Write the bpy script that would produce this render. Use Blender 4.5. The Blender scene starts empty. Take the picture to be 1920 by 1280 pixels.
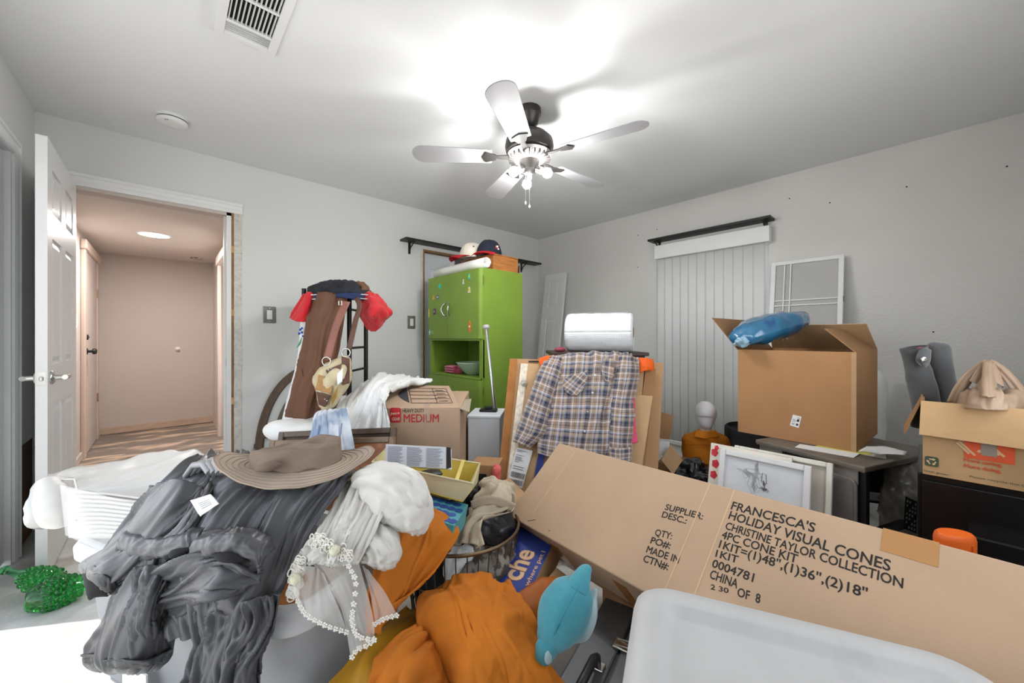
import bpy, bmesh, math, random
from mathutils import Vector as V, Matrix, noise
random.seed(4)
S = bpy.context.scene
COL = S.collection

# ------------------------------------------------------------------ camera
TH = math.radians(47.44)            # heading of the lens, measured from the back wall's run (+X)
FPX, HOR, CZ = 707.0, 632.0, 1.12   # focal length in pixels, eye level row, eye height
FWD = V((math.cos(TH), math.sin(TH), 0)); RGT = V((math.sin(TH), -math.cos(TH), 0)); UP = V((0, 0, 1))
EYE = V((0, 0, CZ))
cam_d = bpy.data.cameras.new('camera'); cam = bpy.data.objects.new('camera', cam_d); COL.objects.link(cam)
cam_d.sensor_width = 36.0; cam_d.lens = FPX / 1920 * 36.0; cam_d.shift_y = -(640 - HOR) / 1920
cam_d.clip_start = 0.02
cam.location = EYE; cam.rotation_euler = (math.pi / 2, 0, TH - math.pi / 2)
S.camera = cam

# ------------------------------------------------------------------ world, sun, daylight, fill lights, exposure
wld = bpy.data.worlds.new('sky'); S.world = wld; wld.use_nodes = True
wn = wld.node_tree.nodes; wl = wld.node_tree.links
sky = wn.new('ShaderNodeTexSky'); sky.sky_type = 'NISHITA'; sky.sun_disc = False
sky.sun_elevation = math.radians(58); sky.sun_rotation = math.radians(60)
hs_ = wn.new('ShaderNodeHueSaturation'); hs_.inputs['Saturation'].default_value = .35
wl.new(sky.outputs['Color'], hs_.inputs['Color']); wl.new(hs_.outputs[0], wn['Background'].inputs['Color']); wn['Background'].inputs['Strength'].default_value = 0.5

def lamp(name, kind, loc, energy, col=(1, 1, 1), direction=None, **kw):
    l = bpy.data.lights.new(name, kind); l.energy = energy; l.color = col
    for k, v in kw.items(): setattr(l, k, v)
    o = bpy.data.objects.new(name, l); COL.objects.link(o); o.location = loc
    if direction is not None: o.rotation_euler = V(direction).to_track_quat('-Z', 'Y').to_euler()
    return o
# added fill light in the unseen side room, brightening the hall
lamp('hall_side_fill', 'AREA', (1.30, 4.75, 1.1), 11, (1, .97, .94), direction=(-1, 0, .35), shape='RECTANGLE', size=1.0, size_y=1.4)
lamp('sun', 'SUN', (-4, 4, 5), 3.0, (1, .97, .92), direction=(.85, -.53, -2.0), angle=.01)
# daylight arriving through the open half of the garden door in the left wall
lamp('door_daylight', 'AREA', (-.60, 1.45, 1.15), 7, (.97, .985, 1), direction=(1, -.05, .4), shape='RECTANGLE', size=1.9, size_y=1.7)
# added fill light, set in a made-up window behind the camera
lamp('front_fill_light', 'AREA', (1.3, -.425, 1.45), 7, (.97, .98, 1), direction=(0, 1, .05), shape='RECTANGLE', size=1.5, size_y=1.1)
S.view_settings.view_transform = 'Standard'; S.view_settings.look = 'None'
S.view_settings.gamma = 1; S.view_settings.use_curve_mapping = False
S.view_settings.exposure = 0.34

# ------------------------------------------------------------------ helpers: measuring
def P(px, py, d):            # the point d metres ahead that the photo shows at (px, py)
    return EYE + FWD * d + RGT * ((px - 960) / FPX * d) + UP * ((HOR - py) / FPX * d)
def ray(px, py): return FWD + RGT * ((px - 960) / FPX) + UP * ((HOR - py) / FPX)
def PX(px, py, x): r = ray(px, py); return EYE + r * (x / r.x)
def PY(px, py, y): r = ray(px, py); return EYE + r * (y / r.y)
def PZ(px, py, z): r = ray(px, py); return EYE + r * ((z - CZ) / r.z)
def PP(px, py, o, n): r = ray(px, py); return EYE + r * ((o - EYE).dot(n) / r.dot(n))

# ------------------------------------------------------------------ helpers: materials
def lin(c):
    if isinstance(c, str):
        c = c.lstrip('#'); c = [int(c[i:i + 2], 16) / 255 for i in (0, 2, 4)]
    return tuple((x / 12.92 if x <= .04045 else ((x + .055) / 1.055) ** 2.4) for x in c[:3]) + (1,)
MATS = {}
def mat(name, col, rough=.6, metal=0, var=.06, vs=6, bump=0, bs=60, stretch=(1, 1, 1), col2=None, c2=(.45, .6), c2s=4,
        trans=0, ior=1.45, alpha=1, sheen=0, emit=None, estr=0, spec=.5, subsurf=0, detail=4, coat=0):
    if name in MATS: return MATS[name]
    m = bpy.data.materials.new(name); m.use_nodes = True; MATS[name] = m
    n = m.node_tree.nodes; l = m.node_tree.links; b = n['Principled BSDF']
    base = lin(col)
    tc = n.new('ShaderNodeTexCoord'); mp = n.new('ShaderNodeMapping'); mp.inputs['Scale'].default_value = stretch
    l.new(tc.outputs['Object'], mp.inputs['Vector'])
    src = None
    if col2 is not None:
        t = n.new('ShaderNodeTexNoise'); t.inputs['Scale'].default_value = c2s; t.inputs['Detail'].default_value = 6
        l.new(mp.outputs[0], t.inputs['Vector'])
        r = n.new('ShaderNodeMapRange'); r.inputs[1].default_value = c2[0]; r.inputs[2].default_value = c2[1]
        l.new(t.outputs[0], r.inputs[0])
        mx = n.new('ShaderNodeMix'); mx.data_type = 'RGBA'
        mx.inputs[6].default_value = base; mx.inputs[7].default_value = lin(col2); l.new(r.outputs[0], mx.inputs[0])
        src = mx.outputs[2]
    if var:
        t = n.new('ShaderNodeTexNoise'); t.inputs['Scale'].default_value = vs; t.inputs['Detail'].default_value = detail
        l.new(mp.outputs[0], t.inputs['Vector'])
        r = n.new('ShaderNodeMapRange'); r.inputs[1].default_value = .3; r.inputs[2].default_value = .7
        r.inputs[3].default_value = 1 - var; r.inputs[4].default_value = 1 + var
        l.new(t.outputs[0], r.inputs[0])
        h = n.new('ShaderNodeVectorMath'); h.operation = 'SCALE'
        if src: l.new(src, h.inputs[0])
        else: h.inputs[0].default_value = base[:3]
        l.new(r.outputs[0], h.inputs['Scale']); src = h.outputs[0]
    if src: l.new(src, b.inputs['Base Color'])
    else: b.inputs['Base Color'].default_value = base
    b.inputs['Roughness'].default_value = rough; b.inputs['Metallic'].default_value = metal
    b.inputs['Specular IOR Level'].default_value = spec; b.inputs['IOR'].default_value = ior
    b.inputs['Transmission Weight'].default_value = trans; b.inputs['Alpha'].default_value = alpha
    b.inputs['Sheen Weight'].default_value = sheen; b.inputs['Coat Weight'].default_value = coat
    if subsurf: b.inputs['Subsurface Weight'].default_value = subsurf; b.inputs['Subsurface Radius'].default_value = (.02, .02, .02)
    if emit is not None: b.inputs['Emission Color'].default_value = lin(emit); b.inputs['Emission Strength'].default_value = estr
    if bump:
        t = n.new('ShaderNodeTexNoise'); t.inputs['Scale'].default_value = bs; t.inputs['Detail'].default_value = 5
        l.new(mp.outputs[0], t.inputs['Vector'])
        bp = n.new('ShaderNodeBump'); bp.inputs['Strength'].default_value = bump; bp.inputs['Distance'].default_value = .01
        l.new(t.outputs[0], bp.inputs['Height']); l.new(bp.outputs[0], b.inputs['Normal'])
    return m

# ------------------------------------------------------------------ helpers: geometry
WL = {}                      # world position of every root, for building children in place
class MB:
    def __init__(s, M=None): s.v = []; s.f = []; s.uv = []; s.M = M or Matrix()
    def add(s, vs, fs):
        k = len(s.v); s.v += [s.M @ V(p) for p in vs]; s.f += [tuple(i + k for i in f) for f in fs]; return s
    def box(s, lo, hi):
        (a, b, c), (d, e, f) = lo, hi
        return s.add([(a, b, c), (d, b, c), (d, e, c), (a, e, c), (a, b, f), (d, b, f), (d, e, f), (a, e, f)],
                     [(0, 3, 2, 1), (4, 5, 6, 7), (0, 1, 5, 4), (1, 2, 6, 5), (2, 3, 7, 6), (3, 0, 4, 7)])
    def cbox(s, c, size): c = V(c); h = V(size) / 2; return s.box(c - h, c + h)
    def hexa(s, b4, t4):     # eight corners: bottom ring, top ring
        return s.add(list(b4) + list(t4), [(0, 3, 2, 1), (4, 5, 6, 7), (0, 1, 5, 4), (1, 2, 6, 5), (2, 3, 7, 6), (3, 0, 4, 7)])
    def slab(s, quad, t):    # a quad given thickness along its normal, away from its front
        q = [V(p) for p in quad]; nn = (q[1] - q[0]).cross(q[3] - q[0]).normalized()
        return s.hexa([p - nn * t for p in q], q)
    def prism(s, poly, z0, z1):
        n = len(poly); vs = [(x, y, z0) for x, y in poly] + [(x, y, z1) for x, y in poly]
        return s.add(vs, [tuple(range(n - 1, -1, -1)), tuple(range(n, 2 * n))] + [(i, (i + 1) % n, n + (i + 1) % n, n + i) for i in range(n)])
    def rings(s, rs, cap0=True, cap1=True, loop=False):
        n = len(rs[0]); vs = [p for r in rs for p in r]; fs = []
        m = len(rs)
        for j in range(m if loop else m - 1):
            a, b = j * n, ((j + 1) % m) * n
            fs += [(a + i, a + (i + 1) % n, b + (i + 1) % n, b + i) for i in range(n)]
        if cap0 and not loop: fs.append(tuple(range(n - 1, -1, -1)))
        if cap1 and not loop: fs.append(tuple((m - 1) * n + i for i in range(n)))
        return s.add(vs, fs)
    def tube(s, pts, r, n=8, loop=False, caps=True):
        pts = [V(p) for p in pts]; rs = []; m = len(pts); prev = None
        for i, p in enumerate(pts):
            if loop: t = pts[(i + 1) % m] - pts[i - 1]
            else: t = pts[min(i + 1, m - 1)] - pts[max(i - 1, 0)]
            t.normalize()
            if prev is None:
                a = V((0, 0, 1)) if abs(t.z) < .9 else V((1, 0, 0)); e = t.cross(a).normalized()
            else: e = (prev - t * prev.dot(t)).normalized()
            prev = e; g = t.cross(e); rr = r[i] if isinstance(r, (list, tuple)) else r
            rs.append([p + (e * math.cos(2 * math.pi * k / n) + g * math.sin(2 * math.pi * k / n)) * rr for k in range(n)])
        return s.rings(rs, caps, caps, loop)
    def cyl(s, a, b, r, n=16, r2=None): return s.tube([a, b], [r, r if r2 is None else r2], n)
    def lathe(s, prof, n=28, c=(0, 0, 0), caps=True):
        c = V(c)
        return s.rings([[c + V((r * math.cos(2 * math.pi * k / n), r * math.sin(2 * math.pi * k / n), z)) for k in range(n)] for r, z in prof], caps, caps)
    def grid(s, rows, uv=True):
        m, n = len(rows), len(rows[0]); k = len(s.f)
        s.add([p for r in rows for p in r], [(j * n + i, j * n + i + 1, (j + 1) * n + i + 1, (j + 1) * n + i) for j in range(m - 1) for i in range(n - 1)])
        s.uv += [(i / (n - 1), j / (m - 1)) for j in range(m) for i in range(n)]
        return s
    def build(s, name, m, parent=None, smooth=None, bevel=0, seg=2, solid=0, sub=0, off=0, **tags):
        if parent is not None: o0 = WL[parent.name]
        else:
            lo = V([min(p[i] for p in s.v) for i in range(3)]); hi = V([max(p[i] for p in s.v) for i in range(3)])
            o0 = V(((lo.x + hi.x) / 2, (lo.y + hi.y) / 2, lo.z))
        me = bpy.data.meshes.new(name); me.from_pydata([p - o0 for p in s.v], [], s.f)
        me.materials.append(m)
        if len(s.uv) == len(s.v):
            ul = me.uv_layers.new(name='UVMap')
            for lp in me.loops: ul.data[lp.index].uv = s.uv[lp.vertex_index]
        bm = bmesh.new(); bm.from_mesh(me)
        if not s.uv: bmesh.ops.recalc_face_normals(bm, faces=bm.faces)
        if bevel:
            es = [e for e in bm.edges if len(e.link_faces) == 2 and e.calc_face_angle(0) > .5]
            if es: bmesh.ops.bevel(bm, geom=es, offset=bevel, segments=seg, profile=.5, affect='EDGES', clamp_overlap=True)
        bm.to_mesh(me); bm.free()
        if smooth:
            for p in me.polygons: p.use_smooth = True
            me.set_sharp_from_angle(angle=math.radians(smooth if smooth is not True else 50))
        o = bpy.data.objects.new(name, me); COL.objects.link(o)
        if parent is not None: o.parent = parent
        else: o.location = o0
        WL[o.name] = o0
        if solid:
            md = o.modifiers.new('solid', 'SOLIDIFY'); md.thickness = solid; md.offset = off
        if sub:
            md = o.modifiers.new('sub', 'SUBSURF'); md.levels = md.render_levels = sub
        for k, v in tags.items(): o['category' if k == 'cat' else k] = v
        return o
def thing(name, label, cat, base, group=None):
    o = bpy.data.objects.new(name, None); COL.objects.link(o); o.location = V(base); WL[o.name] = V(base)
    o.empty_display_size = .05; o['label'] = label; o['category'] = cat
    if group: o['group'] = group
    return o
def frame(o, x, y, z=None):  # matrix from an origin and axis directions
    x = V(x).normalized(); y = V(y); y = (y - x * y.dot(x)).normalized(); z = x.cross(y)
    m = Matrix.Identity(4)
    for i in range(3): m[i][0] = x[i]; m[i][1] = y[i]; m[i][2] = z[i]; m[i][3] = V(o)[i]
    return m
def axes(o, yaw=0): return Matrix.Translation(V(o)) @ Matrix.Rotation(yaw, 4, 'Z')

def crv(a, t):               # Catmull-Rom through a list of points/numbers, t in 0..1
    n = len(a) - 1
    if n == 0: return a[0]
    x = min(max(t, 0), 1) * n; i = min(int(x), n - 1); f = x - i
    p1, p2 = a[i], a[i + 1]
    p0 = a[i - 1] if i > 0 else p1 * 2 - p2
    p3 = a[i + 2] if i + 2 <= n else p2 * 2 - p1
    return (p1 * 2 + (p2 - p0) * f + (p0 * 2 - p1 * 5 + p2 * 4 - p3) * (f * f) + (p1 * 3 - p0 - p2 * 3 + p3) * (f ** 3)) * .5
def nz(x, y=0, z=0): return noise.noise(V((x, y, z)))
def folds(k=6, amp=.01, seed=0, sv=1.2, ridge=.6, slant=0, fine=.35):
    def f(u, v, p=None):
        w = (u + slant * v) * k + .6 * nz(u * 1.7 + seed, v * 1.7, seed)
        a = nz(w, v * sv, seed); b = nz(w * 2.3, v * sv * 1.6, seed + 7.3); r = 1 - 2.4 * abs(a)
        return amp * (ridge * r + (1 - ridge) * 2 * a + fine * b)
    return f
def creases(k=8, amp=.008, seed=0, sv=1.5, w=.10, slant=0):
    def f(u, v, p=None):
        x = (u + slant * v) * k + .8 * nz(u * 2.3 + seed, v * 2.3, seed)
        a = nz(x, v * sv, seed + 1.7); b = nz(x * 1.9, v * sv * 1.5, seed + 5.1)
        return amp * (math.exp(-(a / w) ** 2) + .55 * math.exp(-(b / w) ** 2))
    return f
def swap(fn): return lambda u, v, p=None: fn(v, u, p)
def lumps(s, amp, seed=0):
    return lambda u, v, p=None: amp * (nz(p.x * s + seed, p.y * s, p.z * s) + .5 * nz(p.x * s * 2.1 + seed, p.y * s * 2.1 + 5, p.z * s * 2.1)) if p is not None else 0
def plus(*fs): return lambda u, v, p=None: sum(f(u, v, p) for f in fs)
def sheet(name, net, m, parent=None, nu=48, nv=48, disp=None, solid=.004, off=0, sub=0, keep=0, calm=0, **tags):
    rows = []
    for j in range(nv + 1):
        v = j / nv; ctl = [crv([net[r][c] for r in range(len(net))], v) for c in range(len(net[0]))]
        rows.append([crv(ctl, i / nu) for i in range(nu + 1)])
    if disp:
        out = []
        for j in range(nv + 1):
            rr = []
            for i in range(nu + 1):
                du = rows[j][min(i + 1, nu)] - rows[j][max(i - 1, 0)]; dv = rows[min(j + 1, nv)][i] - rows[max(j - 1, 0)][i]
                nn = du.cross(dv); nn = nn.normalized() if nn.length > 1e-9 else V((0, 0, 1))
                w = 1.0
                if keep: w = min(1, j / nv / keep)
                if calm: w *= 1 - calm * max(0, (j / nv - .7) / .3)
                rr.append(rows[j][i] - nn * disp(i / nu, j / nv, rows[j][i]) * w)
            out.append(rr)
        rows = out
    mb = MB(); mb.grid(rows)
    return mb.build(name, m, parent, smooth=180, solid=solid, off=off, sub=sub, **tags)
def loft(name, spine, m, parent=None, up=(0, 0, 1), n=24, steps=24, disp=None, power=2.0, sub=0, caps=True, smooth=180, **tags):
    """spine: list of (point, half-width, half-height)"""
    pts = [V(q[0]) for q in spine]; rx = [float(q[1]) for q in spine]; ry = [float(q[2]) for q in spine]
    up = V(up); rs = []
    for j in range(steps + 1):
        t = j / steps; c = crv(pts, t); e = .01
        tg = (crv(pts, min(t + e, 1)) - crv(pts, max(t - e, 0))).normalized()
        sx = tg.cross(up).normalized(); sy = sx.cross(tg)
        a, b = max(crv(rx, t), .0005), max(crv(ry, t), .0005); ring = []
        for k in range(n):
            an = 2 * math.pi * k / n; cx, cy = math.cos(an), math.sin(an)
            cx = math.copysign(abs(cx) ** (2 / power), cx); cy = math.copysign(abs(cy) ** (2 / power), cy)
            dirv = sx * (cx * a) + sy * (cy * b); p = c + dirv
            if disp and dirv.length > 1e-6: p = p + dirv.normalized() * disp(k / n, t, p)
            ring.append(p)
        rs.append(ring)
    mb = MB(); mb.rings(rs, caps, caps)
    return mb.build(name, m, parent, smooth=smooth, sub=sub, **tags)
def blob(name, c, rad, m, parent=None, M=None, disp=None, nu=28, nv=18, pw=1.0, **tags):
    M = M or Matrix(); c = V(c); rs = []
    for j in range(nv + 1):
        ph = math.pi * (j / nv) * .998 + .003; ring = []
        for k in range(nu):
            an = 2 * math.pi * k / nu
            q = V((math.sin(ph) * math.cos(an), math.sin(ph) * math.sin(an), math.cos(ph)))
            q = V([math.copysign(abs(x) ** pw, x) for x in q])
            d = M.to_3x3() @ V((q.x * rad[0], q.y * rad[1], q.z * rad[2])); p = c + d
            if disp: p = p + d.normalized() * disp(k / nu, j / nv, p)
            ring.append(p)
        rs.append(ring)
    mb = MB(); mb.rings(rs)
    return mb.build(name, m, parent, smooth=180, **tags)
def lettering(body, M, m, parent, cap=.03, width=None, name='lettering', bold=0.0, spacing=1.0, depth=.0006, align='LEFT'):
    """flat print: text set in the plane of M (x along the line, y up the letters), cap height and width in metres"""
    c = bpy.data.curves.new('text_curve', 'FONT'); c.body = body; c.size = 1; c.bevel_depth = bold * 1.2; c.bevel_resolution = 0; c.space_character = spacing; c.resolution_u = 3
    t = bpy.data.objects.new('text_curve', c); me = bpy.data.meshes.new_from_object(t)
    bpy.data.objects.remove(t); bpy.data.curves.remove(c)
    xs = [v.co.x for v in me.vertices]; x0, x1 = min(xs), max(xs)
    sy = cap / .70; sx = (width / (x1 - x0)) if width else sy
    x0 = (x0 + x1) / 2 if align == 'CENTER' else x0
    o0 = WL[parent.name]
    for v in me.vertices: v.co = M @ V(((v.co.x - x0) * sx, v.co.y * sy, depth + .0002 * v.co.z)) - o0
    me.name = name; me.materials.clear(); me.materials.append(m)
    o = bpy.data.objects.new(name, me); COL.objects.link(o); o.parent = parent; WL[o.name] = o0
    return o
# ------------------------------------------------------------------ the room shell
XL, XR, YB, YF, ZC = -.563, 3.684, 3.486, -.43, 2.43
T = .11
M_wall = mat('wall_paint', '#d9d9d7', .55, var=.025, vs=1.3, bump=.12, bs=90)
M_wallR = mat('wall_paint_textured', '#d6d4d0', .5, var=.03, vs=2, bump=.35, bs=70)
M_ceil = mat('ceiling_paint', '#e8e9e9', .75, var=.02, vs=1, bump=.06, bs=120)
M_white = mat('white_trim', '#e9e9e8', .4, var=.03, vs=3)
M_doorw = mat('white_door', '#e4e4e4', .35, var=.02, vs=4)
M_floor = mat('bare_floor', '#c9c9c5', .6, var=.14, vs=9, col2='#8d8378', c2=(.56, .72), c2s=3.2, bump=.15, bs=40)
M_hall = mat('hall_paint', '#c6bbb4', .6, var=.03, vs=1.5, bump=.08, bs=80)
M_hallc = mat('hall_ceiling_paint', '#d9d0c9', .7, var=.02, vs=2)
M_hfloor = mat('hall_floor', '#857a71', .55, var=.18, vs=5, col2='#c7ad97', c2=(.52, .62), c2s=2.6, stretch=(1, 3.2, 1), bump=.1, bs=40)
M_rawwood = mat('raw_wood', '#8d6a48', .8, var=.3, vs=14, stretch=(6, 6, .7), bump=.3, bs=40)
M_plaster = mat('broken_plaster', '#d2cfc6', .9, var=.12, vs=40, col2='#8a7a66', c2=(.70, .73), c2s=60, bump=.8, bs=60)
M_ply = mat('bare_plywood', '#7d5a3f', .8, var=.35, vs=5, stretch=(1, 1, .25), col2='#4c3a2d', c2=(.45, .65), c2s=3, bump=.2, bs=30)
M_dark = mat('black_metal', '#1b1b1c', .45, var=.1, vs=20)

def struct(name, mb, m, label, cat, **kw):
    return mb.build(name, m, kind='structure', label=label, cat=cat, **kw)

struct('floor', MB().box((XL - T, YF - T, -.1), (XR + T, YB + .06, 0)), M_floor, 'bare pale floor with scuffs and stains under the clutter', 'floor')
struct('ceiling', MB().box((XL - T, YF - T, ZC), (XR + T, YB + T, ZC + .08)), M_ceil, 'smooth white ceiling of the cluttered room', 'ceiling')

# back wall: door opening to the hall on the left, closet opening near the corner
DX0, DX1, DZ = -.445, .372, 2.045          # hall doorway
CX0, CX1, CZT = 1.955, 3.33, 2.03          # closet opening
b = MB()
b.box((XL - T, YB, 0), (DX0, YB + T, ZC)); b.box((DX0, YB, DZ), (DX1, YB + T, ZC)); b.box((DX1, YB, 0), (CX0, YB + T, ZC))
b.box((CX0, YB, CZT), (CX1, YB + T, ZC)); b.box((CX1, YB, 0), (XR + T, YB + T, ZC))
wall_back = struct('wall_back', b, M_wall, 'pale grey wall with the hall doorway and the closet opening', 'wall')
MB().box((DX1 + .004, YB - .003, 0), (DX1 + .052, YB + .004, DZ + .02)).build('raw_edge', M_plaster, wall_back)
MB().box((DX1 - .012, YB - .002, 0), (DX1 + .006, YB + .05, DZ)).build('stud', M_rawwood, wall_back)
for z in (1.75, 1.28, .62): MB().box((DX1 - .011, YB - .006, z), (DX1 + .003, YB - .001, z + .05)).build('shim', mat('pale_shim', '#c99b62', .8, var=.2), wall_back)
MB().box((CX0 - .028, YB - .004, 0), (CX0 - .002, YB + .004, CZT)).build('raw_edge', M_plaster, wall_back)

# right wall: tall window with blinds
WY0, WY1, WZ0, WZ1 = .86, 1.78, .11, 2.02
b = MB()
b.box((XR, YF - T, 0), (XR + T, WY0, ZC)); b.box((XR, WY1, 0), (XR + T, YB + T, ZC))
b.box((XR, WY0, 0), (XR + T, WY1, WZ0)); b.box((XR, WY0, WZ1), (XR + T, WY1, ZC))
wall_right = struct('wall_right', b, M_wallR, 'textured pale grey wall with the tall blind-covered window', 'wall')
for px, py in ((1888, 312), (1556, 380), (1196, 441), (1196, 501), (1232, 430), (1750, 622), (1480, 372), (1700, 350)):
    c = PX(px, py, XR - .001); MB(frame(c, (0, 1, 0), (0, 0, 1))).lathe([(.005, -.001), (.005, .001), (.0008, .001)], 10).build('nail_hole', mat('hole', '#3c3834', .9), wall_right)

# left wall: garden door, one white leaf shut, the other half standing open
LY0, LY1, LZ = .55, 3.06, 2.035
b = MB()
b.box((XL - T, LY1, .545), (XL, YB, ZC)); b.box((XL - T, LY1, 0), (XL - .02, YB, .545))
b.box((XL - T, LY0, LZ), (XL, LY1, ZC)); b.box((XL - T, YF - T, 0), (XL, LY0, ZC))
wall_left = struct('wall_left', b, M_wall, 'pale grey wall beside the garden door, bare wood along its foot', 'wall')
MB().box((XL - .02, LY1, 0), (XL - .006, YB - .001, .545)).build('bare_wood_panel', M_ply, wall_left, label='bare brown wood where the plaster is cut away')
struct('wall_front', MB().box((XL - T, YF - T, 0), (.5, YF, ZC)).box((2.1, YF - T, 0), (XR + T, YF, ZC)).box((.5, YF - T, 0), (2.1, YF, .85)).box((.5, YF - T, 2.05), (2.1, YF, ZC)),
       M_wall, 'pale grey wall behind the viewer with an added window opening', 'wall')  # the window opening is made up to hold the front fill light
# casings
def casing(name, label, pts_outer_inner, m=M_white):
    pass
def profile_strip(a, b, w, n, up, m, name, parent):
    """moulded casing: a run from a to b, w wide along up, standing out along n"""
    a, b, n, up = V(a), V(b), V(n), V(up)
    prof = [(0, 0), (0, .019), (.25, .021), (.32, .015), (.62, .013), (.70, .017), (.9, .012), (1, .009), (1, 0)]
    rs = [[q + up * (w * s) + n * h for s, h in prof] for q in (a, b)]
    return MB().rings(rs).build(name, m, parent)
casing_hall = thing('trim_1', 'white moulded door casing over the hall doorway, right leg missing', 'casing', (0, YB, 0)); casing_hall['kind'] = 'structure'
profile_strip((DX0 - .065, YB, DZ + .075), (DX1 + .055, YB, DZ + .075), .075, (0, -1, 0), (0, 0, -1), M_white, 'head_casing', casing_hall)
profile_strip((DX0 - .065, YB, 0), (DX0 - .065, YB, DZ + .02), .065, (0, -1, 0), (1, 0, 0), M_white, 'side_casing', casing_hall)
MB().box((DX1 - .04, YB + .0, 0), (DX1 - .012, YB + T + .02, DZ)).build('jamb', M_white, casing_hall)
MB().box((DX1 - .052, YB + .045, 0), (DX1 - .04, YB + .08, DZ)).build('door_stop', M_white, casing_hall)
MB().box((DX1 - .041, YB + .010, .90), (DX1 - .0405, YB + .036, .97)).build('strike_plate', mat('steel', '#b9b9b9', .3, 1, var=.05), casing_hall)
MB().box((DX0, YB, 0), (DX0 + .02, YB + T, DZ)).build('jamb', M_white, casing_hall)
MB().box((DX0, YB, DZ - .022), (DX1 - .012, YB + T, DZ)).build('head_jamb', M_hall, casing_hall)

casing_left = thing('trim_2', 'white moulded casing of the garden door at the left edge', 'casing', (XL, LY1, 0)); casing_left['kind'] = 'structure'
profile_strip((XL, LY1 + .07, 0), (XL, LY1 + .07, LZ + .07), .07, (1, 0, 0), (0, -1, 0), M_white, 'side_casing', casing_left)
profile_strip((XL, LY0 - .07, LZ + .07), (XL, LY1 + .07, LZ + .07), .07, (1, 0, 0), (0, 0, -1), M_white, 'head_casing', casing_left)
MB().box((XL - T, LY1 - .02, 0), (XL, LY1, LZ)).build('jamb', M_white, casing_left)
d2 = thing('door_2', 'shut white-curtained leaf of the garden door at the left edge', 'door', (XL - .04, 2.76, 0)); d2['kind'] = 'structure'
for lo, hi in (((XL - .06, 2.48, .02), (XL - .02, 2.56, LZ - .01)), ((XL - .06, LY1 - .10, .02), (XL - .02, LY1 - .022, LZ - .01)), ((XL - .06, 2.56, .02), (XL - .02, LY1 - .10, .22)), ((XL - .06, 2.56, LZ - .12), (XL - .02, LY1 - .10, LZ - .01))):
    MB().box(lo, hi).build('frame_bar', M_doorw, d2, bevel=.003)
M_net = mat('curtain_net', '#eef0f0', .8, var=.02)
MB().box((XL - .042, 2.56, .22), (XL - .038, LY1 - .10, LZ - .12)).build('curtained_pane', M_net, d2)
# closet recess
M_closet = mat('closet_paint', '#d9dde2', .6, var=.03)
b = MB().box((CX0 - .25, YB + .75, 0), (CX1 + .25, YB + .8, ZC)).box((CX0 - .3, YB + T, 0), (CX0 - .25, YB + .8, ZC)).box((CX1 + .25, YB + T, 0), (CX1 + .3, YB + .8, ZC))
b.box((CX0 - .3, YB + T, ZC), (CX1 + .3, YB + .8, ZC + .05)).box((CX0 - .3, YB + .06, -.1), (CX1 + .3, YB + .8, 0))
struct('wall_closet', b, M_closet, 'white inside walls of the closet behind the green cupboard', 'wall')
cj = thing('trim_3', 'unpainted brown wood jamb of the closet opening', 'jamb', (CX0, YB, 0)); cj['kind'] = 'structure'
MB().box((CX0 - .002, YB - .004, 0), (CX0 + .016, YB + T, CZT)).build('side_jamb', M_rawwood, cj)
MB().box((CX0, YB, CZT - .02), (CX1, YB + T, CZT)).build('head_jamb', M_rawwood, cj)
MB().box((CX1 - .018, YB, 0), (CX1, YB + T, CZT)).build('side_jamb', M_rawwood, cj)

# ------------------------------------------------------------------ hall beyond the doorway
HX0, HX1, HY1, HZ = -.575, .46, 6.32, 2.085
b = MB()
b.box((HX0 - .1, YB + T, 0), (HX0, HY1 + .1, HZ + .3)); 
hall_left = struct('wall_hall_left', b, M_hall, 'tan left wall of the hall with its door near the far end', 'wall')
hall_end = struct('wall_hall_end', MB().box((HX0 - .1, HY1, 0), (HX1 + 1, HY1 + .1, HZ + .3)), M_hall, 'tan end wall of the hall', 'wall')
b = MB().box((HX1, 5.35, 0), (HX1 + .1, HY1, HZ + .3)).box((HX1, YB + T, 0), (HX1 + .1, 4.35, HZ + .3)).box((HX1, 4.35, 1.93), (HX1 + .1, 5.35, HZ + .3))
b.box((HX1 + .9, 4.0, 0), (HX1 + 1, HY1, HZ + .3)).box((HX1 + .1, 4.0, 0), (HX1 + 1, 4.1, HZ + .3))
struct('wall_hall_right', b, mat('hall_paint_right', '#d4cac4', .6, var=.03), 'pale right wall of the hall with a side opening', 'wall')
struct('ceiling_hall', MB().box((HX0 - .1, YB + T, HZ), (HX1 + 1, HY1 + .1, HZ + .06)), M_hallc, 'tan lowered ceiling of the hall', 'ceiling')
struct('floor_hall', MB().box((HX0 - .1, YB + .06, -.1), (HX1 + 1, HY1 + .1, 0)), M_hfloor, 'brown hall floor streaked with old pale adhesive', 'floor')
M_base = mat('stripped_wood_board', '#c4ab97', .7, var=.12, vs=8, stretch=(1, 1, 4))
MB().box((HX0 + .03, HY1 - .012, .012), (HX1, HY1 - .001, .085)).build('baseboard_hall_end', M_base, kind='structure', label='stripped wooden baseboard along the hall end wall', cat='baseboard')
MB().box((HX0 + .001, YB + .5, .005), (HX0 + .014, 5.2, .07)).build('baseboard_hall_left', M_hall, kind='structure', label='tan baseboard along the left wall of the hall', cat='baseboard')
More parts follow.
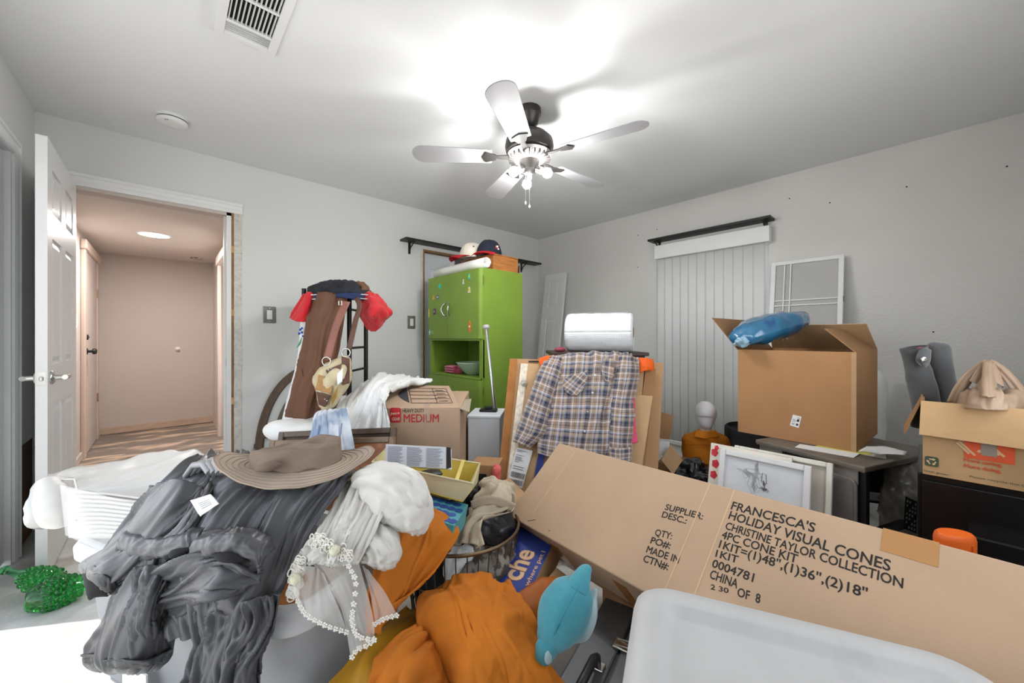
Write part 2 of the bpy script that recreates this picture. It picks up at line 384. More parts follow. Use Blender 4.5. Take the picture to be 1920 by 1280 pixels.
# door near the end of the hall's left wall
hd = thing('door_3', 'tan hall door with dark round knob and deadbolt', 'door', (HX0, 5.75, 0)); hd['kind'] = 'structure'
MB().box((HX0 + .002, 5.30, .01), (HX0 + .02, 6.10, 1.93)).build('door_panel', M_hall, hd, bevel=.002)
for y0, y1, z0, z1 in ((5.20, 5.30, 0, 2.0), (6.10, 6.19, 0, 2.0)): MB().box((HX0 + .001, y0, z0), (HX0 + .03, y1, z1)).build('door_casing', mat('hall_casing', '#cbb6a8', .5, var=.05), hd, bevel=.006)
MB().box((HX0 + .001, 5.17, 1.93), (HX0 + .045, 6.22, 2.02)).build('door_casing', MATS['hall_casing'], hd, bevel=.012)
for z, r in ((.985, .027), (1.12, .022)):
    MB(frame((HX0 + .02, 5.37, z), (0, 1, 0), (0, 0, 1))).lathe([(.03, 0), (.03, .008), (.012, .012), (.012, .035), (r, .04), (r * 1.05, .055), (r * .7, .068), (.002, .07)] if z < 1.05 else [(.026, 0), (.026, .012), (.01, .016), (.002, .02)], 20).build('door_knob' if z < 1.05 else 'deadbolt', M_dark, hd, smooth=True)
for z in (1.55, .42): MB().box((HX0 + .02, 6.092, z), (HX0 + .034, 6.104, z + .09)).build('hinge', mat('brass_old', '#a58f77', .4, .8), hd)
sw = thing('light_switch', 'white light switch on the hall left wall before the tan door', 'switch', (HX0, 4.95, 1.25), 'light switches')
MB().box((HX0, 4.92, 1.20), (HX0 + .006, 4.99, 1.32)).build('plate', M_white, sw, bevel=.002)
MB().box((HX0 + .006, 4.945, 1.235), (HX0 + .011, 4.965, 1.285)).build('rocker', M_white, sw)
c = PY(333, 654, HY1); MB(frame(c, (1, 0, 0), (0, 0, 1))).lathe([(.028, 0), (.028, .006), (.018, .01), (.02, .03), (.012, .04), (.002, .042)], 18).build('door_stop_knob', M_white, smooth=True, label='small round white door bumper on the hall end wall', cat='door bumper')
# casings of the nearer hall openings
MB().box((HX0 + .001, 4.18, 1.86), (HX0 + .045, 4.62, 2.0)).box((HX0 + .001, 4.5, 0), (HX0 + .03, 4.6, 1.86)).build('trim_4', MATS['hall_casing'], kind='structure', label='tan casing end on the hall left wall just past the open door', cat='casing', bevel=.006)
b = MB().box((HX1 - .03, 4.28, 0), (HX1 + .001, 4.37, 1.93)).box((HX1 - .045, 4.25, 1.93), (HX1 + .001, 5.45, 2.02)).box((HX1 - .03, 5.33, 0), (HX1 + .001, 5.42, 1.93))
b.build('trim_5', mat('hall_casing_pale', '#d8cbc2', .5, var=.04), kind='structure', label='pale casing around the opening in the hall right wall', cat='casing', bevel=.006)
hl = thing('recessed_light', 'glowing round recessed light in the hall ceiling', 'light', (-.08, 4.88, HZ - .02))
MB(axes((-.08, 4.88, HZ - .006))).lathe([(.125, .006), (.125, 0), (.11, -.004), (.105, .003)], 32).build('trim_ring', M_white, hl, smooth=True)
MB(axes((-.08, 4.88, HZ - .008))).lathe([(.105, .004), (.105, 0), (.001, -.002)], 32).build('diffuser', mat('glow', '#fff6ea', .5, var=0, emit='#fff2e0', estr=6), hl, smooth=True)
lamp('recessed_lamp', 'AREA', (-.08, 4.88, HZ - .02), 20, (1, .95, .91), direction=(0, 0, -1), shape='DISK', size=.2)
c = PZ(370, 484, HZ); MB(axes((c.x, c.y, HZ - .012))).lathe([(.07, .012), (.07, .004), (.055, 0), (.001, 0)], 20).build('ceiling_box_cover', mat('grey_patch', '#857f78', .7, col2='#d8d4cf', c2=(.48, .52), c2s=18), smooth=True, label='small patchy round cover on the hall ceiling near the end wall', cat='cover')
# ------------------------------------------------------------------ outside the openings
struct('ground_outside', MB().box((-9, -7, -.3), (10, 12, -.12)), mat('outside_paving', '#b9b4aa', .9, var=.1), 'pale paving outside the garden door', 'ground')
struct('sun_blocker', MB().box((-1.12, -1, 2.36), (XL - T, 4.2, 2.46)), M_white, 'white eave added unseen to trim the sun patch', 'blocker')  # unseen slab added outside to keep the sun patch narrow

win2 = thing('added_window_2', 'added window frame around the fill light behind the viewer', 'window', (1.3, YF, .85)); win2['kind'] = 'structure'
for lo, hi in (((.5, YF - .08, .85), (.55, YF - .03, 2.05)), ((2.05, YF - .08, .85), (2.1, YF - .03, 2.05)), ((.55, YF - .08, .85), (2.05, YF - .03, .9)), ((.55, YF - .08, 2.0), (2.05, YF - .03, 2.05))): MB().box(lo, hi).build('frame_bar', M_white, win2)  # made-up frame bars around the front fill light
# ------------------------------------------------------------------ doors
M_steel = MATS['steel']; M_chrome = mat('satin_nickel', '#c4c3bf', .25, 1, var=.03)
def panel_door(root, M, w, h, t, m, cols, rows, stile):
    """rows: list of (z0, z1) of the panel openings; local x = width, y = thickness (front at 0), z = up"""
    b = MB(M); b.box((.002, t * .25, .002), (w - .002, t * .75, h - .002))
    cw = (w - stile * (cols + 1)) / cols
    for c in range(cols + 1): b.box((c * (cw + stile), 0, 0), (c * (cw + stile) + stile, t, h))
    zs = [0] + [z for r in rows for z in r] + [h]
    for i in range(0, len(zs), 2):
        for c in range(cols): b.box((stile + c * (cw + stile), 0, zs[i]), (stile + c * (cw + stile) + cw, t, zs[i + 1]))
    leaf = b.build('leaf', m, root)
    for z0, z1 in rows:
        for c in range(cols):
            x0 = stile + c * (cw + stile); g, k = .012, .035
            p = MB(M)
            for y0, y1 in ((t * .25, t * .06), (t * .75, t * .94)):
                p.hexa([(x0 + g, y0, z0 + g), (x0 + cw - g, y0, z0 + g), (x0 + cw - g, y0, z1 - g), (x0 + g, y0, z1 - g)],
                       [(x0 + k, y1, z0 + k), (x0 + cw - k, y1, z0 + k), (x0 + cw - k, y1, z1 - k), (x0 + k, y1, z1 - k)])
            p.build('panel', m, leaf)
    return leaf
hall_door = thing('door_1', 'open white six-panel door with satin lever handles', 'door', (-.418, 3.47, 0)); hall_door['kind'] = 'structure'
DM = Matrix.Translation((-.436, 3.47, .012)) @ Matrix(((0, 1, 0, 0), (-1, 0, 0, 0), (0, 0, 1, 0), (0, 0, 0, 1)))   # width runs towards the viewer
panel_door(hall_door, DM, .752, 2.03, .036, M_doorw, 2, [(.22, .78), (.98, 1.58), (1.70, 1.91)], .105)
yk = 3.47 - .752 + .065
for sx in (-1, 1):
    x0 = -.400 if sx > 0 else -.436
    b = MB(frame((x0, yk, .93), (0, 1, 0), (0, 0, 1)) if sx > 0 else frame((x0, yk, .93), (0, -1, 0), (0, 0, 1)))
    b.lathe([(.031, 0), (.031, .006), (.024, .012), (.012, .014), (.011, .045), (.001, .046)], 24)
    d = V((sx, 0, 0)); c = V((x0, yk, .93)) + d * .045
    b.M = Matrix(); b.tube([c - V((0, .012, 0)), c + V((0, .03, 0)) + d * .004, c + V((0, .075, .002)) + d * .002, c + V((0, .105, -.004)) - d * .006], [.011, .0105, .010, .006], 12)
    b.build('lever_handle', M_chrome, hall_door, smooth=60)
MB().box((-.431, 3.47 - .7535, .90), (-.405, 3.47 - .752, .96)).build('latch_plate', M_chrome, hall_door)
MB().box((-.424, 3.47 - .765, .92), (-.412, 3.47 - .7535, .94)).build('latch_bolt', M_chrome, hall_door, bevel=.003)

# white bifold leaf leaning in the far corner
A = P(991, 690, 4.2); 
fold = thing('bifold_door', 'narrow white panelled door leaf leaning in the far corner', 'door', (3.45, 3.0, 0))
# stands beside the closet opening, leaning against the right wall
bx, by0, by1 = 3.40, 2.96, 3.30
X = V((0, -1, 0)); Zt = (V((3.64, 0, 1.93)) - V((3.36, 0, 0))).normalized()
FM = frame((3.345, 3.30, 0.0), (0, -1, 0), V((0, 0, 0)) + Zt.cross(V((0, -1, 0))))
panel_door(fold, FM, .33, 1.94, .032, M_doorw, 1, [(.12, .62), (.78, 1.36), (1.52, 1.84)], .085)
# white door standing inside the closet
clo = thing('stored_door', 'white slab door stored upright inside the closet behind the cupboard', 'door', (2.2, YB + .3, 0))
panel_door(clo, frame((1.985, YB + .075, 0), (1, .04, 0), (-.04, 1, 0)), .42, 2.02, .035, mat('white_door_cool', '#dfe4ea', .4, var=.02), 1, [(.15, .9), (1.1, 1.85)], .1)

# ------------------------------------------------------------------ switches
M_pewter = mat('pewter_plate', '#84807a', .45, .6, var=.15, vs=30)
for px, py, lab in ((505, 590, 'pewter switch plate beside the hall doorway'), (771, 604, 'pewter switch plate beside the closet opening')):
    c = PY(px, py, YB); s_ = thing('light_switch', lab, 'switch', c, 'light switches')
    MB().box((c.x - .043, YB - .008, c.z - .065), (c.x + .043, YB - .001, c.z + .065)).build('plate', M_pewter, s_, bevel=.004)
    MB().box((c.x - .018, YB - .013, c.z - .036), (c.x + .018, YB - .008, c.z + .036)).build('rocker', M_white, s_, bevel=.002)
    for dz in (-.05, .05): MB(frame((c.x, YB - .008, c.z + dz), (1, 0, 0), (0, 0, 1))).lathe([(.004, -.001), (.004, .0015), (.001, .002)], 10).build('screw', M_steel, s_)

# ------------------------------------------------------------------ plank shelves over the closet and the window
def bracket(root, c, out, drop=.11, reach=.11):
    o = V(out); b = MB()
    sd = V((0, 0, 1)).cross(o).normalized() * .012
    c = V(c)
    b.hexa([c - sd, c + sd, c + sd + o * .005, c - sd + o * .005], [p + V((0, 0, -drop)) for p in (c - sd, c + sd, c + sd + o * .005, c - sd + o * .005)])
    b.hexa([c - sd, c + sd, c + sd + o * reach, c - sd + o * reach], [p + V((0, 0, -.006)) for p in (c - sd, c + sd, c + sd + o * reach, c - sd + o * reach)])
    for k in range(1): b.tube([c + o * .006 + V((0, 0, -drop + .01)), c + o * .03 + V((0, 0, -.05)), c + o * (reach - .01) + V((0, 0, -.008))], .006, 8)
    return b.build('bracket', M_dark, root)
sh = thing('plank_shelf', 'narrow black plank shelf above the closet opening', 'shelf', (2.6, YB - .07, 2.05), 'black plank shelves')
MB().box((1.70, YB - .135, 2.065), (3.60, YB - .001, 2.085)).build('plank', M_dark, sh, bevel=.002)
for x in (1.80, 3.36): bracket(sh, (x, YB - .001, 2.065), (0, -1, 0))
sh = thing('plank_shelf', 'narrow black plank shelf above the blind-covered window', 'shelf', (XR - .07, 1.3, 2.07), 'black plank shelves')
MB().box((XR - .14, .82, 2.075), (XR - .001, 1.86, 2.095)).build('plank', M_dark, sh, bevel=.002)
for y in (.88, 1.80): bracket(sh, (XR - .001, y, 2.075), (-1, 0, 0), .15)

# ------------------------------------------------------------------ window and vertical blinds
win = thing('window_1', 'tall window behind the white vertical blinds', 'window', (XR, 1.3, WZ0)); win['kind'] = 'structure'
for lo, hi in (((XR + .02, WY0, WZ0), (XR + .07, WY0 + .04, WZ1)), ((XR + .02, WY1 - .04, WZ0), (XR + .07, WY1, WZ1)), ((XR + .02, WY0, WZ0), (XR + .07, WY1, WZ0 + .04)), ((XR + .02, WY0, WZ1 - .04), (XR + .07, WY1, WZ1)), ((XR + .02, WY0, 1.05), (XR + .07, WY1, 1.09))):
    MB().box(lo, hi).build('frame_bar', M_white, win)
MB().box((XR + .04, WY0 + .03, WZ0 + .03), (XR + .046, WY1 - .03, WZ1 - .03)).build('pane', mat('window_glass', '#f4f8fa', .02, var=0, trans=1, ior=1.45, spec=.3), win)
MB().box((XR - .03, WY0 - .03, WZ0 - .035), (XR + .02, WY1 + .03, WZ0)).build('window_sill', M_white, win, bevel=.004)
def translucent(m, col, fac=.5):
    n = m.node_tree.nodes; l = m.node_tree.links; b = n['Principled BSDF']; out = n['Material Output']
    t = n.new('ShaderNodeBsdfTranslucent'); t.inputs['Color'].default_value = lin(col); mx = n.new('ShaderNodeMixShader'); mx.inputs[0].default_value = fac
    l.new(b.outputs[0], mx.inputs[1]); l.new(t.outputs[0], mx.inputs[2]); l.new(mx.outputs[0], out.inputs['Surface'])
    return m
translucent(M_net, '#eef0f0', .5)
M_vane = translucent(mat('vane_vinyl', '#ececeb', .5, var=.02), '#eeeeec', .16)
bl = thing('vertical_blinds', 'closed white vertical blinds covering the tall window', 'blinds', (XR - .05, 1.3, .1))
MB().box((XR - .085, WY0 - .02, 1.90), (XR - .005, WY1 + .035, 2.03)).build('valance', M_white, bl, bevel=.003)
ys = WY0 + .03; w = .091
for i in range(12):
    y = WY0 + .02 + i * .0765; yaw = math.radians(2.0 + 1.2 * math.sin(i * 2.1))
    b = MB(axes((XR - .035, y + w / 2, .115), math.pi / 2 + yaw)); n = 6
    rows = [[V(((k / n - .5) * w, .0015 * (1 - (2 * k / n - 1) ** 2), z)) for k in range(n + 1)] for z in (0, .6, 1.2, 1.79)]
    b.grid(rows); b.build('vane', M_vane, bl, smooth=True, solid=.0012)
# screen frame leaning against the wall to the right of the window
scr = thing('screen_panel', 'white framed screen with crossed bars leaning on the right wall', 'screen', (3.4, .62, 0))
y1, y0 = .83, .385
Zs = (V((3.655, 0, 1.72)) - V((3.35, 0, 0))).normalized(); SM = frame((3.35, y1, 0), (0, -1, 0), Zs); h = 1.745; w = y1 - y0
for lo, hi in (((0, 0, 0), (.03, h, .03)), ((w - .03, 0, 0), (w, h, .03)), ((.03, h - .028, 0), (w - .03, h, .03)), ((.03, 0, 0), (w - .03, .04, .03))): MB(SM).box(lo, hi).build('frame_bar', M_white, scr, bevel=.002)
for x in (.085, .125): MB(SM).box((x, .04, .018), (x + .008, h - .028, .026)).build('glazing_bar', M_white, scr)
for z in (h - .325, h - .365): MB(SM).box((.03, z, .018), (w - .03, z + .008, .026)).build('glazing_bar', M_white, scr)
MB(SM).box((.03, .04, .008), (w - .03, h - .028, .012)).build('mesh_screen', mat('grey_mesh', '#b9b8b6', .8, var=.03), scr)
MB(SM).box((w - .004, h - .35, .008), (w + .004, h - .31, .022)).build('latch', mat('brass_dark', '#7d6b4f', .4, .8), scr)

# ------------------------------------------------------------------ ceiling: vent, smoke detector, fan
v_ = thing('ceiling_vent', 'white slatted air vent in the ceiling', 'vent', (.26, 1.75, ZC - .02))
vx0, vx1, vy0, vy1 = .15, .372, 1.42, 2.03; z0 = ZC - .014
for lo, hi in (((vx0, vy0, z0), (vx0 + .032, vy1, ZC)), ((vx1 - .032, vy0, z0), (vx1, vy1, ZC)), ((vx0 + .032, vy1 - .03, z0), (vx1 - .032, vy1, ZC)), ((vx0 + .032, vy0, z0), (vx1 - .032, vy0 + .03, ZC)), ((vx0 + .032, 1.915, z0), (vx1 - .032, 1.93, ZC)), ((vx0 + .032, 1.755, z0 + .002), (vx1 - .032, 1.768, ZC))):
    MB().box(lo, hi).build('frame_bar', M_white, v_, bevel=.002)
MB().box((vx0 + .03, vy0 + .03, ZC - .002), (vx1 - .03, 1.92, ZC - .0005)).build('duct_dark_sheet', mat('duct_shade', '#0c0c0c', .9), v_)  # black sheet in place of an open duct; its darkness is in the colour
for i in range(11):
    x = vx0 + .036 + i * .0144
    for ya, yb in ((1.772, 1.913), (vy0 + .03, 1.753)):
        MB().slab([(x, ya, ZC - .004), (x, yb, ZC - .004), (x + .0028, yb, z0 + .001), (x + .0028, ya, z0 + .001)], .0014).build('slat', M_white, v_)
for i in range(5):
    y = 1.936 + i * .0125; MB().slab([(vx0 + .033, y, z0 + .002), (vx1 - .033, y, z0 + .002), (vx1 - .033, y + .010, ZC - .004), (vx0 + .033, y + .010, ZC - .004)], .0012).build('slat', M_white, v_)
MB().box((.235, 2.036, ZC - .007), (.31, 2.040, ZC - .001)).build('damper_lever', M_dark, v_)
sd = thing('smoke_detector', 'round white smoke detector on the ceiling near the doorway', 'smoke detector', (.03, 3.03, ZC - .035))
MB(axes((.03, 3.03, ZC - .04))).lathe([(.074, .04), (.076, .03), (.076, .024), (.001, .024)], 36).build('base', M_white, sd, smooth=True)
MB(axes((.03, 3.03, ZC - .04))).lathe([(.070, .024), (.0705, .0225), (.001, .0225)], 36).build('dark_gap', M_dark, sd)
MB(axes((.03, 3.03, ZC - .04))).lathe([(.072, .019), (.071, .008), (.062, .001), (.03, -.001), (.001, -.001)], 36).build('cover', M_white, sd, smooth=True)
for a in (-2.2, -2.0): MB(axes((.03 + .055 * math.cos(a), 3.03 + .055 * math.sin(a), ZC - .0405))).lathe([(.003, -.001), (.003, .003)], 8).build('sensor_hole', M_dark, sd)

FX, FY = 1.54, 1.53
M_bronze = mat('oil_rubbed_bronze', '#4c4947', .35, .7, var=.08, vs=12)
M_blade = mat('fan_blade', '#aeadaf', .4, var=.06, vs=5, stretch=(1, 1, 1))
fan = thing('ceiling_fan', 'ceiling fan with pale blades and a lit bare-bulb light kit', 'ceiling fan', (FX, FY, 1.85))
FC = (FX, FY, 0)
MB().lathe([(.066, 2.43), (.068, 2.405), (.066, 2.398), (.068, 2.39), (.05, 2.345), (.03, 2.325), (.018, 2.318), (.018, 2.31)], 32, FC).build('canopy', M_bronze, fan, smooth=35)
MB().cyl((FX, FY, 2.33), (FX, FY, 2.27), .0125, 16).build('downrod', M_bronze, fan, smooth=True)
MB().lathe([(.02, 2.295), (.06, 2.29), (.105, 2.275), (.135, 2.245), (.14, 2.21), (.132, 2.18), (.115, 2.165), (.03, 2.16)], 40, FC).build('motor_housing', M_bronze, fan, smooth=30)
M_ring = mat('pale_motor_ring', '#dcdad8', .3, .3, var=.05)
ring = MB().lathe([(.126, 2.167), (.118, 2.15), (.085, 2.135), (.06, 2.13), (.06, 2.16)], 40, FC).build('motor_ring', M_ring, fan, smooth=30)
for i in range(24):
    a = 2 * math.pi * i / 24; MB(axes((FX, FY, 0), a)).box((.085, -.004, 2.131), (.12, .004, 2.153)).build('vent_rib', M_bronze, ring)
MB().lathe([(.055, 2.135), (.058, 2.12), (.05, 2.095), (.05, 2.075), (.035, 2.065), (.005, 2.062)], 32, FC).build('switch_housing', M_bronze, fan, smooth=30)
la = math.atan2(-RGT.y, -RGT.x)
for i in range(5):
    a = la + math.radians(4) + i * 2 * math.pi / 5; M = Matrix.Translation((FX, FY, 2.15)) @ Matrix.Rotation(a, 4, 'Z') @ Matrix.Rotation(math.radians(11), 4, 'X')
    br = MB(M); br.hexa([(.10, -.02, -.004), (.19, -.012, -.004), (.19, .012, -.004), (.10, .02, -.004)], [(.10, -.02, .002), (.19, -.012, .002), (.19, .012, .002), (.10, .02, .002)])
    br.prism([(.19, -.02), (.25, -.045), (.27, 0), (.25, .045), (.19, .02)], -.006, .0)
    poly = [(.215, -.055), (.58, -.07)] + [(.6 + .062 * math.cos(t), .07 * math.sin(t)) for t in [-math.pi / 2 + math.pi * q / 12 for q in range(13)]] + [(.58, .07), (.215, .055)]
    bo = MB(M).prism(poly, .0, .006).build('blade', M_blade, fan, bevel=.0015)
    br.build('blade_arm', M_bronze, bo)
M_bulb = mat('lit_bulb', '#ffffff', .3, var=0, emit='#ffffff', estr=310)
for i in range(3):
    a = la + math.radians(35) + i * 2 * math.pi / 3; d = V((math.cos(a), math.sin(a), -.55)).normalized(); c = V((FX, FY, 2.085)) + V((d.x, d.y, 0)) * .04
    so = MB().tube([c, c + d * .03, c + d * .045], [.016, .02, .02], 16).build('lamp_socket', M_bronze, fan, smooth=40)
    e = c + d * .045; MB().tube([e, e + d * .012, e + d * .03, e + d * .048, e + d * .062, e + d * .068], [.012, .016, .026, .027, .017, .002], 16).build('bulb', M_bulb, so, smooth=True)
cx = V((FX, FY, 0)) - RGT * .018
for k, (off, zt, zb) in enumerate(((-.022, 2.07, 1.885), (.0, 2.06, 1.865))):
    p = V((FX, FY, 0)) + RGT * off - FWD * .03
    ch = MB().tube([(p.x, p.y, zt), (p.x, p.y, zb)], .0013, 6).build('pull_chain', M_steel, fan)
    MB().lathe([(.001, .016), (.004, .012), (.005, 0), (.002, -.004), (.0005, -.005)], 12, (p.x, p.y, zb - .01)).build('chain_pull', M_white, ch, smooth=True)
MB().lathe([(.012, 2.062), (.014, 2.03), (.008, 2.02), (.001, 2.019)], 16, (FX, FY, 0)).build('finial', M_white, fan, smooth=True)
# ------------------------------------------------------------------ shared materials
def kraft(name, col='#b08a64', var=.06, axis=(1, 1, 1)):
    return mat(name, col, .8, var=var, vs=5, bump=.06, bs=200, stretch=axis, spec=.25)
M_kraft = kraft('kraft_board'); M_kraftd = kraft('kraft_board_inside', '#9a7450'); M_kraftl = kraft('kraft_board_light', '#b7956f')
M_tape = mat('clear_tape', '#c9ab84', .18, var=.1, vs=30, spec=.6); M_btape = mat('brown_tape', '#a06a38', .25, var=.12, vs=20)
M_ink = mat('black_ink', '#1d1a18', .7, var=.15, vs=60); M_paper = mat('white_paper', '#e6e6e6', .7, var=.03, vs=20)
M_redink = mat('red_ink', '#b8282c', .7, var=.08, vs=40)
M_gold = mat('khaki', '#b7aa94', .85, var=.1, vs=8, bump=.15, bs=150)

# ------------------------------------------------------------------ green kitchen cupboard
M_green = mat('green_enamel', '#7c9a38', .42, var=.09, vs=2.5, bump=.03, bs=60)
gx0, gx1, gy0, gy1, gh = 1.844, 2.318, 2.385, 3.19, 1.68
gc = thing('kitchen_cupboard', 'tall lime green painted kitchen cupboard with open niche', 'cupboard', ((gx0 + gx1) / 2, (gy0 + gy1) / 2, 0))
MB().box((gx0 + .03, gy0, 0), (gx1, gy0 + .02, gh)).build('side_panel', M_green, gc, bevel=.002)
MB().box((gx0 + .03, gy1 - .02, 0), (gx1, gy1, gh)).build('side_panel', M_green, gc, bevel=.002)
MB().box((gx1 - .015, gy0 + .02, 0), (gx1, gy1 - .02, gh)).build('back_panel', M_green, gc)
MB().box((gx0 + .03, gy0 + .02, gh - .02), (gx1 - .015, gy1 - .02, gh)).build('top_panel', M_green, gc)
for z in (1.09, .775): MB().box((gx0 + .012, gy0 + .02, z), (gx1 - .015, gy1 - .02, z + .018)).build('shelf', M_green, gc, bevel=.002)
MB().box((gx0 + .02, gy0, .79), (gx0 + .045, gy0 + .035, 1.10)).build('stile', M_green, gc); MB().box((gx0 + .02, gy1 - .035, .79), (gx0 + .045, gy1, 1.10)).build('stile', M_green, gc)
MB().box((gx0 + .03, gy0 + .02, 0), (gx0 + .045, gy1 - .02, .08)).build('toe_kick', M_green, gc)
split = 2.86
def door_leaf(y0, y1, z0, z1, hy):
    b = MB(); r = .028
    pr = lambda near: None
    pts = [(gx0 + .03, y0), (gx0 + .03, y1), (gx0, y1), (gx0, y0)]
    if y0 < gy0 + .02: pts = [(gx0 + .03, y0 - .004), (gx0 + .03, y1), (gx0, y1)] + [(gx0 + r - r * math.sin(a), y0 + r - r * math.cos(a) - .004) for a in [math.pi / 2 * k / 6 for k in range(6, -1, -1)]]
    b.prism(pts, z0, z1); d = b.build('door', M_green, gc, bevel=.0025)
    if hy:
        hz = 1.365 if z0 > 1 else .6
        h = MB().tube([(gx0 - .002, hy, hz - .055), (gx0 - .016, hy - .012 * hs, hz - .042), (gx0 - .03, hy - .022 * hs, hz), (gx0 - .016, hy - .012 * hs, hz + .042), (gx0 - .002, hy, hz + .055)], [.008, .006, .008, .006, .008], 10)
        for dz in (-.055, .055): h.M = frame((gx0 - .001, hy, hz + dz), (0, 1, 0), (0, 0, 1)); h.lathe([(.011, -.001), (.011, .004), (.002, .007)], 12)
        h.build('handle', M_chrome, d, smooth=True)
    return d
hs = 1; door_leaf(gy0 + .004, split - .002, 1.108, gh - .004, split - .03)
hs = -1; door_leaf(split + .002, gy1 - .004, 1.108, gh - .004, split + .035)
hs = 1; door_leaf(gy0 + .004, split - .002, .08, .772, None); door_leaf(split + .002, gy1 - .004, .08, .772, None)
for z in (1.58, 1.18, .68): MB().box((gx0 + .030, gy0 - .004, z - .035), (gx0 + .042, gy0, z + .035)).build('hinge', mat('green_hinge', '#9aa24a', .35, .5), gc)

# magnets and stickers on the upper doors
def disc(c, r, m, n=18, t=.004, pts=None):
    M = frame(c, (0, -1, 0), (0, 0, 1)); M = M
    b = MB(M)
    if pts: b.prism(pts, 0, t)
    else: b.lathe([(r, 0), (r, t * .7), (r * .8, t), (.0005, t)], n)
    return b
def magnet(px, py, w, h, col, label, shape='rect', inner=None, text=None):
    c = PX(px, py, gx0 - .0005); g = 'magnets on the green cupboard'
    root = thing('magnet', label, 'magnet', c, g); m = mat('magnet_' + col.strip('#'), col, .4, var=.15, vs=60)
    if shape == 'flower':
        pts = []
        for k in range(48):
            a = 2 * math.pi * k / 48; r = w / 2 * (1 + .28 * math.cos(6 * a)); pts.append((r * math.cos(a), r * math.sin(a) * h / w))
        disc(c, 0, m, pts=pts).build('petals', m, root)
    elif shape == 'oval':
        disc(c, 0, m, pts=[(w / 2 * math.cos(2 * math.pi * k / 20), h / 2 * math.sin(2 * math.pi * k / 20)) for k in range(20)]).build('body', m, root, bevel=.001)
    elif shape == 'figure':   # a small round head above a wider base
        pts = [(-w * .5, -h * .5), (w * .5, -h * .5), (w * .4, -h * .05), (w * .15, 0), (w * .32, h * .15), (w * .3, h * .38), (0, h * .5), (-w * .3, h * .38), (-w * .32, h * .15), (-w * .15, 0), (-w * .4, -h * .05)]
        disc(c, 0, m, pts=pts).build('body', m, root, bevel=.001)
    else:
        disc(c, 0, m, pts=[(-w / 2, -h / 2), (w / 2, -h / 2), (w / 2, h / 2), (-w / 2, h / 2)]).build('body', m, root, bevel=.001)
    if inner:
        mi = mat('magnet_' + inner.strip('#'), inner, .4, var=.2, vs=80); q = c - V((.004, 0, 0))
        disc(q, min(w, h) * .28, mi).build('centre', mi, root)
    return root
magnet(825, 537, .045, .045, '#38d27a', 'green flower magnet with blue centre on left cupboard door', 'flower', '#2fb7ea')
magnet(815, 584, .04, .055, '#5a4150', 'dark square photo magnet on left cupboard door', 'rect', '#b98aa0')
magnet(804.5, 587, .018, .075, '#d8c24f', 'narrow yellow thermometer magnet at left door edge', 'rect', '#efe3b0')
magnet(813, 557, .035, .04, '#d6a15a', 'tan figure magnet under the flower magnet', 'figure')
magnet(821.5, 557, .026, .036, '#5a4f9c', 'round purple magnet with a pale centre', 'oval', '#d9d4ef')
magnet(806, 537, .03, .045, '#8a9a3a', 'olive figure magnet near top of left door', 'figure')
magnet(806, 622, .024, .055, '#9fd0da', 'pale blue bottle-shaped magnet low on left door', 'figure', '#ffffff')
magnet(811, 623, .05, .028, '#9db06a', 'faded green rectangular sticker low on left door', 'rect')
magnet(880, 518, .035, .05, '#3fb4a0', 'teal figure magnet at top of right door', 'figure', '#9ad15a')
magnet(869, 528, .026, .042, '#c9c9c4', 'small grey figure magnet on right door', 'figure')
magnet(880, 543, .036, .052, '#d8d3b8', 'cream figure magnet on right door', 'figure', '#e3b53f')
mg = magnet(881, 612, .032, .1, '#e0792c', 'orange totem-shaped magnet low on right door', 'oval', '#f2d9b5')

# inside the niche
c = PX(868, 708, 2.02); zc = .794
MB(axes((1.985, 2.665, zc))).lathe([(.055, 0), (.06, .006), (.09, .03), (.125, .07), (.145, .098), (.15, .104), (.146, .108), (.138, .1), (.118, .072), (.085, .035), (.05, .016), (.001, .014)], 40).build('mixing_bowl', mat('celadon_glaze', '#a9c2a4', .25, var=.04), smooth=60, label='pale celadon mixing bowl in the cupboard niche', cat='bowl')
tw = thing('folded_towel', 'folded pink towel beside the bowl in the niche', 'towel', (1.98, 2.90, zc))
M_pink = mat('pink_terry', '#d0607c', .9, var=.12, vs=20, bump=.4, bs=180, sheen=.3)
for k in range(3): loft('fold', [((1.93, 2.82, zc + .012 + k * .022), .002, .006), ((1.945, 2.83, zc + .012 + k * .022), .05, .012), ((1.95, 2.92, zc + .012 + k * .022), .055, .0125), ((1.955, 3.00, zc + .012 + k * .020), .05, .012), ((1.96, 3.01, zc + .012 + k * .02), .002, .005)], M_pink, tw, disp=lumps(30, .004, k), steps=18, n=16)
MB().tube([(1.90, 2.43, zc + .012), (1.92, 2.47, zc + .014), (1.93, 2.52, zc + .012)], [.01, .012, .006], 10).build('small_tool', M_dark, smooth=True, label='small black tool lying at the niche edge', cat='tool')

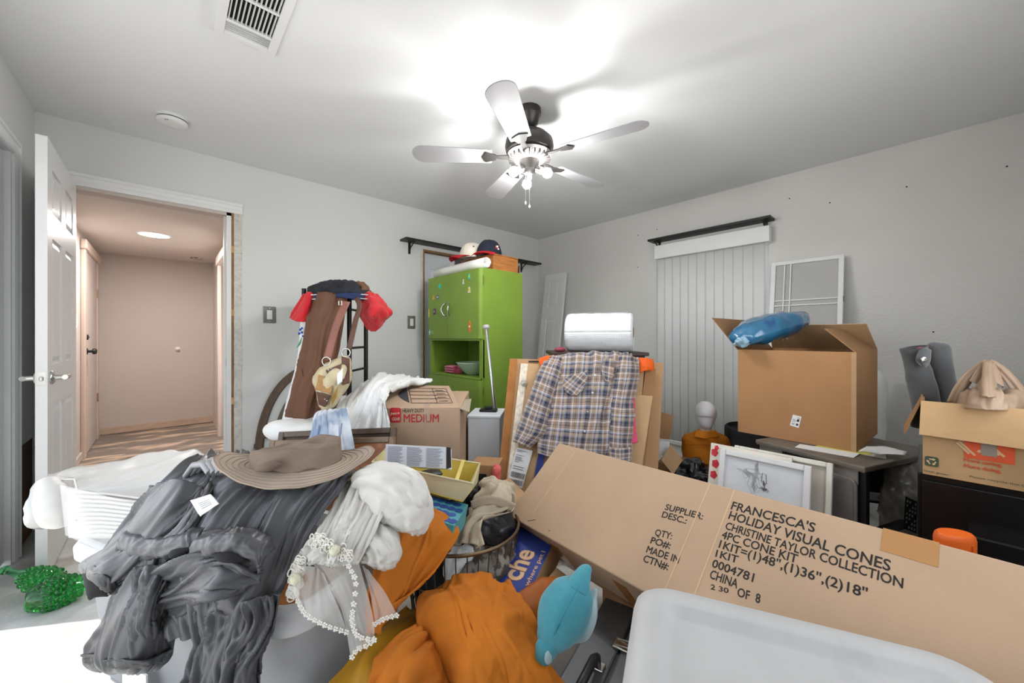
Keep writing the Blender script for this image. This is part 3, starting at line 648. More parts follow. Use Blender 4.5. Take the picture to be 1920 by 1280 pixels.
# on top of the cupboard
wb = thing('wooden_box', 'small oak wood box on top of the green cupboard', 'box', (2.1, 2.65, gh))
M_oak = mat('oak_veneer', '#b0713a', .5, var=.25, vs=10, stretch=(1, 1, 8))
MB().box((2.0, 2.41, gh), (2.285, 2.86, gh + .125)).build('body', M_oak, wb, bevel=.002); MB().box((1.995, 2.405, gh + .125), (2.29, 2.865, gh + .135)).build('lid', M_oak, wb, bevel=.002)
pr = thing('poster_roll', 'rolled white paper lying on the green cupboard', 'paper roll', (1.9, 2.75, gh))
rr = []
cx, cz = 1.925, gh + .048
for k in range(60):
    a = 2 * math.pi * k / 26; r = .046 - .0006 * k * .5; rr.append((cx + r * math.cos(a), cz + r * math.sin(a)))
MB().grid([[V((x, y, z)) for x, z in rr] for y in (2.40, 2.6, 2.8, 3.0, 3.17)]).build('sheet', mat('poster_paper', '#eceae6', .6, var=.02), pr, smooth=80, solid=.0008)
def cap(name, label, base, yaw, cm, bm_, under, logo):
    root = thing(name, label, 'cap', base, 'caps on the cupboard'); M = axes(base, yaw) @ Matrix.Scale(1.25, 4)
    prof = []
    rs = []
    for j in range(11):
        t = j / 10; ph = t * math.pi / 2
        rs.append([(.088 * math.cos(ph) ** .75 * math.cos(a) * 1.08, .088 * math.cos(ph) ** .75 * math.sin(a), .115 * math.sin(ph) + .004) for a in [2 * math.pi * k / 36 for k in range(36)]])
    b = MB(M); b.rings(rs, False, True); cr = b.build('crown', cm, root, smooth=60)
    for k in range(6):
        a = math.pi / 6 + k * math.pi / 3
        MB(M).tube([(.0895 * math.cos(p) ** .75 * math.cos(a) * 1.08, .0895 * math.cos(p) ** .75 * math.sin(a), .1165 * math.sin(p) + .004) for p in [math.pi / 2 * i / 8 for i in range(8)]], .0012, 5).build('seam', cm, cr)
    rows = []
    for j in range(9):
        t = j / 8; row = []
        for k in range(17):
            a = -1.15 + 2.3 * k / 16; r0 = V((.093 * math.cos(a), .085 * math.sin(a), .008)); r1 = V((.155 * math.cos(a * .62) + .012, .09 * math.sin(a * .9) * 1.05, .0 - .018 * abs(math.sin(a)) ** 2))
            q = r0.lerp(r1, t); q.z += .012 * math.sin(t * math.pi) ; row.append(q)
        rows.append(row)
    MB(M).grid(rows).build('bill', bm_, root, smooth=180, solid=.004)
    MB(M).lathe([(.009, .117), (.009, .121), (.003, .124), (.0005, .124)], 12).build('button', bm_, cr, smooth=True)
    return root, M, cr
M_navy = mat('navy_twill', '#1d2436', .85, var=.1, vs=40, bump=.2, bs=250); M_redc = mat('red_twill', '#b01522', .8, var=.1, vs=30, bump=.2, bs=250); M_cream = mat('cream_twill', '#e3dccd', .85, var=.06, vs=20, bump=.2, bs=250)
cb = V((2.08, 2.56, gh + .137)); r_, Mc, cr_ = cap('baseball_cap', 'navy baseball cap with red bill on the oak box', cb, math.radians(-150), M_navy, M_redc, M_redc, None)
# small white emblem on the side facing the room, and a white mark on the bill
ew = mat('embroidery_white', '#e9e4e4', .8); er = mat('embroidery_red', '#c3303a', .8)
def on_crown(M, az, el, dr=.003): return M @ V(((.088 + dr) * math.cos(el) ** .75 * math.cos(az) * 1.08, (.088 + dr) * math.cos(el) ** .75 * math.sin(az), (.115 + dr) * math.sin(el) + .004))
az = math.radians(62)
for k, (da, de, s, m) in enumerate(((0, .48, .014, ew), (.12, .56, .010, er), (-.12, .40, .011, er), (.1, .35, .010, ew))):
    c = on_crown(Mc, az + da, de); blob('emblem', c, (s * .9, s * .9, s * .8), m, cr_, M=Matrix.Identity(4), nu=12, nv=8)
c2 = V((2.03, 2.74, gh + .137)); r_, Mc2, cr2 = cap('baseball_cap', 'cream baseball cap with red bill and red patch on the oak box', c2, math.radians(165), M_cream, M_redc, M_redc, None)
for k, (a, e, s, m) in enumerate(((-1.1, .62, .024, er), (-1.0, .6, .012, ew), (1.35, .7, .008, M_navy))):
    c = on_crown(Mc2, a, e, .001); blob('emblem', c, (s, s, s * .7), m, cr2, nu=14, nv=8)

# ------------------------------------------------------------------ chrome tension rod leaning by the cupboard
tr = thing('tension_rod', 'chrome tension rod leaning against the green cupboard', 'rod', P(938, 872, 2.28))
a, b_ = P(912, 618, 2.86), P(945, 932, 2.60)
ax = (b_ - a).normalized()
MB().tube([a, a.lerp(b_, .42)], .0115, 16).build('inner_tube', M_chrome, tr, smooth=40); MB().tube([a.lerp(b_, .42), b_], .0135, 16).build('outer_tube', M_chrome, tr, smooth=40)
MB().tube([a - ax * .035, a - ax * .03, a - ax * .012, a], [.022, .026, .026, .014], 20).build('end_cap', mat('grey_rubber', '#b0aeab', .4), tr, smooth=40)

# ------------------------------------------------------------------ dresser, cardboard, bubble wrap
M_walnut = mat('dark_walnut', '#3f2a22', .45, var=.25, vs=8, stretch=(8, 8, 1))
DRM = frame(P(1035, 632, 2.40) * 1, RGT, FWD); DRM[2][3] = 0
dr = thing('dresser', 'dark walnut dresser hidden behind leaning cardboard', 'dresser', DRM @ V((.31, .2, 0)))
MB(DRM).box((0.02, .02, .06), (.60, .42, 1.0)).build('carcass', M_walnut, dr, bevel=.003); MB(DRM).box((0, 0, 1.0), (.62, .44, 1.022)).build('top', M_walnut, dr, bevel=.004)
for k in range(4): 
    d_ = MB(DRM).box((.04, .005, .1 + k * .225), (.58, .02, .31 + k * .225)).build('drawer', M_walnut, dr, bevel=.003)
    for x in (.17, .45): MB(DRM @ Matrix.Translation((x, .005, .2 + k * .225)) @ Matrix.Rotation(math.pi / 2, 4, 'X')).lathe([(.008, 0), (.008, .012), (.015, .02), (.001, .026)], 12).build('knob', mat('old_brass', '#8a6a3a', .4, .8), d_, smooth=True)
for x in (.03, .55):
    for y in (.03, .38): MB(DRM).box((x, y, 0), (x + .04, y + .03, .06)).build('foot', M_walnut, dr)
blob('pink_pouch', P(1050, 655, 2.52), (.045, .03, .018), mat('dusty_pink', '#8a3a4a', .8), label='small dark pink pouch on the dresser top', cat='pouch', M=Matrix())

br = thing('bubble_wrap_roll', 'thick white roll of bubble wrap standing on its side atop the dresser', 'bubble wrap', P(1123, 668, 2.45))
M_bub = mat('bubble_film', '#dde1e3', .25, var=.02, trans=.0, spec=.7)
nn_ = M_bub.node_tree; vo = nn_.nodes.new('ShaderNodeTexVoronoi'); vo.inputs['Scale'].default_value = 1.0
tc_ = nn_.nodes.new('ShaderNodeTexCoord'); mp_ = nn_.nodes.new('ShaderNodeMapping'); mp_.inputs['Scale'].default_value = (66, 34, 1); vo.inputs['Randomness'].default_value = 0.12
nn_.links.new(tc_.outputs['UV'], mp_.inputs[0]); nn_.links.new(mp_.outputs[0], vo.inputs['Vector'])
bp_ = nn_.nodes.new('ShaderNodeBump'); bp_.invert = True; bp_.inputs['Strength'].default_value = .45; bp_.inputs['Distance'].default_value = .006
nn_.links.new(vo.outputs['Distance'], bp_.inputs['Height']); nn_.links.new(bp_.outputs[0], nn_.nodes['Principled BSDF'].inputs['Normal'])
axr = (RGT * .93 - FWD * .36).normalized(); R0 = .128
c0 = P(1066, 630, 2.62); c0.z = 1.024 + R0; c1 = c0 + axr * .43
up_ = V((0, 0, 1)); sd_ = axr.cross(up_).normalized()
def ringp(c, r, k, n): a = 2 * math.pi * k / n; return c + (sd_ * math.cos(a) + up_ * math.sin(a)) * r
n = 72; rows = []
for j in range(25):
    t = j / 24; r = R0 * (1 + .012 * nz(j * .5, 3, 1)) * (.965 if j in (0, 24) else 1)
    rows.append([ringp(c0.lerp(c1, t), r + .0025 * nz(t * 6, 4 * math.cos(2 * math.pi * k / n), 4 * math.sin(2 * math.pi * k / n)), k, n) for k in range(n + 1)])
MB().grid(rows).build('wrap', M_bub, br, smooth=180, solid=.003)
M_bend = mat('bubble_end', '#dfe3e6', .4, var=.08, vs=60, bump=.5, bs=140)
for c, s in ((c0, 1), (c1, -1)):
    rr_ = [[ringp(c + axr * (.0 if q else .0) * s + axr * s * (.004 * (i % 2)), R0 * (.965 - .715 * i / 14), k, 48) for k in range(49)] for i in range(15) for q in (0,)]
    MB().grid(rr_).build('layered_end', M_bend, br, smooth=30)
MB().grid([[ringp(c0.lerp(c1, t), R0 * .25, k, 24) for k in range(25)] for t in (0, .5, 1.004)]).build('cardboard_core', M_kraftd, br, smooth=180, solid=.004)
tl = [[ringp(c0.lerp(c1, .0 + .02 * j), R0 + .004 + .004 * i * (1 if i > 2 else .5), 12 + i, 48) for i in range(8)] for j in range(50)]
MB().grid(tl).build('loose_end', M_bub, br, smooth=180, solid=.0015)

# flattened cartons leaning on the dresser
def dcard(py): t = (py - 672) / 328; return 1 / ((1 - t) / 2.28 + t / 1.92)
def PC(px, py, off=0): return P(px, py, dcard(py) - off)
g = 'flattened cartons leaning on the dresser'
ca = thing('flattened_carton', 'widest flattened carton with orange tape edge, rearmost of the leaning stack', 'carton', PC(1080, 1030), g)
MB().slab([PC(925, 1015, .0), PC(1226, 1030, .0), PC(1244, 680, 0), PC(957, 672, 0)], .02).build('board', M_kraft, ca)
MB().slab([PC(922, 1015, .003), PC(936, 1015, .003), PC(970, 673, .003), PC(956, 672, .003)], .003).build('tape_strip', M_btape, ca)
tb = MB().slab([PC(991, 676, .004), PC(1010, 676, .004), PC(1010, 679, .004), PC(991, 679, .004)], .001).build('print_mark', M_ink, ca)
cb_ = thing('flattened_carton', 'flattened carton with shipping label and clear tape edge behind the plaid shirt', 'carton', PC(1060, 1010, .04), g)
MB().slab([PC(938, 1010, .045), PC(1180, 1010, .045), PC(1208, 690, .035), PC(978, 681, .035)], .026).build('board', M_kraftl, cb_)
MB().slab([PC(937, 1010, .047), PC(951, 1010, .047), PC(990, 682, .037), PC(977, 681, .037)], .002).build('tape_strip', mat('shiny_clear_tape', '#d9cdbb', .12, var=.2, vs=40, spec=.8), cb_)
blob('tape_wad', PC(983, 717, .055), (.022, .012, .022), mat('crumpled_tape', '#b5b0a8', .2, var=.3, vs=60), cb_, disp=lumps(60, .008), nu=16, nv=10)
lb = MB().slab([PC(950, 908, .05), PC(979, 915, .05), PC(999, 845, .05), PC(969, 838, .05)], .001).build('shipping_label', M_paper, cb_)
def q4(a, b, c, d, u, v): return a.lerp(b, u).lerp(d.lerp(c, u), v)
lq = (PC(950, 908, .0515), PC(979, 915, .0515), PC(999, 845, .0515), PC(969, 838, .0515))
bars = MB()
x = .08
while x < .92:
    w = random.choice((.012, .02, .03)); 
    for v0, v1 in ((.04, .17), (.22, .36)): bars.add([q4(*lq, x, v0), q4(*lq, x + w, v0), q4(*lq, x + w, v1), q4(*lq, x, v1)], [(0, 1, 2, 3)])
    x += w + random.choice((.012, .02, .03))
for v in (.44, .50, .62, .66, .69, .72, .75, .80, .9, .93):
    bars.add([q4(*lq, .08, v), q4(*lq, .3 + .5 * random.random(), v), q4(*lq, .3 + .5 * random.random(), v + .012), q4(*lq, .08, v + .012)], [(0, 1, 2, 3)])
bars.build('printed_marks', M_ink, lb)
pb = mat('blue_print', '#2b3e86', .7, var=.08)
MB().slab([PC(1000, 905, .049), PC(1013, 905, .049), PC(1022, 850, .049), PC(1010, 848, .049)], .001).build('blue_print', pb, cb_)
cc_ = thing('flattened_carton', 'narrow flattened carton showing right of the plaid shirt', 'carton', PC(1190, 900, .08), g)
MB().slab([PC(1166, 905, .085), PC(1200, 900, .085), PC(1224, 742, .075), PC(1192, 740, .075)], .03).build('board', M_kraftl, cc_)
cd_ = thing('flattened_carton', 'dark folded carton flap between narrow board and widest board', 'carton', PC(1205, 820, .04), g)
MB().slab([PC(1183, 905, .04), PC(1206, 905, .04), PC(1230, 690, .035), PC(1211, 688, .035)], .02).build('board', M_kraftd, cd_)

# ------------------------------------------------------------------ plaid shirt over the cartons
def plaid(name):
    m = bpy.data.materials.new(name); m.use_nodes = True; n = m.node_tree.nodes; l = m.node_tree.links; b = n['Principled BSDF']
    tc = n.new('ShaderNodeTexCoord'); sp = n.new('ShaderNodeSeparateXYZ'); l.new(tc.outputs['UV'], sp.inputs[0])
    def stripes(sock, freq, lines):
        mu = n.new('ShaderNodeMath'); mu.operation = 'MULTIPLY'; mu.inputs[1].default_value = freq; l.new(sock, mu.inputs[0])
        fr = n.new('ShaderNodeMath'); fr.operation = 'FRACT'; l.new(mu.outputs[0], fr.inputs[0])
        cr = n.new('ShaderNodeValToRGB'); cr.color_ramp.interpolation = 'CONSTANT'; e = cr.color_ramp.elements
        e[0].position = 0; e[0].color = lin(lines[0][1]); e[1].position = lines[1][0]; e[1].color = lin(lines[1][1])
        for p, c in lines[2:]: q = e.new(p); q.color = lin(c)
        l.new(fr.outputs[0], cr.inputs[0]); return cr.outputs[0]
    ln = [(0, '#a2917f'), (.14, '#6e7488'), (.2, '#20263c'), (.32, '#5d6176'), (.36, '#20263c'), (.42, '#96806f'), (.50, '#d0ced0'), (.545, '#8f7a69'), (.68, '#5b4438'), (.72, '#97836f'), (.84, '#e2e4ea'), (.87, '#878aa0'), (.95, '#20263c')]
    a = stripes(sp.outputs[0], 4.2, ln); c = stripes(sp.outputs[1], 4.2, ln)
    mx = n.new('ShaderNodeMix'); mx.data_type = 'RGBA'; mx.inputs[0].default_value = .5; l.new(a, mx.inputs[6]); l.new(c, mx.inputs[7])
    l.new(mx.outputs[2], b.inputs['Base Color']); b.inputs['Roughness'].default_value = .9; b.inputs['Sheen Weight'].default_value = .2
    return m
M_plaid = plaid('plaid_cotton')
def rescale_uv(o, su, sv):
    for d in o.data.uv_layers[0].data: d.uv = (d.uv[0] * su, d.uv[1] * sv)
    return o
ps = thing('plaid_shirt', 'blue and tan plaid shirt hanging over the leaning cartons', 'shirt', PC(1090, 870, .12))
net = [[PC(1040, 672, -.10), PC(1075, 668, -.10), PC(1120, 667, -.10), PC(1165, 667, -.10), PC(1180, 668, -.10)],
       [PC(1036, 672, .06), PC(1075, 668, .07), PC(1120, 667, .07), PC(1165, 667, .07), PC(1185, 669, .06)],
       [PC(1034, 715, .08), PC(1070, 715, .10), PC(1115, 715, .10), PC(1155, 715, .10), PC(1183, 715, .08)],
       [PC(1025, 775, .085), PC(1065, 775, .11), PC(1110, 775, .11), PC(1142, 775, .10), PC(1160, 775, .085)],
       [PC(1010, 825, .085), PC(1060, 832, .11), PC(1100, 835, .11), PC(1138, 835, .10), PC(1150, 830, .09)],
       [PC(1008, 850, .09), PC(1055, 862, .11), PC(1100, 858, .11), PC(1136, 862, .10), PC(1148, 850, .09)]]
rescale_uv(sheet('body', net, M_plaid, ps, 70, 80, disp=plus(folds(5, .016, 3, 1.5), folds(12, .005, 8, 2.5), creases(7, .008, 4, 2)), solid=.003), 1.25, 1.65)
net = [[PC(1030, 668, .05), PC(1046, 668, .09), PC(1062, 672, .08)], [PC(1014, 690, .07), PC(1034, 695, .12), PC(1054, 705, .09)], [PC(992, 745, .075), PC(1014, 755, .125), PC(1036, 765, .09)],
       [PC(974, 795, .075), PC(997, 805, .125), PC(1022, 812, .09)], [PC(963, 828, .075), PC(978, 834, .115), PC(990, 840, .085)]]
rescale_uv(sheet('sleeve', net, M_plaid, ps, 26, 60, disp=plus(folds(3, .008, 5, 3.5), folds(5, .004, 15, 7)), solid=.003), .45, 1.6)
net = [[PC(1160, 668, .09), PC(1178, 667, .12), PC(1196, 670, .08)], [PC(1150, 705, .1), PC(1175, 705, .14), PC(1197, 705, .09)], [PC(1143, 760, .1), PC(1166, 762, .14), PC(1191, 762, .1)],
       [PC(1141, 815, .1), PC(1161, 818, .14), PC(1186, 818, .1)], [PC(1144, 862, .1), PC(1160, 866, .13), PC(1182, 866, .1)]]
rescale_uv(sheet('sleeve', net, M_plaid, ps, 26, 60, disp=plus(folds(3, .009, 25, 3.5), folds(5, .004, 35, 7)), solid=.003), .45, 1.6)
net = [[PC(1060, 700, .113), PC(1102, 695, .118)], [PC(1050, 728, .118), PC(1098, 722, .122)], [PC(1066, 742, .12), PC(1082, 742, .122)]]
pk = sheet('pocket', [[PC(1058, 708, .128), PC(1080, 701, .13), PC(1102, 694, .128)], [PC(1056, 725, .13), PC(1078, 722, .132), PC(1100, 715, .13)], [PC(1064, 737, .13), PC(1079, 742, .132), PC(1096, 729, .13)]], M_plaid, ps, 14, 14, disp=folds(4, .003, 2), solid=.003)
for d in pk.data.uv_layers[0].data: u, v = d.uv; d.uv = (.4 * (u - v) * .7, .4 * (u + v) * .7)
net = [[PC(1132, 672, .125), PC(1152, 672, .13)], [PC(1128, 695, .125), PC(1150, 702, .13)], [PC(1136, 716, .125), PC(1142, 718, .128)]]
rescale_uv(sheet('collar', net, M_plaid, ps, 10, 12, disp=folds(3, .004, 9), solid=.004), .2, .4)
cf = [[PC(1142, 838, .142), PC(1162, 840, .15), PC(1184, 838, .142)], [PC(1143, 864, .142), PC(1162, 868, .15), PC(1183, 866, .142)]]
rescale_uv(sheet('cuff', cf, M_plaid, ps, 16, 8, solid=.004), .4, .3)
for px, py in ((1116, 703), (1111, 736), (1101, 772), (1096, 808)):
    c = PC(px, py, .128); MB(frame(c, RGT, UP)).lathe([(.0055, -.006), (.0055, .002), (.001, .003)], 12).build('button', mat('pearl_button', '#d8d8d6', .3), ps)
M_orange_t = mat('orange_jersey', '#dd5b17', .85, var=.08, vs=10, bump=.1, bs=200)
ot = thing('orange_shirt', 'bright orange shirt whose sleeves stick out under the plaid shirt', 'shirt', PC(1118, 700, .05))
sheet('sleeve', [[PC(1010, 672, .05), PC(1028, 667, .06), PC(1042, 668, .05)], [PC(1013, 682, .055), PC(1026, 684, .075), PC(1038, 685, .06)], [PC(1019, 699, .055), PC(1026, 697, .07), PC(1032, 690, .055)]], M_orange_t, ot, 16, 16, disp=folds(3, .006, 1), solid=.004)
sheet('sleeve', [[PC(1192, 672, .05), PC(1208, 671, .07), PC(1224, 674, .05)], [PC(1193, 684, .06), PC(1209, 686, .085), PC(1226, 690, .06)], [PC(1194, 702, .06), PC(1209, 695, .08), PC(1225, 694, .055)]], M_orange_t, ot, 18, 16, disp=folds(3, .006, 4), solid=.004)
sheet('body', [[PC(1035, 671, .04), PC(1110, 668, .045), PC(1195, 671, .04)], [PC(1040, 760, .052), PC(1110, 760, .058), PC(1170, 760, .052)], [PC(1050, 845, .055), PC(1120, 862, .062), PC(1150, 862, .06)]], M_orange_t, ot, 20, 20, disp=folds(3, .003, 4), solid=.003)
sheet('pink_cloth', [[PC(1172, 745, .092), PC(1190, 745, .1)], [PC(1172, 790, .095), PC(1192, 800, .11)], [PC(1175, 835, .1), PC(1196, 829, .11)]], mat('hot_pink_cotton', '#c9456b', .85, var=.1), None, 14, 20, disp=folds(3, .005, 6), solid=.003, label='hot pink cloth hanging beside the plaid sleeve', cat='cloth')
# ------------------------------------------------------------------ black metal rack with clothes over it
rk = thing('metal_rack', 'black metal ladder rack behind the hanging clothes', 'rack', P(630, 632, 2.5) * V((1, 1, 0)) if False else V((P(630, 632, 2.5).x, P(630, 632, 2.5).y, 0)))
def flat(p, z): return V((p.x, p.y, z))
R1, R2, R3, R4 = P(570, 632, 2.52), P(655, 632, 2.42), P(686, 632, 2.72), P(602, 632, 2.82)
for r, zt in ((R1, 1.445), (R2, 1.468), (R3, 1.44), (R4, 1.44)): MB().tube([flat(r, 0), flat(r, zt)], .0145, 12).build('post', M_dark, rk, smooth=40)
for z in (.12, .5, .9, 1.05, 1.30, 1.40):
    MB().tube([flat(R2, z), flat(R3, z)], .008, 8).build('rung', M_dark, rk); MB().tube([flat(R1, z), flat(R4, z)], .008, 8).build('rung', M_dark, rk)
for z in (.12, 1.40): MB().tube([flat(R1, z), flat(R2, z)], .010, 8).build('rail', M_dark, rk); MB().tube([flat(R4, z), flat(R3, z)], .010, 8).build('rail', M_dark, rk)

M_blackj = mat('black_jersey', '#20222a', .85, var=.2, vs=8, bump=.1, bs=200); M_red = mat('red_jersey', '#c4121d', .7, var=.08, vs=6, bump=.1, bs=200, sheen=.2)
M_brown = mat('brown_twill', '#6b4a38', .85, var=.08, vs=9, bump=.2, bs=240); M_wcot = mat('white_cotton', '#e8e8e6', .9, var=.04, vs=8, bump=.15, bs=160)
jy = thing('jersey', 'black, navy and red jersey draped over the top of the metal rack', 'jersey', P(630, 560, 2.4))
sheet('body', [[P(584, 548, 2.85), P(620, 538, 2.9), P(655, 536, 2.88), P(688, 550, 2.8)], [P(580, 543, 2.6), P(615, 531, 2.6), P(652, 529, 2.6), P(690, 541, 2.6)],
               [P(578, 548, 2.45), P(610, 538, 2.38), P(650, 540, 2.34), P(690, 548, 2.42)], [P(579, 557, 2.42), P(610, 553, 2.36), P(650, 556, 2.32), P(690, 560, 2.4)]], M_blackj, jy, 50, 40, disp=plus(folds(3, .02, 3, 3), lumps(14, .018, 2)), solid=.006)
sheet('navy_trim', [[P(578, 552, 2.40), P(620, 550, 2.33), P(660, 549, 2.30), P(692, 552, 2.38)], [P(580, 562, 2.40), P(620, 557, 2.335), P(660, 560, 2.305), P(690, 566, 2.385)]], mat('navy_knit', '#1f2f5a', .8, var=.1), jy, 30, 8, disp=folds(6, .008, 5), solid=.004, label='navy band with white edges')
for dy in (0, 1): MB().tube([P(580 + k * 11, 553 + dy * 8 - 3 * math.sin(k * .3) + 2 * nz(k * .9, dy, 0), 2.37 - .004 * k if k < 7 else 2.32 + .006 * (k - 7)) for k in range(11)], .0028, 6).build('white_piping', M_wcot, jy)
sheet('sleeve', [[P(570, 551, 2.42), P(582, 548, 2.38), P(590, 556, 2.40)], [P(557, 573, 2.40), P(572, 575, 2.34), P(586, 575, 2.38)], [P(542, 596, 2.42), P(560, 603, 2.35), P(580, 601, 2.38)]], M_red, jy, 24, 24, disp=folds(4, .012, 7), solid=.005)
sheet('sleeve', [[P(672, 556, 2.44), P(690, 548, 2.36), P(705, 554, 2.42)], [P(674, 572, 2.44), P(700, 570, 2.28), P(724, 574, 2.42)], [P(676, 590, 2.44), P(702, 590, 2.26), P(733, 586, 2.42)], [P(684, 606, 2.44), P(704, 605, 2.30), P(722, 599, 2.42)], [P(695, 620, 2.40), P(700, 621, 2.38), P(708, 612, 2.40)]], M_red, jy, 40, 40, disp=plus(folds(4, .014, 2, 1.5, slant=.5), lumps(18, .012)), solid=.006)
blob('collar', P(678, 546, 2.44), (.045, .04, .045), M_brown, jy, disp=lumps(25, .03, 4))

tw_ = thing('printed_towel', 'white towel with blue and green print hanging left of the brown cloth', 'towel', P(555, 790, 2.42))
tnet = [[P(566, 590, 2.47), P(580, 588, 2.45), P(600, 590, 2.44)], [P(557, 670, 2.46), P(572, 672, 2.43), P(595, 675, 2.42)], [P(543, 735, 2.44), P(560, 738, 2.40), P(585, 740, 2.39)], [P(530, 790, 2.40), P(552, 795, 2.35), P(585, 795, 2.34)]]
sheet('cloth', tnet, M_wcot, tw_, 24, 50, disp=folds(4, .010, 8, 1), solid=.004)
for px, py, r in ((563, 618, .008), (566, 623, .008), (561, 625, .008), (566, 615, .007), (568, 630, .007)): blob('blue_dot', P(px, py, 2.425), (r, r, r), mat('blue_print_ink', '#3d62b8', .8), tw_, nu=10, nv=8)
loft('green_leaf', [(P(566, 632, 2.425), .002, .002), (P(562, 643, 2.42), .012, .006), (P(556, 652, 2.42), .002, .002)], mat('green_print_ink', '#6fae8d', .8), tw_, n=10, steps=8)
ap = thing('brown_apron', 'plain brown twill cloth hanging down the front of the rack', 'cloth', P(580, 785, 2.3))
sheet('cloth', [[P(584, 552, 2.40), P(615, 549, 2.33), P(652, 556, 2.36)], [P(576, 600, 2.36), P(606, 600, 2.28), P(645, 600, 2.33)], [P(567, 660, 2.34), P(597, 660, 2.25), P(634, 660, 2.31)], [P(558, 700, 2.32), P(588, 702, 2.24), P(622, 702, 2.30)], [P(546, 742, 2.28), P(576, 745, 2.21), P(610, 745, 2.27)], [P(537, 781, 2.26), P(570, 785, 2.20), P(604, 776, 2.25)]],
      M_brown, ap, 46, 80, disp=plus(folds(3, .022, 12, .7), creases(4, .012, 6, 1.2), lumps(10, .008, 5)), solid=.004)
MB().tube([P(566, 690, 2.245), P(572, 730, 2.215), P(574, 783, 2.195)], .0022, 6).build('seam', mat('brown_seam', '#4f3528', .9), ap)

M_leather = mat('brown_leather', '#5e4034', .5, var=.2, vs=20, bump=.2, bs=90); M_cord = mat('tan_corduroy', '#b58a58', .9, var=.12, vs=40, stretch=(1, 1, 6), bump=.5, bs=120)
bag = thing('patchwork_handbag', 'patchwork leather and corduroy handbag hanging by its strap', 'handbag', P(618, 765, 2.2))
bnet = [[P(600, 690, 2.24), P(630, 672, 2.18), P(648, 664, 2.2), P(656, 672, 2.24)], [P(584, 708, 2.24), P(615, 700, 2.10), P(645, 690, 2.10), P(658, 700, 2.24)], [P(592, 735, 2.22), P(613, 735, 2.08), P(638, 725, 2.10), P(654, 725, 2.22)], [P(599, 762, 2.20), P(608, 768, 2.16), P(622, 763, 2.16), P(630, 752, 2.20)]]
sheet('body', bnet, mat('cream_suede', '#cbbd9a', .85, var=.15, vs=14), bag, 28, 28, disp=lumps(16, .012, 3), solid=.006)
def patch(pts, m, nm, lift=.012):
    a, b, c, d = pts; sheet(nm, [[P(*a), P(*b)], [P(*d), P(*c)]], m, bag, 12, 12, disp=lumps(20, .004), solid=.004)
patch([(598, 702, 2.105), (628, 712, 2.075), (620, 738, 2.06), (592, 730, 2.10)], M_cord, 'corduroy_patch')
patch([(610, 694, 2.11), (640, 682, 2.08), (636, 712, 2.07), (622, 716, 2.075)], M_leather, 'leather_patch')
patch([(594, 734, 2.095), (620, 741, 2.06), (610, 763, 2.12), (598, 758, 2.12)], M_leather, 'leather_patch')
patch([(640, 668, 2.11), (656, 672, 2.12), (655, 718, 2.13), (642, 722, 2.08)], M_leather, 'leather_patch')
patch([(632, 700, 2.06), (643, 690, 2.06), (642, 715, 2.06), (633, 722, 2.06)], M_wcot, 'white_patch')
patch([(622, 742, 2.06), (634, 724, 2.06), (631, 745, 2.08), (622, 760, 2.10)], mat('gold_suede', '#b08a4a', .8), 'gold_patch')
for px, py in ((616, 693), (621, 690), (626, 692), (648, 692), (609, 748), (613, 751)): blob('rivet', P(px, py, 2.058), (.0045, .0045, .0045), M_chrome, bag, nu=8, nv=6)
def strap(pts, w, m, nm, parent, t=.004):
    rows = []
    for i, p in enumerate(pts):
        tg = (pts[min(i + 1, len(pts) - 1)] - pts[max(i - 1, 0)]).normalized(); sdv = tg.cross(FWD).normalized(); rows.append([p - sdv * w / 2, p, p + sdv * w / 2])
    return sheet(nm, rows, m, parent, 4, 40, solid=t)
M_strap = mat('rosy_leather', '#8a5a4c', .55, var=.15, vs=16, bump=.1, bs=90)
strap([P(613, 674, 2.16), P(622, 640, 2.18), P(630, 612, 2.2), P(641, 585, 2.22), P(650, 565, 2.26)], .045, M_strap, 'strap', bag)
strap([P(654, 655, 2.16), P(660, 630, 2.18), P(667, 600, 2.22), P(674, 574, 2.26), P(668, 558, 2.30)], .03, M_leather, 'strap', bag)
for px, py in ((612, 677), (649, 661)):
    c = P(px, py, 2.15); MB().tube([c + (RGT * math.cos(a) + UP * math.sin(a)) * .024 for a in [2 * math.pi * k / 20 for k in range(20)]], .0035, 8, loop=True).build('ring', M_chrome, bag, smooth=True)
c = P(638, 568, 2.20); MB().tube([c + (RGT * math.cos(a) * .012 + UP * math.sin(a) * .016) for a in [2 * math.pi * k / 4 + math.pi / 4 for k in range(4)]], .003, 6, loop=True).build('buckle', M_chrome, bag)

# ------------------------------------------------------------------ arched frame leaning behind, framed pictures in front
M_frame = mat('bronze_frame_wood', '#5b4a3c', .45, var=.25, vs=14, stretch=(3, 3, 1), bump=.05); M_frame2 = mat('gilt_brown_wood', '#7c6650', .4, var=.25, vs=20)
af = thing('arched_window_frame', 'brown arched window frame leaning against the back wall', 'frame', P(540, 870, 2.5))
AO = P(577, 832, 2.9); AX = RGT; AY = (UP + FWD * .12).normalized(); AM = frame(AO, AX, AY); sc = 2.9 / FPX
def arch_bar(rx, ry, w, m, nm):
    rs = []
    for k in range(33):
        a = math.pi * k / 32; o = V((rx * math.cos(a), ry * math.sin(a), 0)) * sc; i = V(((rx - w) * math.cos(a), (ry - w) * math.sin(a), 0)) * sc
        z = V((0, 0, .02)); rs.append([o - z, o, o.lerp(i, .3) + z * .6, i + z * .4, i - z])
    MB(AM).rings(rs).build(nm, m, af, smooth=40)
arch_bar(99, 148, 15, M_frame, 'arch_rail'); arch_bar(66, 112, 9, M_frame, 'arch_rail')
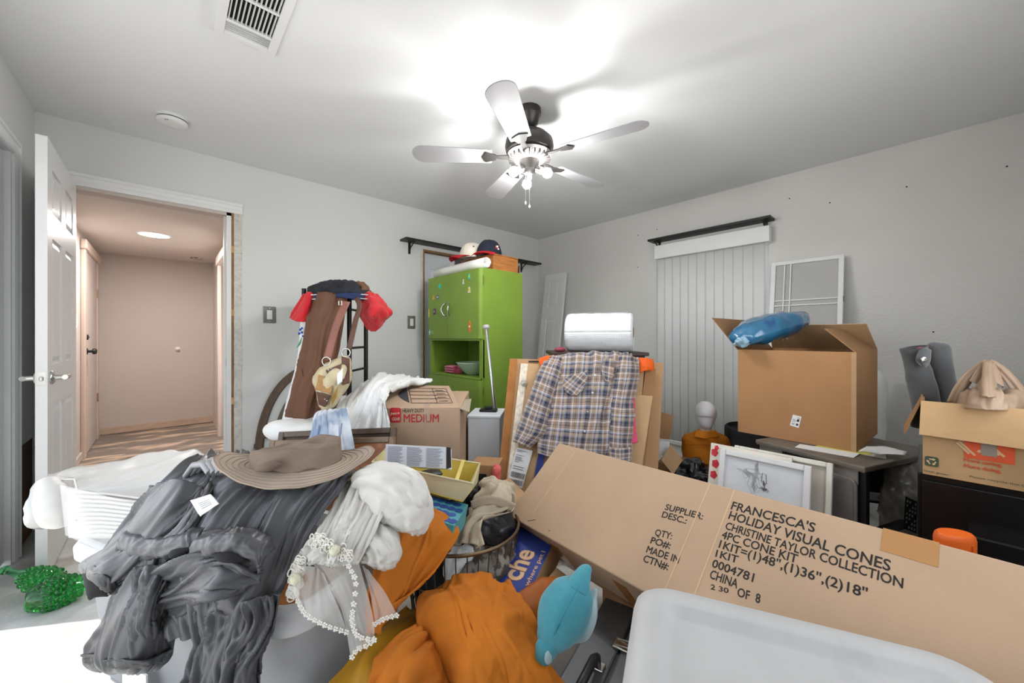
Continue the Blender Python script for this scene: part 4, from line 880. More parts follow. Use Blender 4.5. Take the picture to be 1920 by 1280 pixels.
MB(AM).box((-99 * sc, -60 * sc, -.02), (-84 * sc, 0, .012)).build('side_rail', M_frame, af); MB(AM).box((84 * sc, -60 * sc, -.02), (99 * sc, 0, .012)).build('side_rail', M_frame, af)
for y in (10, 20): MB(AM).box((-90 * sc, y * sc, -.012), (90 * sc, (y + 5) * sc, .006)).build('cross_bar', M_frame, af)
MB(AM).prism([(-90 * sc, -50 * sc)] + [(88 * sc * math.cos(a), 136 * sc * math.sin(a)) for a in [math.pi - math.pi * k / 16 for k in range(17)]] + [(88 * sc, -50 * sc)], -.018, -.014).build('pane', mat('dusty_pane', '#c9ccc8', .3, var=.06, vs=4), af)
blob('white_pillow', P(552, 806, 2.12), (.16, .10, .055), M_wcot, label='plump white pillow behind the framed panels', cat='pillow', M=Matrix.Rotation(TH - math.pi / 2, 4, 'Z'), disp=lumps(8, .02), pw=.8)
def framed(name, label, q, w, t, mf, mi, group=None):
    """q: bottom-left, bottom-right, top-right, top-left corners of the frame front"""
    o, bx_, tx = q[0], q[1], q[3]; X = bx_ - o; Y = tx - o; W_, H_ = X.length, Y.length; M = frame(o, X, Y)
    root = thing(name, label, 'picture', (o + bx_) / 2, group)
    for lo, hi in (((0, 0), (w, H_)), ((W_ - w, 0), (W_, H_)), ((w, H_ - w), (W_ - w, H_)), ((w, 0), (W_ - w, w))):
        b = MB(M); (x0, y0), (x1, y1) = lo, hi; b.box((x0, y0, -t), (x1, y1, 0)); b.build('frame_bar', mf, root, bevel=min(.004, w * .2))
    MB(M).box((w * .9, w * .9, -t * .8), (W_ - w * .9, H_ - w * .9, -t * .45)).build('picture_panel', mi, root)
    return root, M, W_, H_
M_burl = mat('burl_veneer', '#8a5434', .4, var=.35, vs=9, col2='#b87a4c', c2=(.4, .6), c2s=12)
framed('burl_picture', 'dark brown framed panel behind the burl wood panel', [P(478, 1090, 1.70), P(724, 1085, 1.67), P(723, 808, 1.88), P(480, 815, 1.91)], .028, .03, M_frame, mat('umber_panel', '#4a382c', .6))
framed('burl_picture', 'brown framed burl wood panel beneath the hat', [P(462, 1100, 1.60), P(722, 1095, 1.58), P(719, 821, 1.76), P(467, 830, 1.78)], .026, .03, M_frame2, M_burl)

# faded jeans over the frames
M_denim = mat('faded_denim', '#8d9db5', .9, var=.12, vs=10, col2='#c6ccd4', c2=(.45, .62), c2s=7, stretch=(1, 1, .4), bump=.2, bs=250)
jn = thing('faded_jeans', 'faded blue jeans leg hanging over the brown frames', 'jeans', P(610, 850, 1.7))
sheet('leg', [[P(602, 774, 1.96), P(620, 772, 1.96), P(648, 768, 1.96)], [P(590, 776, 1.82), P(615, 772, 1.80), P(650, 769, 1.82)], [P(583, 800, 1.71), P(614, 800, 1.66), P(657, 800, 1.70)], [P(574, 825, 1.69), P(612, 828, 1.62), P(662, 825, 1.67)], [P(558, 850, 1.67), P(612, 852, 1.60), P(666, 848, 1.66)]], M_denim, jn, 44, 40, disp=plus(folds(7, .012, 6, .8), lumps(20, .004)), solid=.005)
for u in (598, 606, 640): MB().tube([P(u + 4, 775, 1.80), P(u, 800, 1.66), P(u - 4, 830, 1.615)], .0028, 6).build('seam', mat('denim_seam', '#6f84a6', .9), jn)
sheet('denim_scrap', [[P(440, 870, 1.55), P(470, 858, 1.6), P(510, 862, 1.6)], [P(436, 885, 1.45), P(470, 880, 1.45), P(515, 882, 1.45)]], M_denim, None, 20, 10, disp=folds(6, .012, 2), solid=.005, label='crumpled blue denim edge behind the hat brim', cat='cloth')

# ------------------------------------------------------------------ moving carton with printed front
BXW = frame(P(724, 632, 2.0), RGT, FWD); BXW[2][3] = 0
wB = 138 / FPX * 2.0; zt, zb = .744, .36; dB = .43
mc = thing('moving_carton', 'medium moving carton with red printed lettering', 'carton', BXW @ V((wB / 2, dB / 2, zb)))
M_mov = kraft('moving_carton_board', '#b39880')
MB(BXW).hexa([(0, 0, zb), (wB, 0, zb), (wB, dB, zb), (0, dB, zb)], [(0, 0, zt), (wB, 0, zt), (wB, dB, zt + .03), (0, dB, zt + .03)]).build('body', M_mov, mc, bevel=.003)
tl_ = [P(724, 765, 2.0), P(862, 764, 2.0), P(842, 723, 2.44), P(722, 721, 2.44)]
fl = MB().slab(tl_, .004).build('top_flap', M_mov, mc)
MB().slab([P(862, 765, 2.0), P(880, 772, 2.05), P(884, 747, 2.2), P(858, 750, 2.25)], .004).build('top_flap', kraft('moving_inside', '#a79a86'), mc)
FMx = BXW @ frame((0, -.001, 0), (1, 0, 0), (0, 0, 1))
def fpt(px, py): p = PP(px, py, BXW @ V((0, 0, 0)), FWD); q = BXW.inverted() @ p; return q.x, q.z
def ftext(s, px, py, px2, cappx, m, bold=.0, nm='lettering'):
    x, z = fpt(px, py); x2, _ = fpt(px2, py); lettering(s, FMx @ Matrix.Translation((x, z, 0)), m, mc, cappx / FPX * 2.0, x2 - x, nm, bold)
ftext('MEDIUM', 757, 791, 823, 15, M_redink, .008); ftext('HEAVY DUTY', 755, 773, 796, 7, M_ink, .004)
x0, z0 = fpt(731, 792); x1, z1 = fpt(752, 764)
r = .012; pts = []
for cx_, cy_, a0 in ((x1 - r, z1 - r, 0), (x0 + r, z1 - r, 1), (x0 + r, z0 + r, 2), (x1 - r, z0 + r, 3)): pts += [(cx_ + r * math.cos((a0 + k / 4) * math.pi / 2), cy_ + r * math.sin((a0 + k / 4) * math.pi / 2)) for k in range(5)]
MB(FMx).prism(pts, 0, .0008).build('logo_square', M_redink, mc)
M_logo = mat('kraft_ink', '#d8b9a0', .8)
x, z = fpt(732.5, 777); lettering('pen+', FMx @ Matrix.Translation((x, z, .001)), M_logo, mc, 5.5 / FPX * 2, 17 / FPX * 2, bold=.02); x, z = fpt(735, 788); lettering('GEAR', FMx @ Matrix.Translation((x, z, .001)), M_logo, mc, 6 / FPX * 2, 15.5 / FPX * 2, bold=.02)
# printed table on the top flap
def on_top(u, v, h=.001): p = q4(*tl_, u, v); return p + V((0, 0, h))
def tline(u0, v0, u1, v1, w=.006, m=M_ink):
    d = V((u1 - u0, v1 - v0, 0)); nrm = V((-d.y, d.x, 0)).normalized() * w
    return MB().add([on_top(u0 - nrm.x, v0 - nrm.y), on_top(u1 - nrm.x, v1 - nrm.y), on_top(u1 + nrm.x, v1 + nrm.y), on_top(u0 + nrm.x, v0 + nrm.y)], [(0, 1, 2, 3)])
b = MB()
for v in (.18, .36, .52, .68, .84): q = tline(.36, v, .92, v, .008); b.add(q.v, [(0, 1, 2, 3)])
for u in (.36, .72, .93): q = tline(u, .18, u, .84, .004); b.add(q.v, [(0, 1, 2, 3)])
for v in (.26, .42, .58, .74): q = tline(.75, v, .88, v, .012); b.add(q.v, [(0, 1, 2, 3)])
b.build('printed_table', M_ink, fl)
MB().add([on_top(.33, .2, .0015)] + [on_top(.33 - .14 * math.sin(math.pi * k / 14), .2 + .66 * k / 14, .0015) for k in range(1, 14)] + [on_top(.33, .86, .0015)], [tuple(range(15))]).build('half_disc_print', mat('charcoal_ink', '#3b3b42', .7), fl)
MB().add([P(792, 742, 1.99 + .24), P(806, 738, 1.99 + .26), P(806, 764, 1.995), P(794, 765, 1.995)], [(0, 1, 2, 3)]).add([P(794, 765, 1.994), P(806, 764, 1.994), P(806, 800, 1.994), P(795, 802, 1.994)], [(0, 1, 2, 3)]).build('tape_strip', mat('milky_tape', '#cfc0ae', .15, var=.25, vs=60, spec=.8, alpha=.25), mc)
sp_ = thing('storage_carton', 'plain carton underneath the printed moving carton', 'carton', BXW @ V((wB / 2, dB / 2, 0)))
MB(BXW).box((-.02, -.02, 0), (wB, dB + .05, .357)).build('body', M_kraftd, sp_, bevel=.003); MB(BXW).box((wB / 2 - .03, -.021, 0), (wB / 2 + .03, -.02, .357)).build('tape_strip', M_btape, sp_)

# white quilt between rack and carton
ql = thing('white_quilt', 'rumpled white quilt draped beside the moving carton', 'quilt', P(680, 820, 2.1))
sheet('cloth', [[P(655, 742, 2.55), P(690, 722, 2.6), P(722, 706, 2.60), P(770, 711, 2.6), P(806, 716, 2.6)], [P(642, 757, 2.35), P(680, 738, 2.3), P(718, 711, 2.28), P(765, 715, 2.42), P(805, 719, 2.46)],
               [P(634, 780, 2.2), P(668, 770, 2.12), P(704, 742, 2.06), P(722, 728, 2.04), P(735, 722, 2.2)], [P(628, 800, 2.1), P(660, 797, 2.02), P(695, 780, 1.98), P(716, 765, 1.97), P(724, 745, 2.0)], [P(624, 825, 2.02), P(655, 826, 1.96), P(690, 826, 1.93), P(714, 822, 1.93), P(723, 810, 1.95)]], M_wcot, ql, 70, 60, disp=plus(folds(6, .03, 11, 1.2, slant=.3), folds(13, .009, 4, 2), creases(7, .014, 9, 1.5, slant=.3)), solid=.008)
blob('white_bedding', P(690, 800, 2.35), (.18, .16, .14), M_wcot, ql, disp=lumps(8, .03))

# white cooler bin with black lid grip
wbn = thing('cooler_bin', 'plain white bin with black handle in front of the cupboard', 'bin', V((P(900, 632, 2.4).x, P(900, 632, 2.4).y, 0)))
CM = frame(P(877, 632, 2.26), RGT * .995 - FWD * .10, FWD); CM[2][3] = 0
M_cool = mat('white_plastic_cool', '#d5dbe0', .4, var=.03)
MB(CM).box((0, 0, 0), (.195, .24, .635)).build('body', M_cool, wbn, bevel=.006); MB(CM).box((-.004, -.004, .635), (.199, .244, .652)).build('lid', M_cool, wbn, bevel=.004)
b = MB(CM); b.box((.05, .1, .652), (.16, .16, .668)); b.box((.08, .11, .668), (.13, .15, .685)); b.build('handle', M_dark, wbn, bevel=.004)
# ------------------------------------------------------------------ big open carton on the school desk
KM = frame((2.383, .21, .58), (2.9375 - 2.383, .171 - .21, 0), (2.428 - 2.383, .716 - .21, 0)); KW, KD, KH = .556, .508, .47
M_big = kraft('big_carton_board', '#ab8058')
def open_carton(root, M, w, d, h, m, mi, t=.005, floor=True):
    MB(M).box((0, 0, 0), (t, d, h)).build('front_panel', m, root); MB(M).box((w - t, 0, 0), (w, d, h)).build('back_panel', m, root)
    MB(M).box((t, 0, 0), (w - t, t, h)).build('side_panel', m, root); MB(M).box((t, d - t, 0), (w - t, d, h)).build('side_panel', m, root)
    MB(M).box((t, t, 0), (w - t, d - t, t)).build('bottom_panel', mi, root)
bc = thing('open_carton', 'big open brown carton on the school desk with flaps raised', 'carton', KM @ V((KW / 2, KD / 2, 0)))
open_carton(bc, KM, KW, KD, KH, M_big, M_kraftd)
def flap(root, M, a, b, out, ln, m, taper=.0, t=.004):
    a, b, out = V(a), V(b), V(out).normalized() * ln; e = (b - a) * taper
    return MB(M).slab([a, b, b + out - e, a + out + e], t).build('flap', m, root)
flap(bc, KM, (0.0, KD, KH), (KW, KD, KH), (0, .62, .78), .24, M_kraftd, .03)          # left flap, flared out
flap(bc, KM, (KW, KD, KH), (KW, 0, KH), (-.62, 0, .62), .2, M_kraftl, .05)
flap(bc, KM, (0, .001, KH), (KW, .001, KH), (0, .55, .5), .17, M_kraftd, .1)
c = q4(KM @ V((KW, KD * .7, KH)), KM @ V((KW, KD * .4, KH)), KM @ V((KW - .11, KD * .4, KH + .15)), KM @ V((KW - .11, KD * .7, KH + .15)), .5, .5)
b = MB()
for k in range(9):
    p0 = P(1452 + 3.2 * k, 632 + (k % 3) * 3, 2.32); b.tube([p0, p0 + RGT * .02 * random.uniform(-1, 1) + UP * .03, p0 + RGT * .03 * random.uniform(-1, 1) + UP * .045], .0016, 5)
b.build('torn_tape', M_paper, bc)
MB(KM).box((-.0012, .0, 0), (-.0002, .018, KH)).build('edge_seam', M_kraftl, bc)
# barcode sticker, turned a little
lab = [PP(px, py, KM @ V((0, 0, 0)), KM.to_3x3() @ V((1, 0, 0))) for px, py in ((1481, 797), (1497.5, 802), (1503, 781), (1487, 777))]
nv_ = KM.to_3x3() @ V((-1, 0, 0)); ls = MB().slab([p + nv_ * .0012 for p in lab], .001).build('sticker', M_paper, bc)
lq2 = [p + nv_ * .0016 for p in lab]; b = MB()
for u, v, w_, h_ in ((.12, .62, .3, .03), (.12, .52, .5, .03), (.12, .42, .4, .03), (.15, .15, .3, .04), (.15, .25, .3, .04), (.62, .5, .25, .22), (.62, .15, .25, .18), (.6, .8, .3, .04)):
    b.add([q4(*lq2, u, v), q4(*lq2, u + w_, v), q4(*lq2, u + w_, v + h_), q4(*lq2, u, v + h_)], [(0, 1, 2, 3)])
b.build('printed_marks', M_ink, ls)
bag2 = thing('wrapped_bundle', 'blue fabric bundle in shiny clear film on top of the open carton', 'bundle', P(1445, 650, 2.15))
M_blue = mat('blue_film', '#2a6f96', .18, var=.3, vs=9, col2='#164a78', c2=(.5, .62), c2s=9, spec=.8, coat=.5, bump=.25, bs=22)
ax = P(1506, 592, 2.30) - P(1384, 640, 2.1)
loft('bundle', [(P(1384, 638, 2.10), .01, .01), (P(1391, 634, 2.12), .08, .05), (P(1418, 621, 2.16), .12, .075), (P(1450, 612, 2.2), .12, .078), (P(1482, 602, 2.25), .09, .06), (P(1500, 597, 2.3), .04, .035), (P(1506, 596, 2.31), .004, .004)], M_blue, bag2, steps=36, n=36, disp=plus(lumps(12, .012), lumps(40, .004)))
blob('twisted_film_end', P(1390, 640, 2.09), (.05, .03, .03), mat('pale_film', '#8fb6c9', .12, spec=.9, coat=.5, var=.2), bag2, disp=lumps(30, .03))
# clear film poking out at the right of the carton
sheet('clear_film', [[P(1535, 606, 2.35), P(1552, 612, 2.33), P(1566, 630, 2.3)], [P(1548, 632, 2.3), P(1560, 640, 2.28), P(1568, 655, 2.27)]], mat('film_clear', '#dfe3e4', .1, alpha=.55, spec=.9, var=.1), None, 16, 16, disp=folds(4, .02, 3), solid=.001, label='crumpled clear film poking out of the big carton', cat='film')

# ------------------------------------------------------------------ school desk, papers, black chair back
dk = thing('school_desk', 'old school desk with laminate top under the big carton', 'desk', (2.45, .4, 0))
A_, B_ = V((2.30, .575, 0)), V((2.155, .19, 0)); XD = (A_ - B_).normalized(); DKM = frame(V((2.155, .19, 0)), V((XD.y, -XD.x, 0)), XD); dw = (A_ - B_).length
M_lam = mat('worn_laminate', '#6f665c', .5, var=.2, vs=10); M_dsteel = mat('tan_steel', '#87807a', .5, .3, var=.12, vs=12)
MB(DKM).box((0, -.03, .555), (.62, dw + .03, .578)).build('desktop', M_lam, dk, bevel=.006)
MB(DKM).box((.004, -.026, .553), (.616, dw + .026, .557)).build('edge_band', mat('edge_metal', '#a39a8e', .3, .6), dk)
for y in (.0, dw - .10): MB(DKM).prism([(.012, y), (.020, y), (.020, y + .1), (.012, y + .1)], .49, .553).build('corner_plate', M_dsteel, dk, bevel=.003)
MB(DKM).box((.03, .1, .44), (.5, dw - .1, .552)).build('book_tray', mat('tray_dark', '#2b2521', .7), dk)
def rpoly(x0, x1, y0, y1, r=.03, n=5):
    pts = []
    for cx_, cy_, a0 in ((x1 - r, y1 - r, 0), (x0 + r, y1 - r, 1), (x0 + r, y0 + r, 2), (x1 - r, y0 + r, 3)): pts += [(cx_ + r * math.cos((a0 + k / (n - 1)) * math.pi / 2), cy_ + r * math.sin((a0 + k / (n - 1)) * math.pi / 2)) for k in range(n)]
    return pts
SPM = DKM @ frame((.008, .0, 0), (0, 1, 0), (0, 0, 1))
MB(SPM).prism(rpoly(-.0, .135, .20, .515), -.006, .006).build('steel_panel', M_dsteel, dk, bevel=.003)
b = MB(SPM).prism(rpoly(.012, .123, .215, .50, .02), -.009, -.006); b.build('panel_rib', M_dsteel, dk)
for x, y in ((.03, -.02), (.03, dw), (.58, -.02), (.58, dw)): MB(DKM).box((x, y, 0), (x + .028, y + .028, .553)).build('leg', M_dark if y < 0 else M_dsteel, dk, bevel=.004)
MB(DKM).box((.04, -.016, .25), (.58, .004, .285)).build('stretcher', M_dark, dk)
g = 'papers under the carton'
for (q, col, lab_) in (([(1490, 838), (1600, 858), (1612, 850), (1500, 832)], '#e4e4e2', 'white sheet sticking out under the carton front'), ([(1520, 838), (1632, 853), (1640, 846), (1545, 832)], '#d9d66a', 'yellow sheet sticking out under the carton'), ([(1610, 850), (1662, 860), (1660, 848), (1620, 838)], '#dcdcda', 'bent white sheet at the desk corner')):
    pts = [PZ(px, py, .5795 + .0015 * k) for k, (px, py) in enumerate(q)]; MB().slab(pts, .0008).build('paper_sheet', mat('paper_' + col[1:], col, .7, var=.02), label=lab_, cat='paper', group=g)
sheet('paper_sheet', [[P(1625, 838, 1.75), P(1660, 838, 1.74), P(1700, 848, 1.72)], [P(1610, 846, 1.68), P(1650, 852, 1.68), P(1696, 854, 1.66)]], MATS['paper_e4e4e2'], None, 12, 8, disp=folds(2, .008, 3), solid=.0008, label='curled white sheet reaching past the desk right side', cat='paper', group=g)
chb = thing('school_chair', 'black school chair tucked behind the desk right end', 'chair', V((P(1640, 632, 1.95).x, P(1640, 632, 1.95).y, 0)))
CHM = frame(P(1600, 632, 1.98), RGT * .9 - FWD * .43, UP); CHM[2][3] = 0
MB(CHM).prism(rpoly(.0, .21, .32, .55, .03), -.012, .0).build('backrest', M_dark, chb, bevel=.004)
MB(CHM).prism(rpoly(.0, .21, -.26, -.02, .03), .30, .315).build('seat', M_dark, chb) if False else MB(CHM).box((.0, .27, -.2), (.2, .285, .02)).build('seat', M_dark, chb, bevel=.005)
for x in (.02, .18): MB(CHM).tube([(x, 0, .0), (x, .5, -.014)], .011, 10).build('leg', M_dark, chb); MB(CHM).tube([(x, 0, -.2), (x, .27, -.19)], .011, 10).build('leg', M_dark, chb)
# white cushion behind the big carton
loft('white_bolster', [(P(1640, 980, 2.42), .02, .02), (P(1640, 960, 2.42), .07, .05), (P(1638, 820, 2.47), .07, .05), (P(1638, 760, 2.5), .07, .05), (P(1640, 712, 2.52), .065, .045), (P(1642, 694, 2.52), .02, .02)], mat('white_vinyl', '#e3e3e0', .35, var=.04), None, up=FWD, steps=20, n=24, disp=lumps(9, .012), label='white bolster standing on end behind the big carton', cat='bolster')

# ------------------------------------------------------------------ pictures leaning on the desk
M_wframe = mat('white_lacquer', '#d8d8d5', .4, var=.03)
def PL(px, py, dx=0): # plane of the leaning frames: nearer the floor, nearer the viewer
    return PP(px, py, V((2.06 + dx, 0, .56)), V((1, 0, .0)) * .975 + V((0, 0, -1)) * .22)
Yd = V((.22, 0, .975)).normalized(); o = V((2.055, 0, .562))
def lean_pic(y0, y1, ztop, dx): top0 = V((2.055 + dx, y0, ztop)); top1 = V((2.055 + dx, y1, ztop)); L_ = ztop / .975 * .985; return [top0 - Yd * L_, top1 - Yd * L_, top1, top0]
r1, M1, W1, H1 = framed('framed_sketch', 'white framed pale lantern sketch leaning in front of the desk', lean_pic(.69, .325, .562, 0), .026, .03, M_wframe, mat('sketch_paper', '#d3d6d8', .6, var=.05, vs=6, col2='#bfc3c6', c2=(.5, .7), c2s=6), 'pictures leaning on the desk')
def sk(pts, r=.0012): return MB(M1).tube([(x * W1, H1 - y, -.0125) for x, y in pts], r, 5)
b = sk([(.50, .115), (.505, .075), (.545, .078), (.555, .12)]); b2 = sk([(.475, .145), (.56, .14), (.585, .15)]); b.v += b2.v; b.f += [tuple(i + len(b.v) - len(b2.v) for i in f) for f in b2.f]
b.build('pencil_lines', mat('pencil', '#6b6a6c', .8), r1)
def scribble(cx_, cy_, rx_, ry_, n, seed, r=.0008):
    random.seed(seed); pts = []
    for k in range(n): a = k * 1.1; pts.append(V(((cx_ + rx_ * nz(k * .37, seed, 0) * 1.6) * W1, H1 - (cy_ + ry_ * nz(k * .41, 0, seed) * 1.6), -.0122)))
    return MB(M1).tube(pts, r, 4).build('pencil_shading', MATS['pencil'] if seed < 3 else mat('pencil_pale', '#a9acb0', .8), r1)
scribble(.53, .145, .05, .012, 60, 1); scribble(.53, .12, .03, .02, 30, 2, .0006); scribble(.36, .09, .14, .03, 60, 5, .0006); scribble(.42, .13, .07, .05, 50, 6, .0006); scribble(.44, .06, .03, .05, 40, 8, .0006)
r2, M2, W2, H2 = framed('framed_picture', 'plain white framed picture behind the lantern sketch', lean_pic(.645, .262, .575, .066), .022, .03, mat('ivory_lacquer', '#d9d6c8', .4), mat('blank_back', '#b9b3a6', .7), 'pictures leaning on the desk')
cv = thing('painted_canvas', 'painted canvas with red flowers showing left of the sketch', 'painting', (2.0, .7, 0), 'pictures leaning on the desk')
q = lean_pic(.745, .40, .572, .034); M3 = frame(q[0], q[1] - q[0], q[3] - q[0]); W3, H3 = (q[1] - q[0]).length, (q[3] - q[0]).length
MB(M3).box((0, 0, -.022), (W3, H3, 0)).build('canvas', mat('canvas_cream', '#d8d2c4', .8, var=.1), cv, bevel=.002)
Mf = mat('flower_red', '#c2303c', .7, var=.25, vs=40)
for x, y, s in ((.022, .045, .016), (.03, .10, .017), (.025, .155, .016), (.03, .02, .01)):
    MB(M3).prism([(x + s * (1 + .1 * math.cos(5 * a)) * math.cos(a), H3 - y + s * 1.2 * (1 + .1 * math.cos(5 * a)) * math.sin(a)) for a in [2 * math.pi * k / 30 for k in range(30)]], .0, .0012).build('painted_flower', Mf, cv)
for k in range(9):
    x = .06 + k * .03; MB(M3).box((x, H3, -.02), (x + .028, H3 + .0008, -.002)).build('paint_edge', mat('paint_%d' % (k % 4), ['#c9564e', '#8aa7a0', '#b9b7ad', '#7c8a9c'][k % 4], .7, var=.2, vs=60), cv)

# ------------------------------------------------------------------ mannequin bust, bags and small carton by the window
mq = thing('mannequin_bust', 'glossy white mannequin bust wearing an orange shirt', 'mannequin', V((P(1323, 632, 2.62).x, P(1323, 632, 2.62).y, 0)))
M_gloss = mat('gloss_white', '#e9e8ea', .3, var=.01, coat=.1)
hc = P(1323, 775, 2.62)
loft('head', [(P(1323, 752, 2.62), .003, .003), (P(1323, 754, 2.62), .03, .034), (P(1323, 762, 2.62), .058, .068), (P(1323, 772, 2.615), .067, .078), (P(1323, 782, 2.61), .062, .072), (P(1323, 792, 2.60), .046, .054), (P(1323, 799, 2.61), .038, .042), (P(1323, 812, 2.62), .040, .043)], M_gloss, mq, up=FWD, steps=40, n=32)
MB().box((0, 0, 0), (.001, .001, .001)) 
M_ochre = mat('ochre_cotton', '#cf7a12', .85, var=.08, vs=10, bump=.1, bs=200)
def zc(z): return V((P(1323, 632, 2.62).x, P(1323, 632, 2.62).y, z))
loft('orange_shirt', [(zc(.478), .045, .045), (zc(.466), .055, .05), (zc(.452), .10, .06), (zc(.43), .148, .075), (zc(.39), .165, .085), (zc(.30), .155, .09), (zc(.18), .15, .09), (zc(.10), .15, .09)], M_ochre, mq, up=FWD, steps=36, n=40, disp=plus(lumps(14, .008), lumps(35, .003)))
sheet('shirt_collar', [[P(1306, 806, 2.56), P(1323, 808, 2.52), P(1341, 806, 2.56)], [P(1300, 818, 2.55), P(1323, 822, 2.50), P(1350, 818, 2.55)]], M_ochre, mq, 20, 8, solid=.004)
MB().tube([P(1285, 832, 2.51), P(1305, 833, 2.49), P(1330, 833, 2.49), P(1358, 834, 2.51)], .0022, 6).build('yoke_seam', mat('ochre_seam', '#a55c0a', .9), mq)
MB().lathe([(.13, 0), (.13, .012), (.02, .02), (.015, .12), (.001, .12)], 28, zc(0)).build('stand', M_dark, mq, smooth=40)
MB(axes(V((P(1412, 632, 2.62).x, P(1412, 632, 2.62).y, 0)))).lathe([(.15, 0), (.17, .02), (.175, .46), (.172, .49), (.16, .50), (.155, .47), (.1, .44), (.001, .43)], 36).build('waste_bin', mat('black_fabric', '#232426', .8, var=.15), smooth=40, label='round black fabric bin behind the desk by the window', cat='bin')
blob('trash_bag', P(1302, 908, 2.25), (.15, .13, .13), mat('black_plastic_film', '#14141a', .2, var=.2, spec=.8), label='shiny black plastic bag in front of the orange shirted bust', cat='bag', disp=plus(lumps(14, .05, 3), lumps(40, .012, 1)), nu=48, nv=32)
sc_ = thing('small_open_carton', 'small open carton with torn flap beside the leaning boards', 'carton', V((P(1258, 632, 2.35).x, P(1258, 632, 2.35).y, 0)))
SCM = frame(P(1232, 632, 2.42), RGT * .8 - FWD * .6, FWD); SCM[2][3] = 0
open_carton(sc_, SCM, .24, .2, .32, M_kraft, M_kraftd)
MB().slab([P(1238, 822, 2.36), P(1256, 824, 2.34), P(1263, 779, 2.38), P(1240, 772, 2.4)], .004).build('flap', M_kraftd, sc_)
MB().slab([P(1236, 852, 2.3), P(1258, 858, 2.27), P(1255, 828, 2.3), P(1237, 826, 2.33)], .003).build('flap', M_paper, sc_); MB().slab([P(1240, 862, 2.22), P(1262, 890, 2.18), P(1280, 862, 2.2), P(1258, 832, 2.24)], .004).build('flap', M_kraftl, sc_)

# ------------------------------------------------------------------ black filing cabinet with worn carton on top
M_fc = mat('black_enamel', '#0e0e10', .28, var=.2, vs=14, bump=.03, bs=80)
fx0, fx1, fy0, fy1, fz = 1.90, 2.42, -.41, .012, .655
fc = thing('filing_cabinet', 'black steel filing cabinet under the worn orange-printed carton', 'filing cabinet', ((fx0 + fx1) / 2, (fy0 + fy1) / 2, 0))
MB().box((fx0 + .012, fy0, 0), (fx1, fy1, fz)).build('body', M_fc, fc, bevel=.004)
for z0, z1 in ((.335, .635), (.02, .32)):
    d_ = MB().box((fx0, fy0 + .012, z0), (fx0 + .013, fy1 - .012, z1)).build('drawer', M_fc, fc, bevel=.003)
    zh = z1 - .12; MB().box((fx0 - .003, -.21, zh - .03), (fx0 + .001, -.10, zh + .015)).build('recess_shade_slab', mat('recess_shade', '#060607', .5), d_); MB().box((fx0 - .006, -.212, zh + .012), (fx0 + .001, -.098, zh + .018)).build('handle_lip', M_fc, d_); MB().box((fx0 - .005, -.212, zh - .034), (fx0 + .001, -.098, zh - .028)).build('handle_lip', mat('worn_edge', '#4c4f52', .3, .5), d_)  # dark slab instead of a hollow grip; the shade is in its colour
hb = thing('worn_carton', 'worn carton with orange printed square and folded front flap', 'carton', (2.05, -.2, fz))
HM = frame((fx0 - .005, -.405, fz + .002), (1, 0, 0), (0, 1, 0)); hw, hd_, hh = .34, .405, .245
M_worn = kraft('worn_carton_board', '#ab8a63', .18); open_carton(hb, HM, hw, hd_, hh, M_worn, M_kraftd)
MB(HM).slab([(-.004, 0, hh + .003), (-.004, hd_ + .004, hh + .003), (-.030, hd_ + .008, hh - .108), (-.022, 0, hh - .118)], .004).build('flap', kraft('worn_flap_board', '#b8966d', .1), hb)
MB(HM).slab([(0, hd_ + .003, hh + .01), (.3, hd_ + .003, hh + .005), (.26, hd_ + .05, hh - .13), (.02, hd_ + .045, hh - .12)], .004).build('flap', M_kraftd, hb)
HFM = HM @ frame((-.0012, hd_, 0), (0, -1, 0), (0, 0, 1))
def hpt(px, py): p = PX(px, py, fx0 - .0065); q = HFM.inverted() @ p; return q.x, q.y
M_orp = mat('orange_print', '#c8502a', .75, var=.1, vs=30)
def hrect(px0, py0, px1, py1, m, nm, z=0): 
    a, b = hpt(px0, py0), hpt(px1, py1); x0, x1 = sorted((a[0], b[0])); y0, y1 = sorted((a[1], b[1])); return MB(HFM).box((x0, y0, z), (x1, y1, z + .0006)).build(nm, m, hb)
x0, y0 = hpt(1808, 855); x1, y1 = hpt(1903, 868); ytop = hpt(1808, 822)[1]
sq = MB(HFM).box((x0, y0 - .004, 0), (x1, ytop + .02, .0006)).build('printed_square', M_orp, hb)
Mlw = mat('kraft_light_ink', '#c7a67d', .8)
W4 = x1 - x0; H4 = ytop - y0
for k, (u, v, w_, h_) in enumerate(((.08, .15, .06, .45), (.2, .1, .06, .55), (.3, .3, .16, .08), (.68, .3, .06, .35), (.78, .25, .06, .4))):
    MB(HFM @ Matrix.Translation((x0 + u * W4, y0 + v * H4, .0007)) @ Matrix.Rotation(.7, 4, 'Z')).box((0, 0, 0), (w_ * W4, h_ * H4 * 1.6, .0004)).build('stencil_mark', Mlw, sq)
MB(HFM).box((x0 + .34 * W4, y0 + .2 * H4, .0012), (x0 + .66 * W4, y0 + 1.0 * H4, .002)).build('tape_strip', mat('grey_tape', '#8d7f74', .3), hb)
for s, py, px2, cp in (('More saving.', 868, 1880, 6.2), ('More doing.', 879, 1878, 6.2)):
    x, y = hpt(1807, py - 4); x2, _ = hpt(px2, py); lettering(s, HFM @ Matrix.Translation((x, y, .0)), M_orp, hb, cp / FPX * 1.25, x2 - x, bold=.02)
xg, yg = hpt(1734, 872); 
Mgr = mat('green_print', '#3d4a33', .8)
gsq = MB(HFM).prism([(p[0] + xg, p[1] + yg) for p in rpoly(0, .031, 0, .033, .006)], 0, .0006).build('printed_badge', Mgr, hb)
